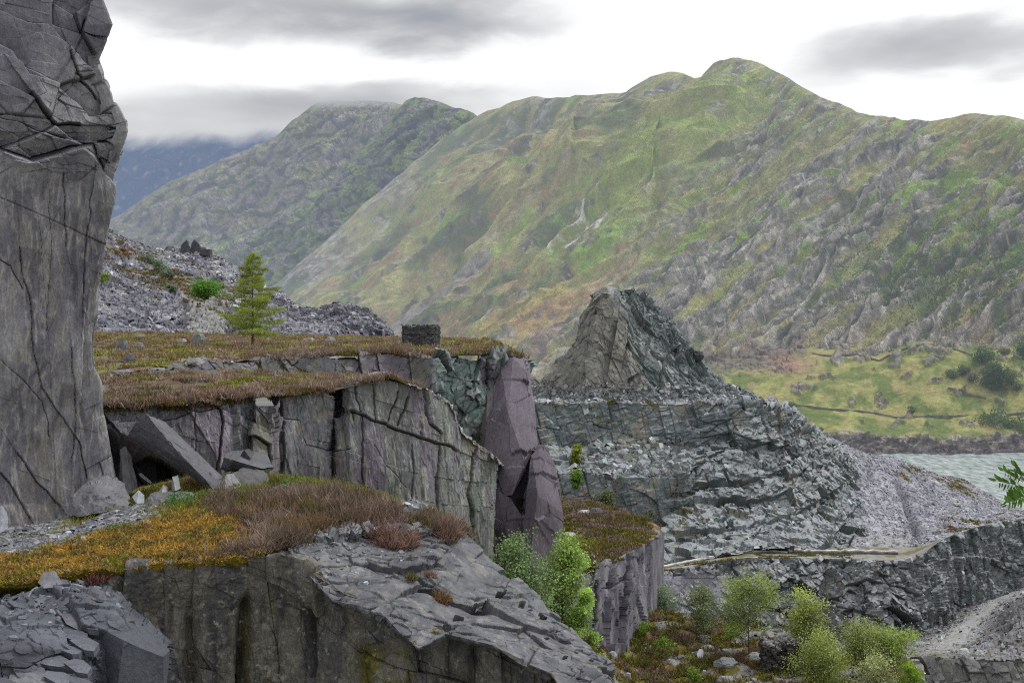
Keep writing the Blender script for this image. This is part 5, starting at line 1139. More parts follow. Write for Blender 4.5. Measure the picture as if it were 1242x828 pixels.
# ---- heather, moss and grass
PB = srgb(112, 97, 84); PB2 = srgb(136, 119, 108); RUST = srgb(124, 98, 76); HG = srgb(106, 104, 52); HG2 = srgb(92, 98, 46); YG = srgb(138, 142, 62)
def tussocks(centres, norms, R, H, cols, per, w, rng, hvar=.3):
    """bushy mounds of fine twigs round each centre"""
    n = len(centres); A = []
    idx = np.repeat(np.arange(n), per); m = len(idx)
    ang = rng.uniform(0, 6.283, m); rr = np.sqrt(rng.uniform(0, 1, m)); Rr = R[idx]*rr
    off = np.stack([np.cos(ang)*Rr, np.sin(ang)*Rr, np.zeros(m)], -1)
    nn = norms[idx]; off = off-nn*np.sum(off*nn, -1, keepdims=True)
    h = H[idx]*(np.sqrt(np.clip(1-rr**2*.85, .05, 1)))*(1+rng.uniform(-hvar, hvar, m))
    up = np.array([0, 0, .8])+off/(R[idx][:, None]+1e-6)*.55
    c = cols[idx]*(1+rng.uniform(-.25, .25, (m, 1)))
    return blades_arrays(centres[idx]+off-np.array([0, 0, .04]), up, h, w*(1+rng.uniform(-.3, .3, m)), rng, .28, c, .2, .35)

def heath(name, s, n, mask, R, H, per, w, palette, weights, seed, nscale=2.5):
    r = np.random.default_rng(seed); pos, N, i = pick(s, n, r, mask)
    q = fbm(pos/nscale, 3, seed)+r.normal(0, .08, n); order = np.argsort(np.argsort(q))/n
    cw = np.cumsum(weights)/np.sum(weights); k = np.searchsorted(cw, order); k = np.clip(k, 0, len(palette)-1)
    cols = np.array(palette)[k]
    return arr_obj(name, tussocks(pos, N, r.uniform(*R, n), r.uniform(*H, n), cols, per, w, r), M_TWIG, kind='stuff')

hm_ = (1-LGR)*(1-LMOSS*.85)*smooth(.04, .14, LT)*smooth(1.06, .97, LT)*smooth(255, 330, LX+50*fbm(S_LEDGE.P0/1.6, 4, 621))*(.12+.88*smooth(-.22, -.02, fbm(S_LEDGE.P0/.9, 3, 627)))
heath('heather', S_LEDGE, 560, hm_*smooth(.24, .36, LT+.12*fbm(S_LEDGE.P0/1.2, 3, 622)), (.18, .6), (.22, .68), 85, .022, [PB2, PB, PB*.85, HG, RUST], [4, 5, 2, 1.2, 1], 623)
heath('heather', S_LEDGE, 260, hm_*smooth(.30, .18, LT)*smooth(300, 380, LX), (.25, .45), (.22, .42), 80, .024, [HG, HG2, YG, RUST], [3, 3, 1.2, 1], 624)
heath('heather', S_LEDGE, 130, smooth(.02, .1, LT)*smooth(.5, .3, LT)*smooth(200, 225, LX)*smooth(345, 320, LX)*(1-LGR), (.2, .4), (.16, .34), 80, .024, [HG, YG, RUST, PB], [3, 2, 1.4, 1], 625)
def carpet(name, s, n, mask, h, w, palette, seed, mat, spread=.5, nscale=1.0):
    r = np.random.default_rng(seed); pos, N, i = pick(s, n, r, mask)
    q = fbm(pos/nscale, 3, seed)+r.normal(0, .12, n); k = np.clip((np.argsort(np.argsort(q))/n*len(palette)).astype(int), 0, len(palette)-1)
    return arr_obj(name, blades_arrays(pos, N*.6+np.array([0, 0, .6]), r.uniform(*h, n), r.uniform(*w, n), r, spread, np.array(palette)[k], .3, .5, 1.15), mat, kind='stuff')
carpet('moss', S_LEDGE, 30000, LMOSS*smooth(1.12, 1.0, LT), (.05, .14), (.022, .05), [srgb(164, 132, 60), srgb(178, 146, 74), srgb(142, 120, 50), srgb(150, 124, 80), srgb(116, 92, 64), srgb(128, 122, 50)], 631, M_MOSS, .8)
carpet('grass', S_LEDGE, 16000, (1-LGR)*(1-LMOSS)*smooth(.0, .06, LT)*smooth(.7, .4, LT), (.08, .24), (.012, .03), [YG, HG, srgb(120, 132, 54), srgb(142, 130, 74)], 632, M_MOSS, .45)
B = S_BENCH
heath('heather', B, 640, (1-BENCH_ROCK)*smooth(450, 456, B.Y)*np.ones_like(B.X), (.3, .6), (.2, .42), 55, .04, [PB2*1.15, PB*1.1, RUST*1.1, PB2*1.3, HG*1.1, YG], [4, 4, 2, 2, 2, 1.5], 641)
heath('heather', B, 150, smooth(420, 432, B.X)*smooth(540, 500, B.X)*smooth(470, 455, B.Y), (.25, .5), (.2, .35), 50, .04, [RUST, PB, srgb(134, 106, 60)], [3, 2, 1], 642)
T_ = S_TERR; tmask = smooth(.30, .12, fbm(T_.P0/2.0, 3, 354)+.2*np.exp(-((T_.X-560)/40)**2))
heath('heather', T_, 1500, tmask*smooth(625, 610, T_.X), (.35, .8), (.22, .5), 42, .06, [PB2*1.15, PB*1.1, RUST*1.1, PB2*1.3, srgb(130, 114, 72), HG, YG], [3, 4, 3, 2, 2, 2, 1.2], 643, 4)
carpet('grass', T_, 14000, 1-tmask*.8, (.1, .25), (.03, .07), [YG, srgb(128, 136, 64), HG, srgb(146, 132, 78)], 644, M_MOSS, .5, 2.)
hw = S_PLAT
heath('heather', hw, 900, np.clip(1-gp*1.3, 0, 1)*smooth(795, 780, hw.X), (.4, .9), (.3, .6), 40, .09, [PB2, PB, srgb(122, 104, 44), HG, HG*.85], [3, 4, 2, 3, 2], 645, 5)
carpet('grass', hw, 3000, np.clip(gp*1.3, 0, 1), (.15, .3), (.06, .12), [YG, srgb(132, 144, 70)], 646, M_MOSS)
heath('heather', S_HEATH, 2300, (1-RUB)*smooth(960, 925, S_HEATH.X-(S_HEATH.Y-770)*1.5), (.4, .9), (.35, .75), 46, .075, [HG*.9, HG, PB, PB2, RUST, srgb(112, 100, 40), srgb(132, 138, 56)], [3, 4, 3, 2, 2, 3, .8], 647, 5)
# clumps on the pinnacle tiers and along the road
heath('ground_cover', S_TIER, 420, moss*smooth(690, 700, tx)*smooth(.02, .2, fbm(S_TIER.P0/9, 3, 648)), (.5, 1.2), (.3, .6), 26, .2, [HG, srgb(104, 104, 60), RUST], [3, 3, 1], 649, 9)
heath('ground_cover', S_ROAD, 500, smooth(-.1, .2, fbm(S_ROAD.P0/5, 3, 650))*smooth(1040, 1000, S_ROAD.X)*smooth(.0, .4, (S_ROAD.Y-662)/20), (.4, .8), (.2, .4), 24, .16, [HG, srgb(110, 100, 56), HG2], [3, 3, 2], 651, 6)
heath('ground_cover', S_SCREE, 700, np.clip(mb*1.2, 0, 1), (.5, 1.1), (.3, .6), 24, .2, [HG, srgb(112, 98, 58), RUST*.9], [3, 3, 1], 652, 9)
heath('ground_cover', S_TIP, 900, np.clip(band*smooth(-.15, .1, fbm(S_TIP.P0/6, 3, 497)), 0, 1), (.4, 1.), (.3, .6), 26, .16, [HG, RUST, srgb(112, 100, 62)], [3, 3, 2], 653, 8)

lipm = smooth(7.2, 5.2, S_WALL.tv*3)[:, None]*0+smooth(7, 1, S_WALL.Y-np.interp(S_WALL.X, px, tp))
heath('heather', S_WALL, 240, lipm*smooth(415, 395, S_WALL.X)*(1-smooth(305, 307, S_WALL.X)*smooth(336, 334, S_WALL.X)), (.25, .5), (.18, .36), 60, .036, [PB2*1.1, PB*1.1, RUST, HG], [4, 4, 2, 1.5], 661)
heath('heather', B, 210, smooth(.20, .08, (S_BENCH.tv/2)[:, None]+0*B.X)*smooth(500, 470, B.X), (.3, .7), (.22, .5), 70, .036, [PB2*1.1, PB2*1.25, PB*1.1, RUST*1.1, HG], [4, 3, 3, 2, 1.5], 662)
heath('heather', T_, 260, smooth(.14, .04, (S_TERR.tv/3)[:, None]+0*T_.X)*smooth(290, 320, T_.X)*smooth(636, 620, T_.X), (.4, .9), (.3, .65), 60, .05, [PB2, PB, RUST, HG], [4, 4, 3, 1.5], 663)

# ---- single heather bushes that stand out
def bush(px_, py_, s, R, H, col, label, n=600, w=.022, grp=None):
    pt, N = on(s, px_, py_); r = np.random.default_rng(int(px_*7+py_))
    k = 7; a = r.uniform(0, 6.283, k); cc = np.stack([np.cos(a)*R*.6*r.uniform(.3, 1.1, k), np.sin(a)*R*.5*r.uniform(.3, 1.1, k), r.uniform(-.12, .05, k)*H], -1); cc[0] = 0
    o = arr_obj('heather_bush', tussocks(cc, np.tile([0, 0, 1.], (k, 1)), R*r.uniform(.35, .75, k), H*r.uniform(.45, 1., k), np.array([col]*k)*r.uniform(.75, 1.2, (k, 1)), n//4, w, r), M_TWIG)
    o.location = tuple(pt); tag(o, label, 'bush', grp); return o
bush(533, 652, S_LEDGE, .62, .95, srgb(138, 114, 104), 'tall reddish heather bush at the right end of the mossy ledge', 1500)
bush(474, 660, S_SLAB, .6, .8, srgb(134, 108, 98), 'brown heather clump hanging over the upper edge of the tilted slab', 1400)
bush(446, 648, S_SLAB, .6, .75, srgb(140, 112, 104), 'mauve heather clump at the lip just left of the hanging brown clump', 1200)
bush(537, 722, S_SLAB, .32, .42, srgb(122, 98, 70), 'small rusty tuft growing alone in the middle of the tilted slab', 420)
bush(497, 706, S_SLAB, .22, .3, srgb(110, 104, 66), 'small olive tuft on the tilted slab, upper left of the rusty tuft', 260)
bush(520, 700, S_SLAB, .22, .32, srgb(134, 110, 98), 'pale mauve tuft on the tilted slab beside the olive tuft', 260)
bush(524, 771, S_SLAB, .2, .16, srgb(112, 112, 62), 'tiny green cushion plant near the lower edge of the tilted slab', 240)
bush(238, 590, S_LEDGE, .55, .75, srgb(116, 96, 66), 'brown green heather bush at the foot of the leaning slab', 1100)
bush(110, 700, S_LEDGE, .5, .35, srgb(104, 72, 64), 'dark red heather clump set in the yellow moss lip', 700)

# ---- green herbs
def herb(px_, py_, s, R, H, n, size, col, label, cat='plant', name='leafy_plant', mat=None, grp=None):
    pt, N = on(s, px_, py_); r = np.random.default_rng(int(px_*3+py_*11))
    d = r.normal(0, 1, (n, 3)); d /= np.linalg.norm(d, axis=-1, keepdims=True); rad = r.uniform(.3, 1, (n, 1))**.5
    pos = d*rad*np.array([R, R, H*.55])+np.array([0, 0, H*.5]); pos[:, 2] = np.abs(pos[:, 2])
    e = empty(name, pt, label, cat, grp)
    arr_obj('leaves', leaves_arrays(pos, size*(1+r.uniform(-.3, .3, n)), r, col, .35, .55), mat or M_LEAF, e)
    st = [tube_arrays([[0, 0, -.05], [q[0]*.4, q[1]*.4, q[2]*.6], list(q)], [size*.06, size*.05, size*.02], 4, srgb(90, 84, 50)) for q in pos[:10]]
    arr_obj('stems', st, M_BARK, e); return e
herb(78, 628, S_LEDGE, .45, .75, 170, .13, srgb(96, 122, 46), 'green fern growing against the foot of the tall left cliff', 'fern', 'fern')
herb(128, 622, S_LEDGE, .35, .5, 90, .10, srgb(104, 116, 52), 'low green fern to the right of the tall fern at the cliff foot', 'fern', 'fern')
herb(220, 612, S_LEDGE, .6, .4, 300, .10, srgb(86, 128, 62), 'bright green leafy plant in front of the flat slab')
herb(252, 606, S_LEDGE, .45, .35, 200, .10, srgb(108, 134, 66), 'yellow green leafy plant right of the flat slab')
herb(362, 590, S_LEDGE, .7, .35, 320, .11, srgb(104, 140, 62), 'broad pale green plant on the ledge below the two boulders')
herb(290, 598, S_LEDGE, .45, .35, 180, .10, srgb(112, 136, 58), 'green plant at the lower end of the leaning slab')
herb(145, 645, S_LEDGE, .4, .2, 120, .09, srgb(104, 124, 62), 'flat green rosette plant on the slate gravel')
herb(62, 700, S_OUT, .3, .3, 90, .12, srgb(134, 150, 52), 'light green sprig with a dead stem on top of the broken outcrop')
herb(270, 650, S_LEDGE, .4, .25, 120, .09, srgb(104, 114, 56), 'small green plant in the yellow moss left of the heather')

# ---- boulders
def boulder(pts, label, name='boulder', cuts=3, rough=.012, fac=(.22, .02), col=(.13, .13, .135), seed=1, mat=None, grp=None, cat='boulder', ground=None):
    W = np.array([P(*q) for q in pts])
    loc = W.mean(0); loc[2] = W[:, 2].min()
    o = hull_mesh(name, W, mat or M_SLATE, cuts, rough, fac, col, seed, None, loc)
    tag(o, label, cat, grp); return o
gr_ = lambda *c: tuple(srgb(*c))
boulder([(156, 527, 40.9), (164, 513, 40.4), (177, 501, 40.2), (200, 512, 41.6), (212, 524, 42.4), (262, 571, 42.2), (270, 579, 41.6), (271, 592, 41.2), (250, 582, 40.4), (228, 560, 40.0), (205, 536, 40.0), (224, 574, 41.3), (186, 551, 42.2), (160, 534, 42.4), (258, 593, 40.6)],
        'long slate slab leaning against the cliff over a dark hollow', 'leaning_slab', 5, .006, (.12, .010), gr_(90, 89, 93), 1, cat='slab')
boulder([(268, 569, 43.2), (272, 554, 43.2), (279, 547, 44.4), (300, 545, 45.2), (322, 551, 45), (333, 566, 44.2), (318, 568, 43.2), (284, 558, 42.6), (274, 572, 43), (320, 570, 45)],
        'dark flat topped boulder right of the leaning slab with a stone on it', seed=2, col=gr_(84, 84, 87))
boulder([(290, 555, 43.6), (296, 545, 43.6), (302, 544, 43.8), (309, 549, 43.9), (304, 556, 43.4), (298, 547, 44.4)], 'small dark stone sitting on the flat topped boulder', 'stone', 2, seed=3, col=gr_(60, 60, 63), cat='stone')
boulder([(276, 588, 42), (282, 573, 42.2), (300, 566, 43), (322, 572, 43.2), (331, 588, 42.4), (310, 592, 41.8), (290, 592, 41.6), (310, 590, 44)], 'rough dark boulder just below the flat topped boulder', seed=4, col=gr_(82, 80, 80))
boulder([(268, 585, 41.2), (274, 575, 41.4), (283, 574, 41.8), (294, 589, 41.4), (284, 594, 40.8), (272, 592, 40.8)], 'small rounded grey rock at the lower tip of the leaning slab', 'stone', 3, seed=5, col=gr_(118, 116, 116), cat='stone')
boulder([(176, 612, 38.4), (182, 598, 38.8), (204, 594, 40), (232, 596, 40), (246, 606, 39), (240, 614, 38.2), (206, 616, 37.8), (186, 620, 37.8)], 'low flat slab lying in front of the dark hollow', 'slab', 3, seed=6, col=gr_(102, 100, 100), cat='slab')
boulder([(208, 594, 39.8), (209, 578, 39.8), (216, 576, 39.9), (219, 592, 39.8), (213, 595, 39.4), (214, 580, 40.1)], 'upright white stone at the mouth of the dark hollow', 'stone', 2, .02, None, gr_(142, 141, 140), 7, cat='stone')
boulder([(192, 596, 39.6), (198, 588, 39.7), (204, 590, 39.8), (204, 597, 39.6), (196, 598, 39.3)], 'small pale stone left of the upright white stone', 'stone', 2, .02, None, gr_(142, 141, 140), 8, cat='stone')
boulder([(160, 602, 38.7), (168, 594, 38.9), (175, 600, 38.9), (175, 610, 38.6), (166, 611, 38.4), (170, 597, 39.2)], 'pale grey stone left of the low flat slab', 'stone', 2, .02, None, gr_(140, 142, 146), 9, cat='stone')
boulder([(168, 575, 41.2), (171, 573, 41.3), (184, 584, 41.2), (183, 587, 41), (172, 579, 40.9), (176, 578, 41.4)], 'thin white splinter of slate inside the dark hollow', 'stone', 1, .02, None, gr_(142, 141, 140), 10, cat='stone')
boulder([(78, 622, 37.2), (88, 600, 37.6), (108, 582, 38.4), (130, 576, 39.2), (150, 586, 39.4), (158, 606, 38.6), (154, 616, 37.8), (120, 622, 36.8), (95, 626, 36.6), (120, 600, 37)], 'big grey rounded rock leaning on the base of the tall left cliff', cuts=4, seed=11, col=gr_(106, 104, 106), rough=.02)
boulder([(144, 590, 40), (146, 545, 40.2), (152, 540, 40.4), (160, 556, 40.4), (167, 590, 40), (160, 597, 39.6), (150, 596, 39.5)], 'narrow standing rock at the left side of the dark hollow', seed=12, col=gr_(82, 80, 82))
boulder([(-12, 645, 33.6), (-10, 618, 33.8), (2, 613, 33.9), (9, 622, 33.8), (10, 640, 33.4), (0, 646, 33)], 'pale block standing at the left edge of the ledge', 'stone', 3, seed=13, col=gr_(124, 124, 130), cat='stone')
# stones and blocks of the bottom left outcrop
boulder([(96, 728, 26.2), (100, 714, 26.6), (112, 710, 26.9), (126, 717, 26.8), (138, 738, 26.1), (136, 748, 25.8), (116, 750, 25.4), (104, 742, 25.6), (120, 720, 25.9)], 'angular dark block perched on the broken outcrop by the moss lip', 'slate_block', 3, .008, (.3, .02), gr_(82, 80, 85), 21, cat='block')
boulder([(112, 756, 25.2), (118, 744, 26), (150, 742, 26.6), (184, 764, 26.4), (206, 788, 26), (198, 796, 25), (150, 776, 24.6), (140, 850, 24.4), (200, 850, 25), (150, 780, 27), (118, 850, 25)], 'large smooth square edged block at the right end of the broken outcrop', 'slate_block', 4, .005, (.5, .008), gr_(72, 73, 80), 22, cat='block')
boulder([(46, 706, 26.8), (52, 694, 27.2), (66, 692, 27.3), (75, 704, 27), (70, 712, 26.5), (54, 713, 26.4)], 'rounded grey stone at the top of the broken outcrop', 'slate_block', 3, seed=23, col=gr_(104, 102, 105), cat='block')
boulder([(10, 826, 22.2), (14, 806, 22.8), (30, 801, 23.4), (70, 812, 23.2), (88, 826, 22.6), (70, 838, 22), (30, 845, 21.8)], 'wide flat topped plate at the bottom of the broken outcrop', 'slate_block', 3, .008, (.4, .012), gr_(108, 107, 108), 24, cat='block')
boulder([(-20, 796, 22.8), (-10, 782, 23.4), (14, 780, 23.6), (16, 796, 23.2), (6, 806, 22.6), (-20, 815, 22.4)], 'pale topped block at the left edge of the broken outcrop', 'slate_block', 3, .008, (.4, .012), gr_(110, 109, 111), 25, cat='block')
boulder([(36, 768, 24.4), (38, 764, 24.6), (52, 762, 25), (68, 767, 24.8), (58, 772, 24.2), (42, 773, 24.1)], 'thin white slate plate on the broken outcrop', 'slate_block', 2, .008, None, gr_(168, 168, 172), 26, cat='block')
boulder([(36, 790, 23.4), (40, 776, 24), (60, 772, 24.4), (72, 786, 24), (68, 806, 23.4), (44, 806, 23)], 'dark upright block below the thin white plate', 'slate_block', 3, .008, (.4, .012), gr_(78, 77, 82), 27, cat='block')
boulder([(70, 738, 25.2), (78, 726, 25.8), (96, 730, 25.8), (108, 752, 25.2), (100, 766, 24.8), (80, 756, 24.6)], 'sloping dark plate between the perched block and the large smooth block', 'slate_block', 3, .008, (.4, .012), gr_(88, 87, 91), 28, cat='block')
# stacked plates of the outcrop, every one tipped down to the right
r_ = np.random.default_rng(31); npl = 0
for (x, y, w) in [(2, 742, 40), (30, 752, 46), (62, 752, 40), (88, 768, 34), (14, 764, 44), (48, 776, 46), (84, 786, 40), (104, 780, 30), (-8, 776, 40), (26, 790, 44), (62, 800, 46), (96, 806, 36), (-4, 806, 40), (34, 814, 44), (72, 822, 42), (104, 830, 34), (8, 832, 44), (46, 838, 46), (20, 732, 26), (54, 728, 24), (86, 742, 26), (110, 758, 24), (74, 764, 26), (40, 740, 22)]:
    D = 27.0-(y-715)*.036+.004*(x-50)-.75; k = D/F; c = P(x, y, D); W = w*k*r_.uniform(.9, 1.25); th_ = W*r_.uniform(.16, .34); n_ = 6; pts = []
    dr = math.radians(r_.uniform(10, 26)); da = math.radians(r_.uniform(-4, 12)); yaw = r_.uniform(0, 6.28)
    for j in range(n_):
        a = yaw+j/n_*6.283+r_.uniform(-.35, .35); rr = .5*W*r_.uniform(.75, 1.1); u, v = math.cos(a)*rr*1.1, math.sin(a)*rr*.85
        z = -u*math.tan(dr)+v*math.tan(da)
        pts += [c+np.array([u, v, z]), c+np.array([u*.96+th_*.1, v*.96+.1*W, z-th_])]
    o = hull_mesh('slate_block', pts, M_SLATE, 3, .008, (.35, .012), tuple(srgb(86, 87, 94)*r_.uniform(.75, 1.2)), 200+npl, None, c); npl += 1
    tag(o, 'grey slate plate stacked with others like it in the broken bottom left outcrop', 'block', 'stacked slate plates of the outcrop')
# stones on the terraces
def stone_at(s, px_, py_, w, h, label, name='boulder', col=(125, 123, 122), seed=1, dep=None, mat=None, cat='boulder', skew=.3, grp=None):
    pt, N = on(s, px_, py_); D = pt[1]; k = D/F; r = np.random.default_rng(seed)
    W, H_ = w*k, h*k; Dp = dep or W*.8
    pts = []
    for zz, sc in ((-.15, 1.0), (.45, 1.05), (1.0, .62)):
        for j in range(6):
            a = j/6*6.283+r.uniform(-.3, .3); pts.append(pt+np.array([math.cos(a)*W*.5*sc+skew*W*.2*zz, math.sin(a)*Dp*.5*sc, H_*(zz+r.uniform(-.1, .1))]))
    o = hull_mesh(name, pts, mat or M_SLATE, 3, .012, (.3, .03), gr_(*col), seed, None, pt); tag(o, label, cat, grp); return o
TS = [(S_TERR, 240, 418, 19, 13, 'square grey boulder on the upper terrace left of the larch', (112, 110, 108)), (S_TERR, 220, 417, 12, 5, 'pale broken stone beside the square boulder on the upper terrace', (136, 136, 136)),
      (S_TERR, 170, 412, 13, 4, 'flat brown stone near the back of the upper terrace', (118, 108, 100)), (S_TERR, 168, 425, 14, 8, 'grey wedge shaped stone close to the cliff on the upper terrace', (102, 100, 100)),
      (S_TERR, 400, 416, 13, 8, 'light pointed boulder on the terrace halfway between the larch and the round hut', (132, 131, 130)), (S_TERR, 374, 414, 15, 4, 'wide pale boulder just left of the light pointed boulder', (132, 130, 128)),
      (S_TERR, 236, 449, 24, 7, 'pale flat slab lying on mossy ground above the lower terrace', (134, 132, 130)), (S_TERR, 178, 446, 16, 3, 'dark flat stone among heather left of the pale flat slab', (76, 74, 76)),
      (S_TERR, 150, 455, 24, 4, 'long flat grey stone beside the tall left cliff', (120, 120, 120)), (S_TERR, 445, 415, 11, 3, 'low brown stone left of the round hut', (116, 106, 98)), (S_TERR, 548, 419, 8, 4, 'small grey stone right of the round hut', (112, 112, 110)),
      (S_TERR, 157, 440, 14, 12, 'dark rock tucked against the tall left cliff', (92, 90, 92)), (S_TERR, 148, 428, 16, 16, 'tilted grey rock propped against the tall left cliff', (102, 100, 101))]
for i, (s, x, y, w, h, lb, c) in enumerate(TS): stone_at(s, x, y, w, h, lb, 'boulder', c, 40+i, grp='boulders on the terraces')
stone_at(S_BENCH, 459, 460, 38, 9, 'long pale flat boulder on top of the great cliff block', 'boulder', (142, 142, 140), 70)
HS = [(S_HEATH, 824, 752, 26, 8, 'pale flat slab on the heath beside the small birch', (134, 134, 132)), (S_HEATH, 853, 774, 16, 4, 'upper plate of the two stacked slates on the heath', (150, 150, 150)), (S_HEATH, 855, 782, 16, 4, 'dark lower plate of the two stacked slates on the heath', (70, 70, 72)),
      (S_HEATH, 858, 792, 18, 6, 'grey slab below the two stacked slates', (140, 138, 138)), (S_HEATH, 880, 812, 28, 8, 'tilted pale slab at the bottom of the heath', (140, 140, 142)), (S_HEATH, 915, 806, 26, 8, 'broken pale slab under the airy birch', (144, 144, 142)), (S_HEATH, 742, 800, 12, 7, 'small pale stone low on the heath near the tilted slab', (146, 146, 148)),
      (S_HEATH, 832, 752, 16, 4, 'thin plate behind the pale flat slab on the heath', (146, 144, 140)), (S_HEATH, 880, 826, 24, 7, 'lowest pale slab at the bottom edge of the heath', (136, 136, 136)), (S_HEATH, 733, 763, 22, 5, 'long flat slab at the back of the heath', (132, 132, 130))]
for i, (s, x, y, w, h, lb, c) in enumerate(HS): stone_at(s, x, y, w, h, lb, 'boulder', c, 80+i, grp='slabs on the heath')
PS = [(S_PLAT, 708, 626, 16, 4, 'flat white stone on the heather platform', (170, 170, 168)), (S_PLAT, 722, 626, 18, 6, 'dark stone beside the flat white stone on the heather platform', (78, 76, 78)), (S_PLAT, 690, 651, 16, 4, 'white stone near the purple fin on the heather platform', (176, 176, 172)), (S_PLAT, 777, 653, 8, 3, 'small white stone at the right of the heather platform', (176, 174, 170))]
for i, (s, x, y, w, h, lb, c) in enumerate(PS): stone_at(s, x, y, w, h, lb, 'boulder', c, 100+i, grp='stones on the heather platform')
stone_at(S_PIN, 843, 436, 18, 9, 'dark overhanging block on the right shoulder of the rock pinnacle', 'boulder', (52, 54, 54), 110, mat=M_SLATE_MID)
stone_at(S_FLOOR, 1168, 796, 16, 9, 'pale boulder at the edge of the quarry floor below the ramp', 'boulder', (150, 150, 148), 111, mat=M_SLATE_MID)
stone_at(S_FLOOR, 1188, 796, 14, 6, 'flatter pale boulder at the edge of the quarry floor, right of its neighbour', 'boulder', (140, 140, 138), 112, mat=M_SLATE_MID)

# ---- trees
def tree(px_, base, top_py, hw, label, name='birch_tree', col=(110, 132, 64), nleaf=4200, leaf=.17, cb=.25, seed=1, trunks=1, limbs=16, cat='birch', grp=None, mat=None, bark=(92, 86, 80), clump=.16, lean=0.):
    r = np.random.default_rng(seed); base = np.asarray(base, float); D = base[1]
    H = base[2]*-1-(top_py-HOR)*D/F; R = hw*D/F; nleaf = int(nleaf*1.7); leaf *= .8
    e = empty(name, base, label, cat, grp); tubes = []; tips = []
    for t in range(trunks):
        ph = r.uniform(0, 6.283); ln = (0 if trunks == 1 else .22)*R
        top = np.array([math.cos(ph)*ln*2+lean*R, math.sin(ph)*ln*2, H*(1 if t == 0 else r.uniform(.75, .95))])
        s = np.linspace(0, 1, 9)[:, None]; tr = top*s+np.stack([np.sin(s[:, 0]*5+ph), np.cos(s[:, 0]*4+ph), 0*s[:, 0]], -1)*.05*R*s
        tr0 = max(.035, H*.012); tubes.append(tube_arrays(np.vstack([[0, 0, -.4], tr]), np.concatenate([[tr0*1.2], tr0*(1-.9*s[:, 0])]), 6, srgb(*bark)))
        for l in range(limbs):
            f = cb+(1-cb)*((l+r.uniform(0, 1))/limbs); st = np.array([np.interp(f, s[:, 0], tr[:, k]) for k in range(3)])
            prof = (math.sin(min(1, (1-f)/(1-cb)*1.05+.10)*2.2)*.85+.15)*r.uniform(.7, 1.1); a = r.uniform(0, 6.283)+l*2.4
            Ln = R*prof/math.sqrt(trunks)**.5; d = np.array([math.cos(a), math.sin(a), r.uniform(.35, .9)])
            p1 = st+d*Ln*.55; p2 = st+np.array([d[0], d[1], d[2]*.8])*Ln
            tubes.append(tube_arrays([st, p1, p2], [tr0*.35, tr0*.22, tr0*.08], 4, srgb(*bark)))
            for q in range(6):
                b = .35+.65*q/5; c = st+(p2-st)*b; o = r.normal(0, .16*R, 3); tips.append((c+o, r.uniform(.6, 1.2)))
                if q % 2: tubes.append(tube_arrays([c, c+o], [tr0*.10, tr0*.05], 3, srgb(*bark)))
    arr_obj('trunk', tubes, M_BARK, e)
    tp_ = np.array([t[0] for t in tips]); tw = np.array([t[1] for t in tips]); k = r.choice(len(tp_), nleaf, p=tw/tw.sum())
    pos = tp_[k]+r.normal(0, clump*R, (nleaf, 3))*np.array([1, 1, .8])
    pos = pos[pos[:, 2] > 0.03*H]; k = k[:len(pos)]
    rc_ = np.sqrt((pos[:, 0]/R)**2+(pos[:, 1]/R)**2+((pos[:, 2]-.6*H)/(.5*H))**2)[:, None]; tone = (.6+.75*r.uniform(0, 1, len(tp_)))[k][:, None]*(.72+.45*np.clip(pos[:, 2:3]/H, 0, 1))*np.clip(.45+.75*rc_, .5, 1.15)  # crown shade put into leaf colour: darker inside and lower down
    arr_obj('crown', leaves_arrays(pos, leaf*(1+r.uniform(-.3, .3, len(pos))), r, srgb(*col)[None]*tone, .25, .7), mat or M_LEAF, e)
    return e
def hb_(px_, py_): return on(S_HEATH, px_, py_)[0]
G_ = 'birches growing on the quarry floor'
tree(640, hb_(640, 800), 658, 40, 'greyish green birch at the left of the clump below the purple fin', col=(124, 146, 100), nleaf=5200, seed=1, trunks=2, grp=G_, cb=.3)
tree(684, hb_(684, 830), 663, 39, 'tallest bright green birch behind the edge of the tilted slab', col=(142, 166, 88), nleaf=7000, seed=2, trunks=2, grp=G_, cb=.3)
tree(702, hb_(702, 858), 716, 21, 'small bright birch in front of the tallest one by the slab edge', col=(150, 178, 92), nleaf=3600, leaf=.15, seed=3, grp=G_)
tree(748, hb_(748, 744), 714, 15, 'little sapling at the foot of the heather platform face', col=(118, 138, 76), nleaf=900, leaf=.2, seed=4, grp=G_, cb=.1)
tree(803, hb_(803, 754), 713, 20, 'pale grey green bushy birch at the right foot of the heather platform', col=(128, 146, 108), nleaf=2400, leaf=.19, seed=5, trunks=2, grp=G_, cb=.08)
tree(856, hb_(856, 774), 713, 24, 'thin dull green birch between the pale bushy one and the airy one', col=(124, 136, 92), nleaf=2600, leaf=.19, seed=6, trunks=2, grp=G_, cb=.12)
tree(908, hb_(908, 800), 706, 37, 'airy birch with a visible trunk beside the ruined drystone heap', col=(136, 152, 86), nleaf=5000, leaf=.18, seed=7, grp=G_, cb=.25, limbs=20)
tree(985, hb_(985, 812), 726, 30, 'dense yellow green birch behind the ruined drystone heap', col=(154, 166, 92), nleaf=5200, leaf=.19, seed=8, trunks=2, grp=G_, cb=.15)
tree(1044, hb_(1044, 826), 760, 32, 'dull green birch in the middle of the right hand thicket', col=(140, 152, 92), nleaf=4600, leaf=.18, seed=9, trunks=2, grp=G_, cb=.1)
tree(1088, hb_(1080, 826), 767, 28, 'bright birch at the right end of the thicket', col=(146, 164, 84), nleaf=4200, leaf=.17, seed=10, trunks=2, grp=G_, cb=.1)
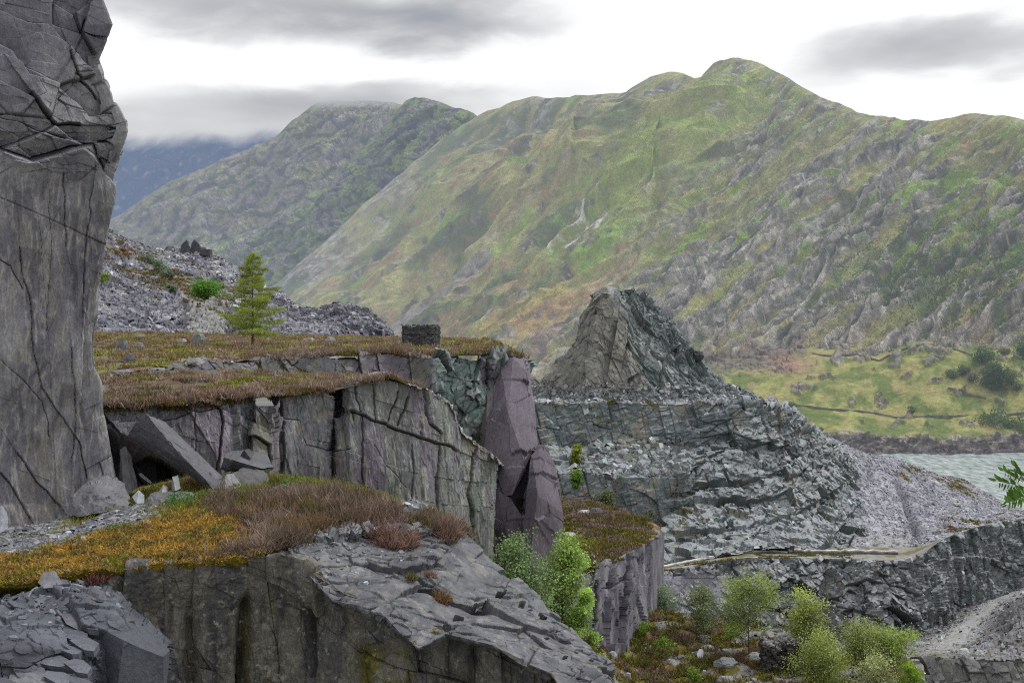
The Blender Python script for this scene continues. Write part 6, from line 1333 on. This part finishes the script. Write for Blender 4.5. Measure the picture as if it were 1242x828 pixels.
tree(996, hb_(996, 850), 776, 38, 'wide birch bush in front of the dense yellow green birch', col=(148, 162, 90), nleaf=6000, leaf=.16, seed=11, trunks=3, grp=G_, cb=.05)
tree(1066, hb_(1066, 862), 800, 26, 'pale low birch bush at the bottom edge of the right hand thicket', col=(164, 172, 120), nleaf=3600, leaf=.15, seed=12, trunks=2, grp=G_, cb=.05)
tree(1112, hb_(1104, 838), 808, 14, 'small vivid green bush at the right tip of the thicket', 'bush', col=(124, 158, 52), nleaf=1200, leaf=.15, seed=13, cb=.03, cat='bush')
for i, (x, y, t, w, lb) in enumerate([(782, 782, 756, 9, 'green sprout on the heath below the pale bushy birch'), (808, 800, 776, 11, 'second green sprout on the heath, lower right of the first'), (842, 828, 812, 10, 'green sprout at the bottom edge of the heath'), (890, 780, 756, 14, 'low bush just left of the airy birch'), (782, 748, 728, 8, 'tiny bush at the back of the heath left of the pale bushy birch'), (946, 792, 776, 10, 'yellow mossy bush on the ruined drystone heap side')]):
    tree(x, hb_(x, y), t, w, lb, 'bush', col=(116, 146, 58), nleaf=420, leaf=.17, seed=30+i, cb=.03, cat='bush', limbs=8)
tree(700, on(S_TIER, 700, 562)[0], 541, 8, 'bright shrub on the debris bench across the pit', 'shrub', col=(126, 140, 50), nleaf=900, leaf=.5, seed=41, cat='shrub', cb=.1)
tree(701, on(S_TIER, 701, 594)[0], 572, 8, 'green shrub on the cliff directly below the bright one', 'shrub', col=(104, 138, 56), nleaf=900, leaf=.5, seed=42, cat='shrub', cb=.1)
tree(732, on(S_TIER, 732, 616)[0], 600, 14, 'dull green shrub above the heather platform', 'shrub', col=(98, 106, 66), nleaf=700, leaf=.5, seed=43, cat='shrub', cb=.1)
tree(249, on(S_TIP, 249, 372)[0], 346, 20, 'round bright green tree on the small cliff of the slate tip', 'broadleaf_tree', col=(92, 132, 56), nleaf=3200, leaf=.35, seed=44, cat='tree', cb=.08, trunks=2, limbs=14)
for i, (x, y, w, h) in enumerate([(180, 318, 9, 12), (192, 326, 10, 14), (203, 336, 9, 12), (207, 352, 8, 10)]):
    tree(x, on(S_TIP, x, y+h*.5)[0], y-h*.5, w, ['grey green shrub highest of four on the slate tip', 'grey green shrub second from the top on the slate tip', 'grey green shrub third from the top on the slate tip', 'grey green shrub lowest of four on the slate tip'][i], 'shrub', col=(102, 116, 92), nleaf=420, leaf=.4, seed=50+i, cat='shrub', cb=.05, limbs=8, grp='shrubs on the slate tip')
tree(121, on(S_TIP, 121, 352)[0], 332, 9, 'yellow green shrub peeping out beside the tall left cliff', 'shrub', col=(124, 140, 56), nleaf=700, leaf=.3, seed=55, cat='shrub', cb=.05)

def larch():
    b = on(S_TERR, 306, 421)[0]; D = b[1]; H = (-(305-HOR)*D/F)-b[2]; R = 47*D/F; r = np.random.default_rng(8)
    e = empty('larch_tree', b, 'lone yellow green larch standing on the upper terrace', 'larch')
    s = np.linspace(0, 1, 12); tr = np.stack([.06*np.sin(s*4), .05*np.cos(s*5), s*H], -1)
    tubes = [tube_arrays(np.vstack([[0, 0, -.3], tr]), np.concatenate([[.13], .115*(1-.95*s)]), 7, srgb(86, 70, 60))]; pos = []; tone = []
    for k in range(54):
        f = .14+.85*(k+r.uniform(0, 1))/54; z = f*H; L = R*((1-f)**.75*1.12+.06)*r.uniform(.5, 1.15)
        if f < .24: L *= .6+1.6*(f-.14)*2
        a = k*2.4+r.uniform(-.5, .5); d = np.array([math.cos(a), math.sin(a), 0]); t = np.linspace(0, 1, 7)[:, None]
        br = np.array([0, 0, z])+d*t*L+np.array([0, 0, 1.])*(t*.12-.26*t*t+.20*t**4)*L
        tubes.append(tube_arrays(br, .022*(1-.85*t[:, 0]), 4, srgb(84, 72, 56)))
        n = int(60+380*L/R)
        tt = r.uniform(.12, 1, n)**.8; c = np.stack([np.interp(tt, t[:, 0], br[:, j]) for j in range(3)], -1)
        side = np.array([-d[1], d[0], 0]); c = c+side*r.normal(0, .2*L, (n, 1))*(.4+.6*np.sin(tt*3.14))[:, None]+np.stack([r.normal(0, .03, n), r.normal(0, .03, n), -np.abs(r.normal(0, .10, n))+.03], -1)
        pos.append(c); tone.append(np.full((n, 1), r.uniform(.75, 1.25)))
    arr_obj('trunk', tubes, M_BARK, e)
    pos = np.concatenate(pos); tone = np.concatenate(tone); pos = np.repeat(pos, 2, 0)+r.normal(0, .09, (len(pos)*2, 3)); tone = np.repeat(tone, 2, 0)
    arr_obj('crown', leaves_arrays(pos, r.uniform(.10, .2, len(pos)), r, srgb(146, 160, 72)[None]*tone, .3, .28, 0.), M_LEAF, e)
larch()

# ---- far trees, bushes and hedges by the lake
FS = HILL
FT = [(1209, 475, 447, 17, 'large round dark green tree on the far pasture', (58, 84, 54), 1800), (1226, 470, 448, 9, 'paler tree touching the large round tree on the far pasture', (104, 120, 74), 700), (1192, 443, 427, 15, 'broad dark bush above the large round tree on the far pasture', (70, 96, 56), 900),
      (1240, 440, 417, 11, 'tree at the right margin above the far pasture', (72, 100, 60), 800), (1168, 458, 446, 9, 'dark bush left of the large round tree on the far pasture', (76, 96, 58), 500), (1154, 464, 452, 8, 'smaller dull bush left again of the far pasture bushes', (88, 100, 66), 400),
      (1178, 466, 455, 8, 'grey bush between the dark bush and the large round tree', (98, 98, 76), 400), (1218, 436, 424, 8, 'grey brown bush left of the tree at the right margin', (106, 102, 80), 400), (1234, 476, 466, 6, 'little bush right of the large round tree', (92, 104, 64), 300),
      (961, 500, 489, 8, 'grey green bush by the left end of the road wall', (98, 108, 76), 400), (1107, 503, 494, 5, 'small green bush on the road wall', (94, 116, 62), 260)]
for i, (x, y, t, w, lb, c, n) in enumerate(FT):
    tree(x, on(FS, x, y)[0], t, w, lb, 'broadleaf_tree' if w > 15 else 'bush', col=c, nleaf=n, leaf=2.6 if w > 12 else 2.0, seed=60+i, cat='tree' if w > 15 else 'bush', cb=.08, trunks=2, limbs=12, mat=M_LEAF_FAR, clump=.2, grp='trees and bushes of the far pasture')
r_ = np.random.default_rng(77)
hd = []
for x in np.arange(1192, 1300, 4.5):
    b_ = on(FS, x, 512+r_.uniform(-8, 8)+max(0, (x-1205))*.18)[0]; n = 130
    hd.append(leaves_arrays(b_+r_.normal(0, 1, (n, 3))*np.array([4, 4, 2.6])+np.array([0, 0, 3]), r_.uniform(1.4, 2.6, n), r_, srgb(82, 102, 58)*r_.uniform(.8, 1.2), .3, .7))
arr_obj('scrub', hd, M_LEAF_FAR, kind='stuff')
hd = []
for k in range(420):
    x = r_.normal(1130, 70); y = r_.normal(335, 34)
    if not (1000 < x < 1300 and 265 < y < 402): continue
    b_ = on(S_MOUNT, x, y)[0]; n = 26
    hd.append(leaves_arrays(b_+r_.normal(0, 1, (n, 3))*np.array([5, 5, 3.5])+np.array([0, 0, 3]), r_.uniform(2, 3.6, n), r_, srgb(72, 92, 56)*r_.uniform(.75, 1.25), .3, .7))
arr_obj('woodland', hd, M_LEAF_FAR, kind='stuff')

# ---- rowan spray reaching in from the right
def rowan():
    o = P(1300, 604, 9.0); e = empty('rowan_branch', o, 'bright green pinnate leaf spray reaching in at the right margin', 'branch'); r = np.random.default_rng(4)
    k = 9.0/F; stem = [np.array([0, 0, -.12]), np.array([-25*k, .05, .02]), np.array([-48*k, .02, .06]), np.array([-62*k, 0, .10])]
    arr_obj('twig', [tube_arrays(stem, [.012, .009, .006, .004], 6, srgb(96, 84, 66))], M_BARK, e)
    for a0, a1 in (((-62, 14, 0), (-88, 20, .04)), ((-60, 20, .0), (-86, 34, -.05)), ((-50, 10, .05), (-84, 0, -.1)), ((-48, 6, 0), (-72, -8, .1)), ((-52, 22, .1), (-70, 40, .0)), ((-40, 16, 0), (-62, 30, .1)), ((-56, 4, -.05), (-88, -4, -.15))):
        A, Bq = np.array([a0[0]*k, a0[2], a0[1]*k]), np.array([a1[0]*k, a1[2], a1[1]*k]); parts = [tube_arrays([A, (A+Bq)/2+[0, 0, .01], Bq], [.003, .0025, .0015], 4, srgb(104, 124, 60))]
        ax = Bq-A; ax /= np.linalg.norm(ax)
        for j in range(7):
            for sd in (-1, 1) if j < 6 else (0,):
                c = A+(Bq-A)*(.2+.8*j/6); dr = ax*.5+np.array([0, .45*sd, .75*sd])*1. if sd else ax; dr = dr/np.linalg.norm(dr)+r.normal(0, .1, 3)
                L = .068*r.uniform(.8, 1.15); n_ = np.cross(dr, [0, 1, .3]); n_ /= np.linalg.norm(n_); w = n_*L*.17+np.array([0, .004, 0])
                V = np.array([c, c+dr*L*.35+w, c+dr*L*.7+w*.8, c+dr*L, c+dr*L*.7-w*.8, c+dr*L*.35-w]); Fc = np.array([0, 1, 2, 0, 2, 3, 0, 3, 4, 0, 4, 5])
                parts.append((V, Fc, np.tile(srgb(84, 118, 50)*r.uniform(.7, 1.25), (6, 1))))
        arr_obj('leaf', parts, M_LEAF, e)
rowan()

# ---- round drystone hut
def stone_ring(c, r0, z0, h, n, rng, col, out=.0, thick=.34, gap=None):
    A = []
    for i in range(n):
        a = (i+rng.uniform(-.15, .15))/n*6.283; w = 6.283/n*r0*rng.uniform(.9, 1.15); hh = h*rng.uniform(.8, 1.08); ro = r0+out+rng.uniform(-.03, .04)
        if gap and gap(a): continue
        ca, sa = math.cos(a), math.sin(a); V = []
        for dz in (0, hh):
            for dt in (-.5, .5):
                for dr in (-thick, 0):
                    j = rng.normal(0, .012, 3); V.append([ca*(ro+dr)-sa*dt*w+j[0], sa*(ro+dr)+ca*dt*w+j[1], z0+dz+j[2]])
        Fc = [0, 1, 3, 0, 3, 2, 4, 6, 7, 4, 7, 5, 0, 4, 5, 0, 5, 1, 2, 3, 7, 2, 7, 6, 1, 5, 7, 1, 7, 3, 0, 2, 6, 0, 6, 4]
        A.append((np.array(V), np.array(Fc), np.tile(np.asarray(col)*rng.uniform(.55, 1.4), (8, 1))))
    return A
def hut():
    b = on(S_TERR, 511, 421)[0]; D = b[1]; k = D/F; R = 23.3*k; H = 26.5*k; r = np.random.default_rng(12); e = empty('round_hut', b-np.array([0, 0, .05]), 'round roofless dark drystone hut on the upper terrace', 'hut')
    c = srgb(74, 75, 78); A = []; nc = 14; hc = H*.66/nc
    for i in range(nc): A += stone_ring(None, R*.97+.002*i, i*hc, hc*1.02, 46, r, c)
    arr_obj('wall', A, M_STONE, e)
    A = stone_ring(None, R, H*.66, hc*.8, 40, r, c*1.25, out=.05, thick=.45); arr_obj('string_course', A, M_STONE, e)
    A = []
    for i in range(6): A += stone_ring(None, R*.985, H*.66+hc*.8+i*hc, hc*1.02, 44, r, c, gap=(lambda a, i=i: i == 5 and (math.sin(a*3+1) > .6)) if i > 4 else None)
    arr_obj('parapet', A, M_STONE, e)
    n = 90; a = r.uniform(0, 6.283, n); rr = R*r.uniform(.72, 1., n); pos = np.stack([np.cos(a)*rr, np.sin(a)*rr, H*.66+hc*6.6+r.uniform(0, .14, n)], -1)
    arr_obj('rubble', chips_arrays(pos, np.tile([0, 0, 1.], (n, 1)), r.uniform(.12, .28, n), r, col=tuple(c), jit=.4), M_STONE, e, kind='stuff')
hut()

# ---- ruined buildings on the tip
def gable(pts, y0, th, col, seed, sub=4):
    """a broken wall: outline extruded and roughened, optional hole left as a gap between pieces"""
    r = np.random.default_rng(seed); V, Fc = [], []; n = len(pts)
    for yy in (y0, y0+th):
        for q in pts: V.append([q[0]+r.normal(0, .05), yy+r.normal(0, .05), q[1]+r.normal(0, .05)])
    for i in range(1, n-1): Fc += [[0, i, i+1], [n, n+i+1, n+i]]
    for i in range(n): j = (i+1) % n; Fc += [[i, n+i, j], [j, n+i, n+j]]
    return np.array(V), np.array(Fc).ravel(), np.tile(np.asarray(col), (2*n, 1))
def ruin():
    b = P(231, 303, 270); k = b[1]/F; e = empty('ruined_cottage', b, 'ruined twin gabled slate cottage on the crest of the slate tip', 'ruin'); c = srgb(84, 82, 86)
    u = lambda *q: [(x*k, z*k) for x, z in q]
    def part(nm, polys, y0, th=.6): arr_obj(nm, [gable(u(*q), y0, th, c*(.9+.1*i), i+int(y0*3)+40) for i, q in enumerate(polys)], M_STONE, e)
    part('gable_wall', [[(-12, -4), (-5, -4), (-5, 12), (-8, 9), (-12, 5)], [(-5, 3.5), (-3, 3.5), (-3, 10), (-5.1, 12.2)], [(-5.05, -4), (-.6, -4), (-.6, 2), (-1.5, 4.5), (-3, 3.4), (-5.05, 3.4)]], 0)
    part('gable_wall', [[(-.6, -4), (12, -5), (12, 3), (9, 8), (4, 13), (1.2, 8.2), (.8, 4)]], .3)
    part('side_wall', [[(-11, -4), (-9, -4), (-9, 5), (-11, 5)]], 1.0, 4.5); part('side_wall', [[(9, -4), (11.5, -4), (11.5, 3.5), (9, 4)]], 1.0, 4.5)
    b2 = P(250, 306, 270); o = arr_obj('ruined_wall', [gable(u((-5, -4), (5, -5), (5, 4), (2, 3.4), (-1, 4.4), (-5, 3)), 0, 2.0, c*.9, 77)], M_STONE); o.location = tuple(b2); tag(o, 'broken stub of slate wall just right of the ruined cottage', 'ruin')
    b3 = P(206, 302, 271); o = hull_mesh('waste_mound', [b3+np.array(q)*k for q in ((-9, 0, -3), (9, 0, -3), (0, 9, -3), (-4, 3, 4), (4, 3, 3.4), (0, -6, -3))], M_SLATE_MID, 3, .02, (.3, .04), tuple(c*.8), 9, None, b3); tag(o, 'low dark mound on the crest left of the ruined cottage', 'mound')
ruin()

# ---- drystone walls
def wall_along(name, s, pts, h, th, col, label, cat='wall', step=1.0, mat=None, rough=.12, grp=None, cope=None):
    W = np.array([on(s, *q)[0] for q in pts]); d = np.concatenate([[0], np.cumsum(np.linalg.norm(np.diff(W[:, :2], axis=0), axis=-1))]); n = max(3, int(d[-1]/step)); t = np.linspace(0, d[-1], n)
    L = np.stack([np.interp(t, d, W[:, k]) for k in range(3)], -1); r = np.random.default_rng(len(pts)*13+int(pts[0][0])); tg = np.gradient(L, axis=0); tg[:, 2] = 0; tg /= np.linalg.norm(tg, axis=-1, keepdims=True); sd = np.stack([-tg[:, 1], tg[:, 0], 0*t], -1)
    hh = h*(1+r.normal(0, rough, n)); V = []
    prof = [(-.5, -.6), (-.5, .5), (-.42, 1.), (.42, 1.), (.5, .5), (.5, -.6)]
    for a, b in prof: V.append(L+sd*(a*th)+np.array([0, 0, 1.])*(b*hh)[:, None]+r.normal(0, rough*.25*th, (n, 3)))
    V = np.stack(V, 1); m = len(prof); Fc = []
    for i in range(n-1):
        for j in range(m-1): a = i*m+j; Fc += [[a, a+1, a+m+1], [a, a+m+1, a+m]]
    for a in (0, (n-1)*m):
        for j in range(1, m-1): Fc.append([a, a+j, a+j+1])
    C = np.repeat((np.asarray(col)[None]*(1+r.uniform(-.3, .3, (n, 1))))[:, None], m, 1)
    if cope is not None: C[:, 2:4] = np.asarray(cope)*(1+r.uniform(-.25, .25, (n, 1, 1)))
    o0 = L[n//2]; o = arr_obj(name, (V.reshape(-1, 3)-o0, np.array(Fc).ravel(), C.reshape(-1, 3)), mat or M_STONE); o.location = tuple(o0); tag(o, label, cat, grp); return o
wall_along('drystone_wall', S_ROAD, [(800, 690), (850, 680), (880, 674), (905, 671), (930, 670), (955, 671.5)], .55, .9, srgb(112, 108, 92), 'low pale wall curving along the quarry road at its left half', step=.8, cope=srgb(176, 174, 170))
wall_along('drystone_wall', S_ROAD, [(956, 671), (1000, 671.5), (1050, 672), (1088, 672.5)], .8, .9, srgb(96, 94, 92), 'straight pale topped wall along the quarry road below the scree', step=.8, cope=srgb(180, 178, 174))
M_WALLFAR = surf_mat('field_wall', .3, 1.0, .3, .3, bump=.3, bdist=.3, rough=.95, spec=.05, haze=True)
wall_along('drystone_wall', HILL, [(936, 488), (970, 492), (1010, 495), (1050, 499), (1090, 503), (1130, 505), (1160, 505), (1200, 504), (1250, 503), (1330, 503)], 1.9, 1.6, srgb(96, 98, 86), 'long dark roadside wall running across the far pasture', mat=M_WALLFAR, step=4)
wall_along('drystone_wall', HILL, [(985, 430), (1010, 432), (1040, 434), (1065, 434), (1085, 430), (1105, 426), (1130, 424), (1155, 425), (1180, 430)], 1.5, 1.5, srgb(100, 100, 88), 'upper boundary wall where the far pasture meets the mountain', mat=M_WALLFAR, step=4)
wall_along('drystone_wall', HILL, [(1150, 476), (1165, 480), (1180, 483), (1196, 485)], 1.6, 1.6, srgb(94, 92, 82), 'short dark field wall left below the large round tree', mat=M_WALLFAR, step=3)
def heap():
    b = hb_(950, 818); k = b[1]/F; r = np.random.default_rng(21); e = empty('ruined_drystone_hut', b, 'dark tumbled drystone ruin among the birches', 'ruin'); A = []
    n = 900; u = r.uniform(-1, 1, n); hh = (38+8*np.sin(u*3)-14*np.clip(u, 0, 1))*k; z = r.uniform(0, 1, n)*hh; pos = np.stack([u*26*k, r.uniform(-.5, .5, n)-(1-z/hh)*.3, z], -1)
    arr_obj('wall', chips_arrays(pos, np.tile([0, -.2, 1.], (n, 1)), r.uniform(.35, .8, n), r, col=tuple(srgb(72, 70, 70)), jit=.15, thick=(.2, .4), light=.03), M_STONE, e, kind='stuff')
    core = [np.array(q)*k for q in ((-25, 0, -4), (25, 0, -4), (-25, 12, -4), (25, 12, -4), (-24, 2, 34), (-2, 2, 38), (24, 2, 22), (-24, 10, 32), (0, 10, 36), (24, 10, 20))]
    hull_mesh('core', core, M_STONE, 3, .01, (.2, .02), tuple(srgb(52, 50, 50)), 3, e)
    n = 220; u = r.uniform(-1, 1, n); pos = np.stack([u*25*k, r.uniform(-.5, 1.0, n), (38+6*np.sin(u*3)-14*np.clip(u, 0, 1))*k+r.uniform(-.1, .2, n)], -1)
    arr_obj('rubble', chips_arrays(pos, np.tile([0, 0, 1.], (n, 1)), r.uniform(.3, .8, n), r, col=C2, jit=.4, thick=(.15, .35), light=.15), M_STONE, e, kind='stuff')
heap()
def post():
    b = on(S_FLOOR, 1092, 776)[0]; k = b[1]/F; o = arr_obj('post', [tube_arrays([[0, 0, -.3], [.15, 0, 1.], [.35, 0, 18*k]], [.11, .10, .09], 8, srgb(168, 168, 166)), tube_arrays([[.33, 0, 18*k], [.36, 0, 18*k+.12]], [.14, .14], 8, srgb(140, 140, 140))], M_STONE)
    o.location = tuple(b); tag(o, 'thin pale leaning post at the foot of the lower quarry cliff', 'post')
post()
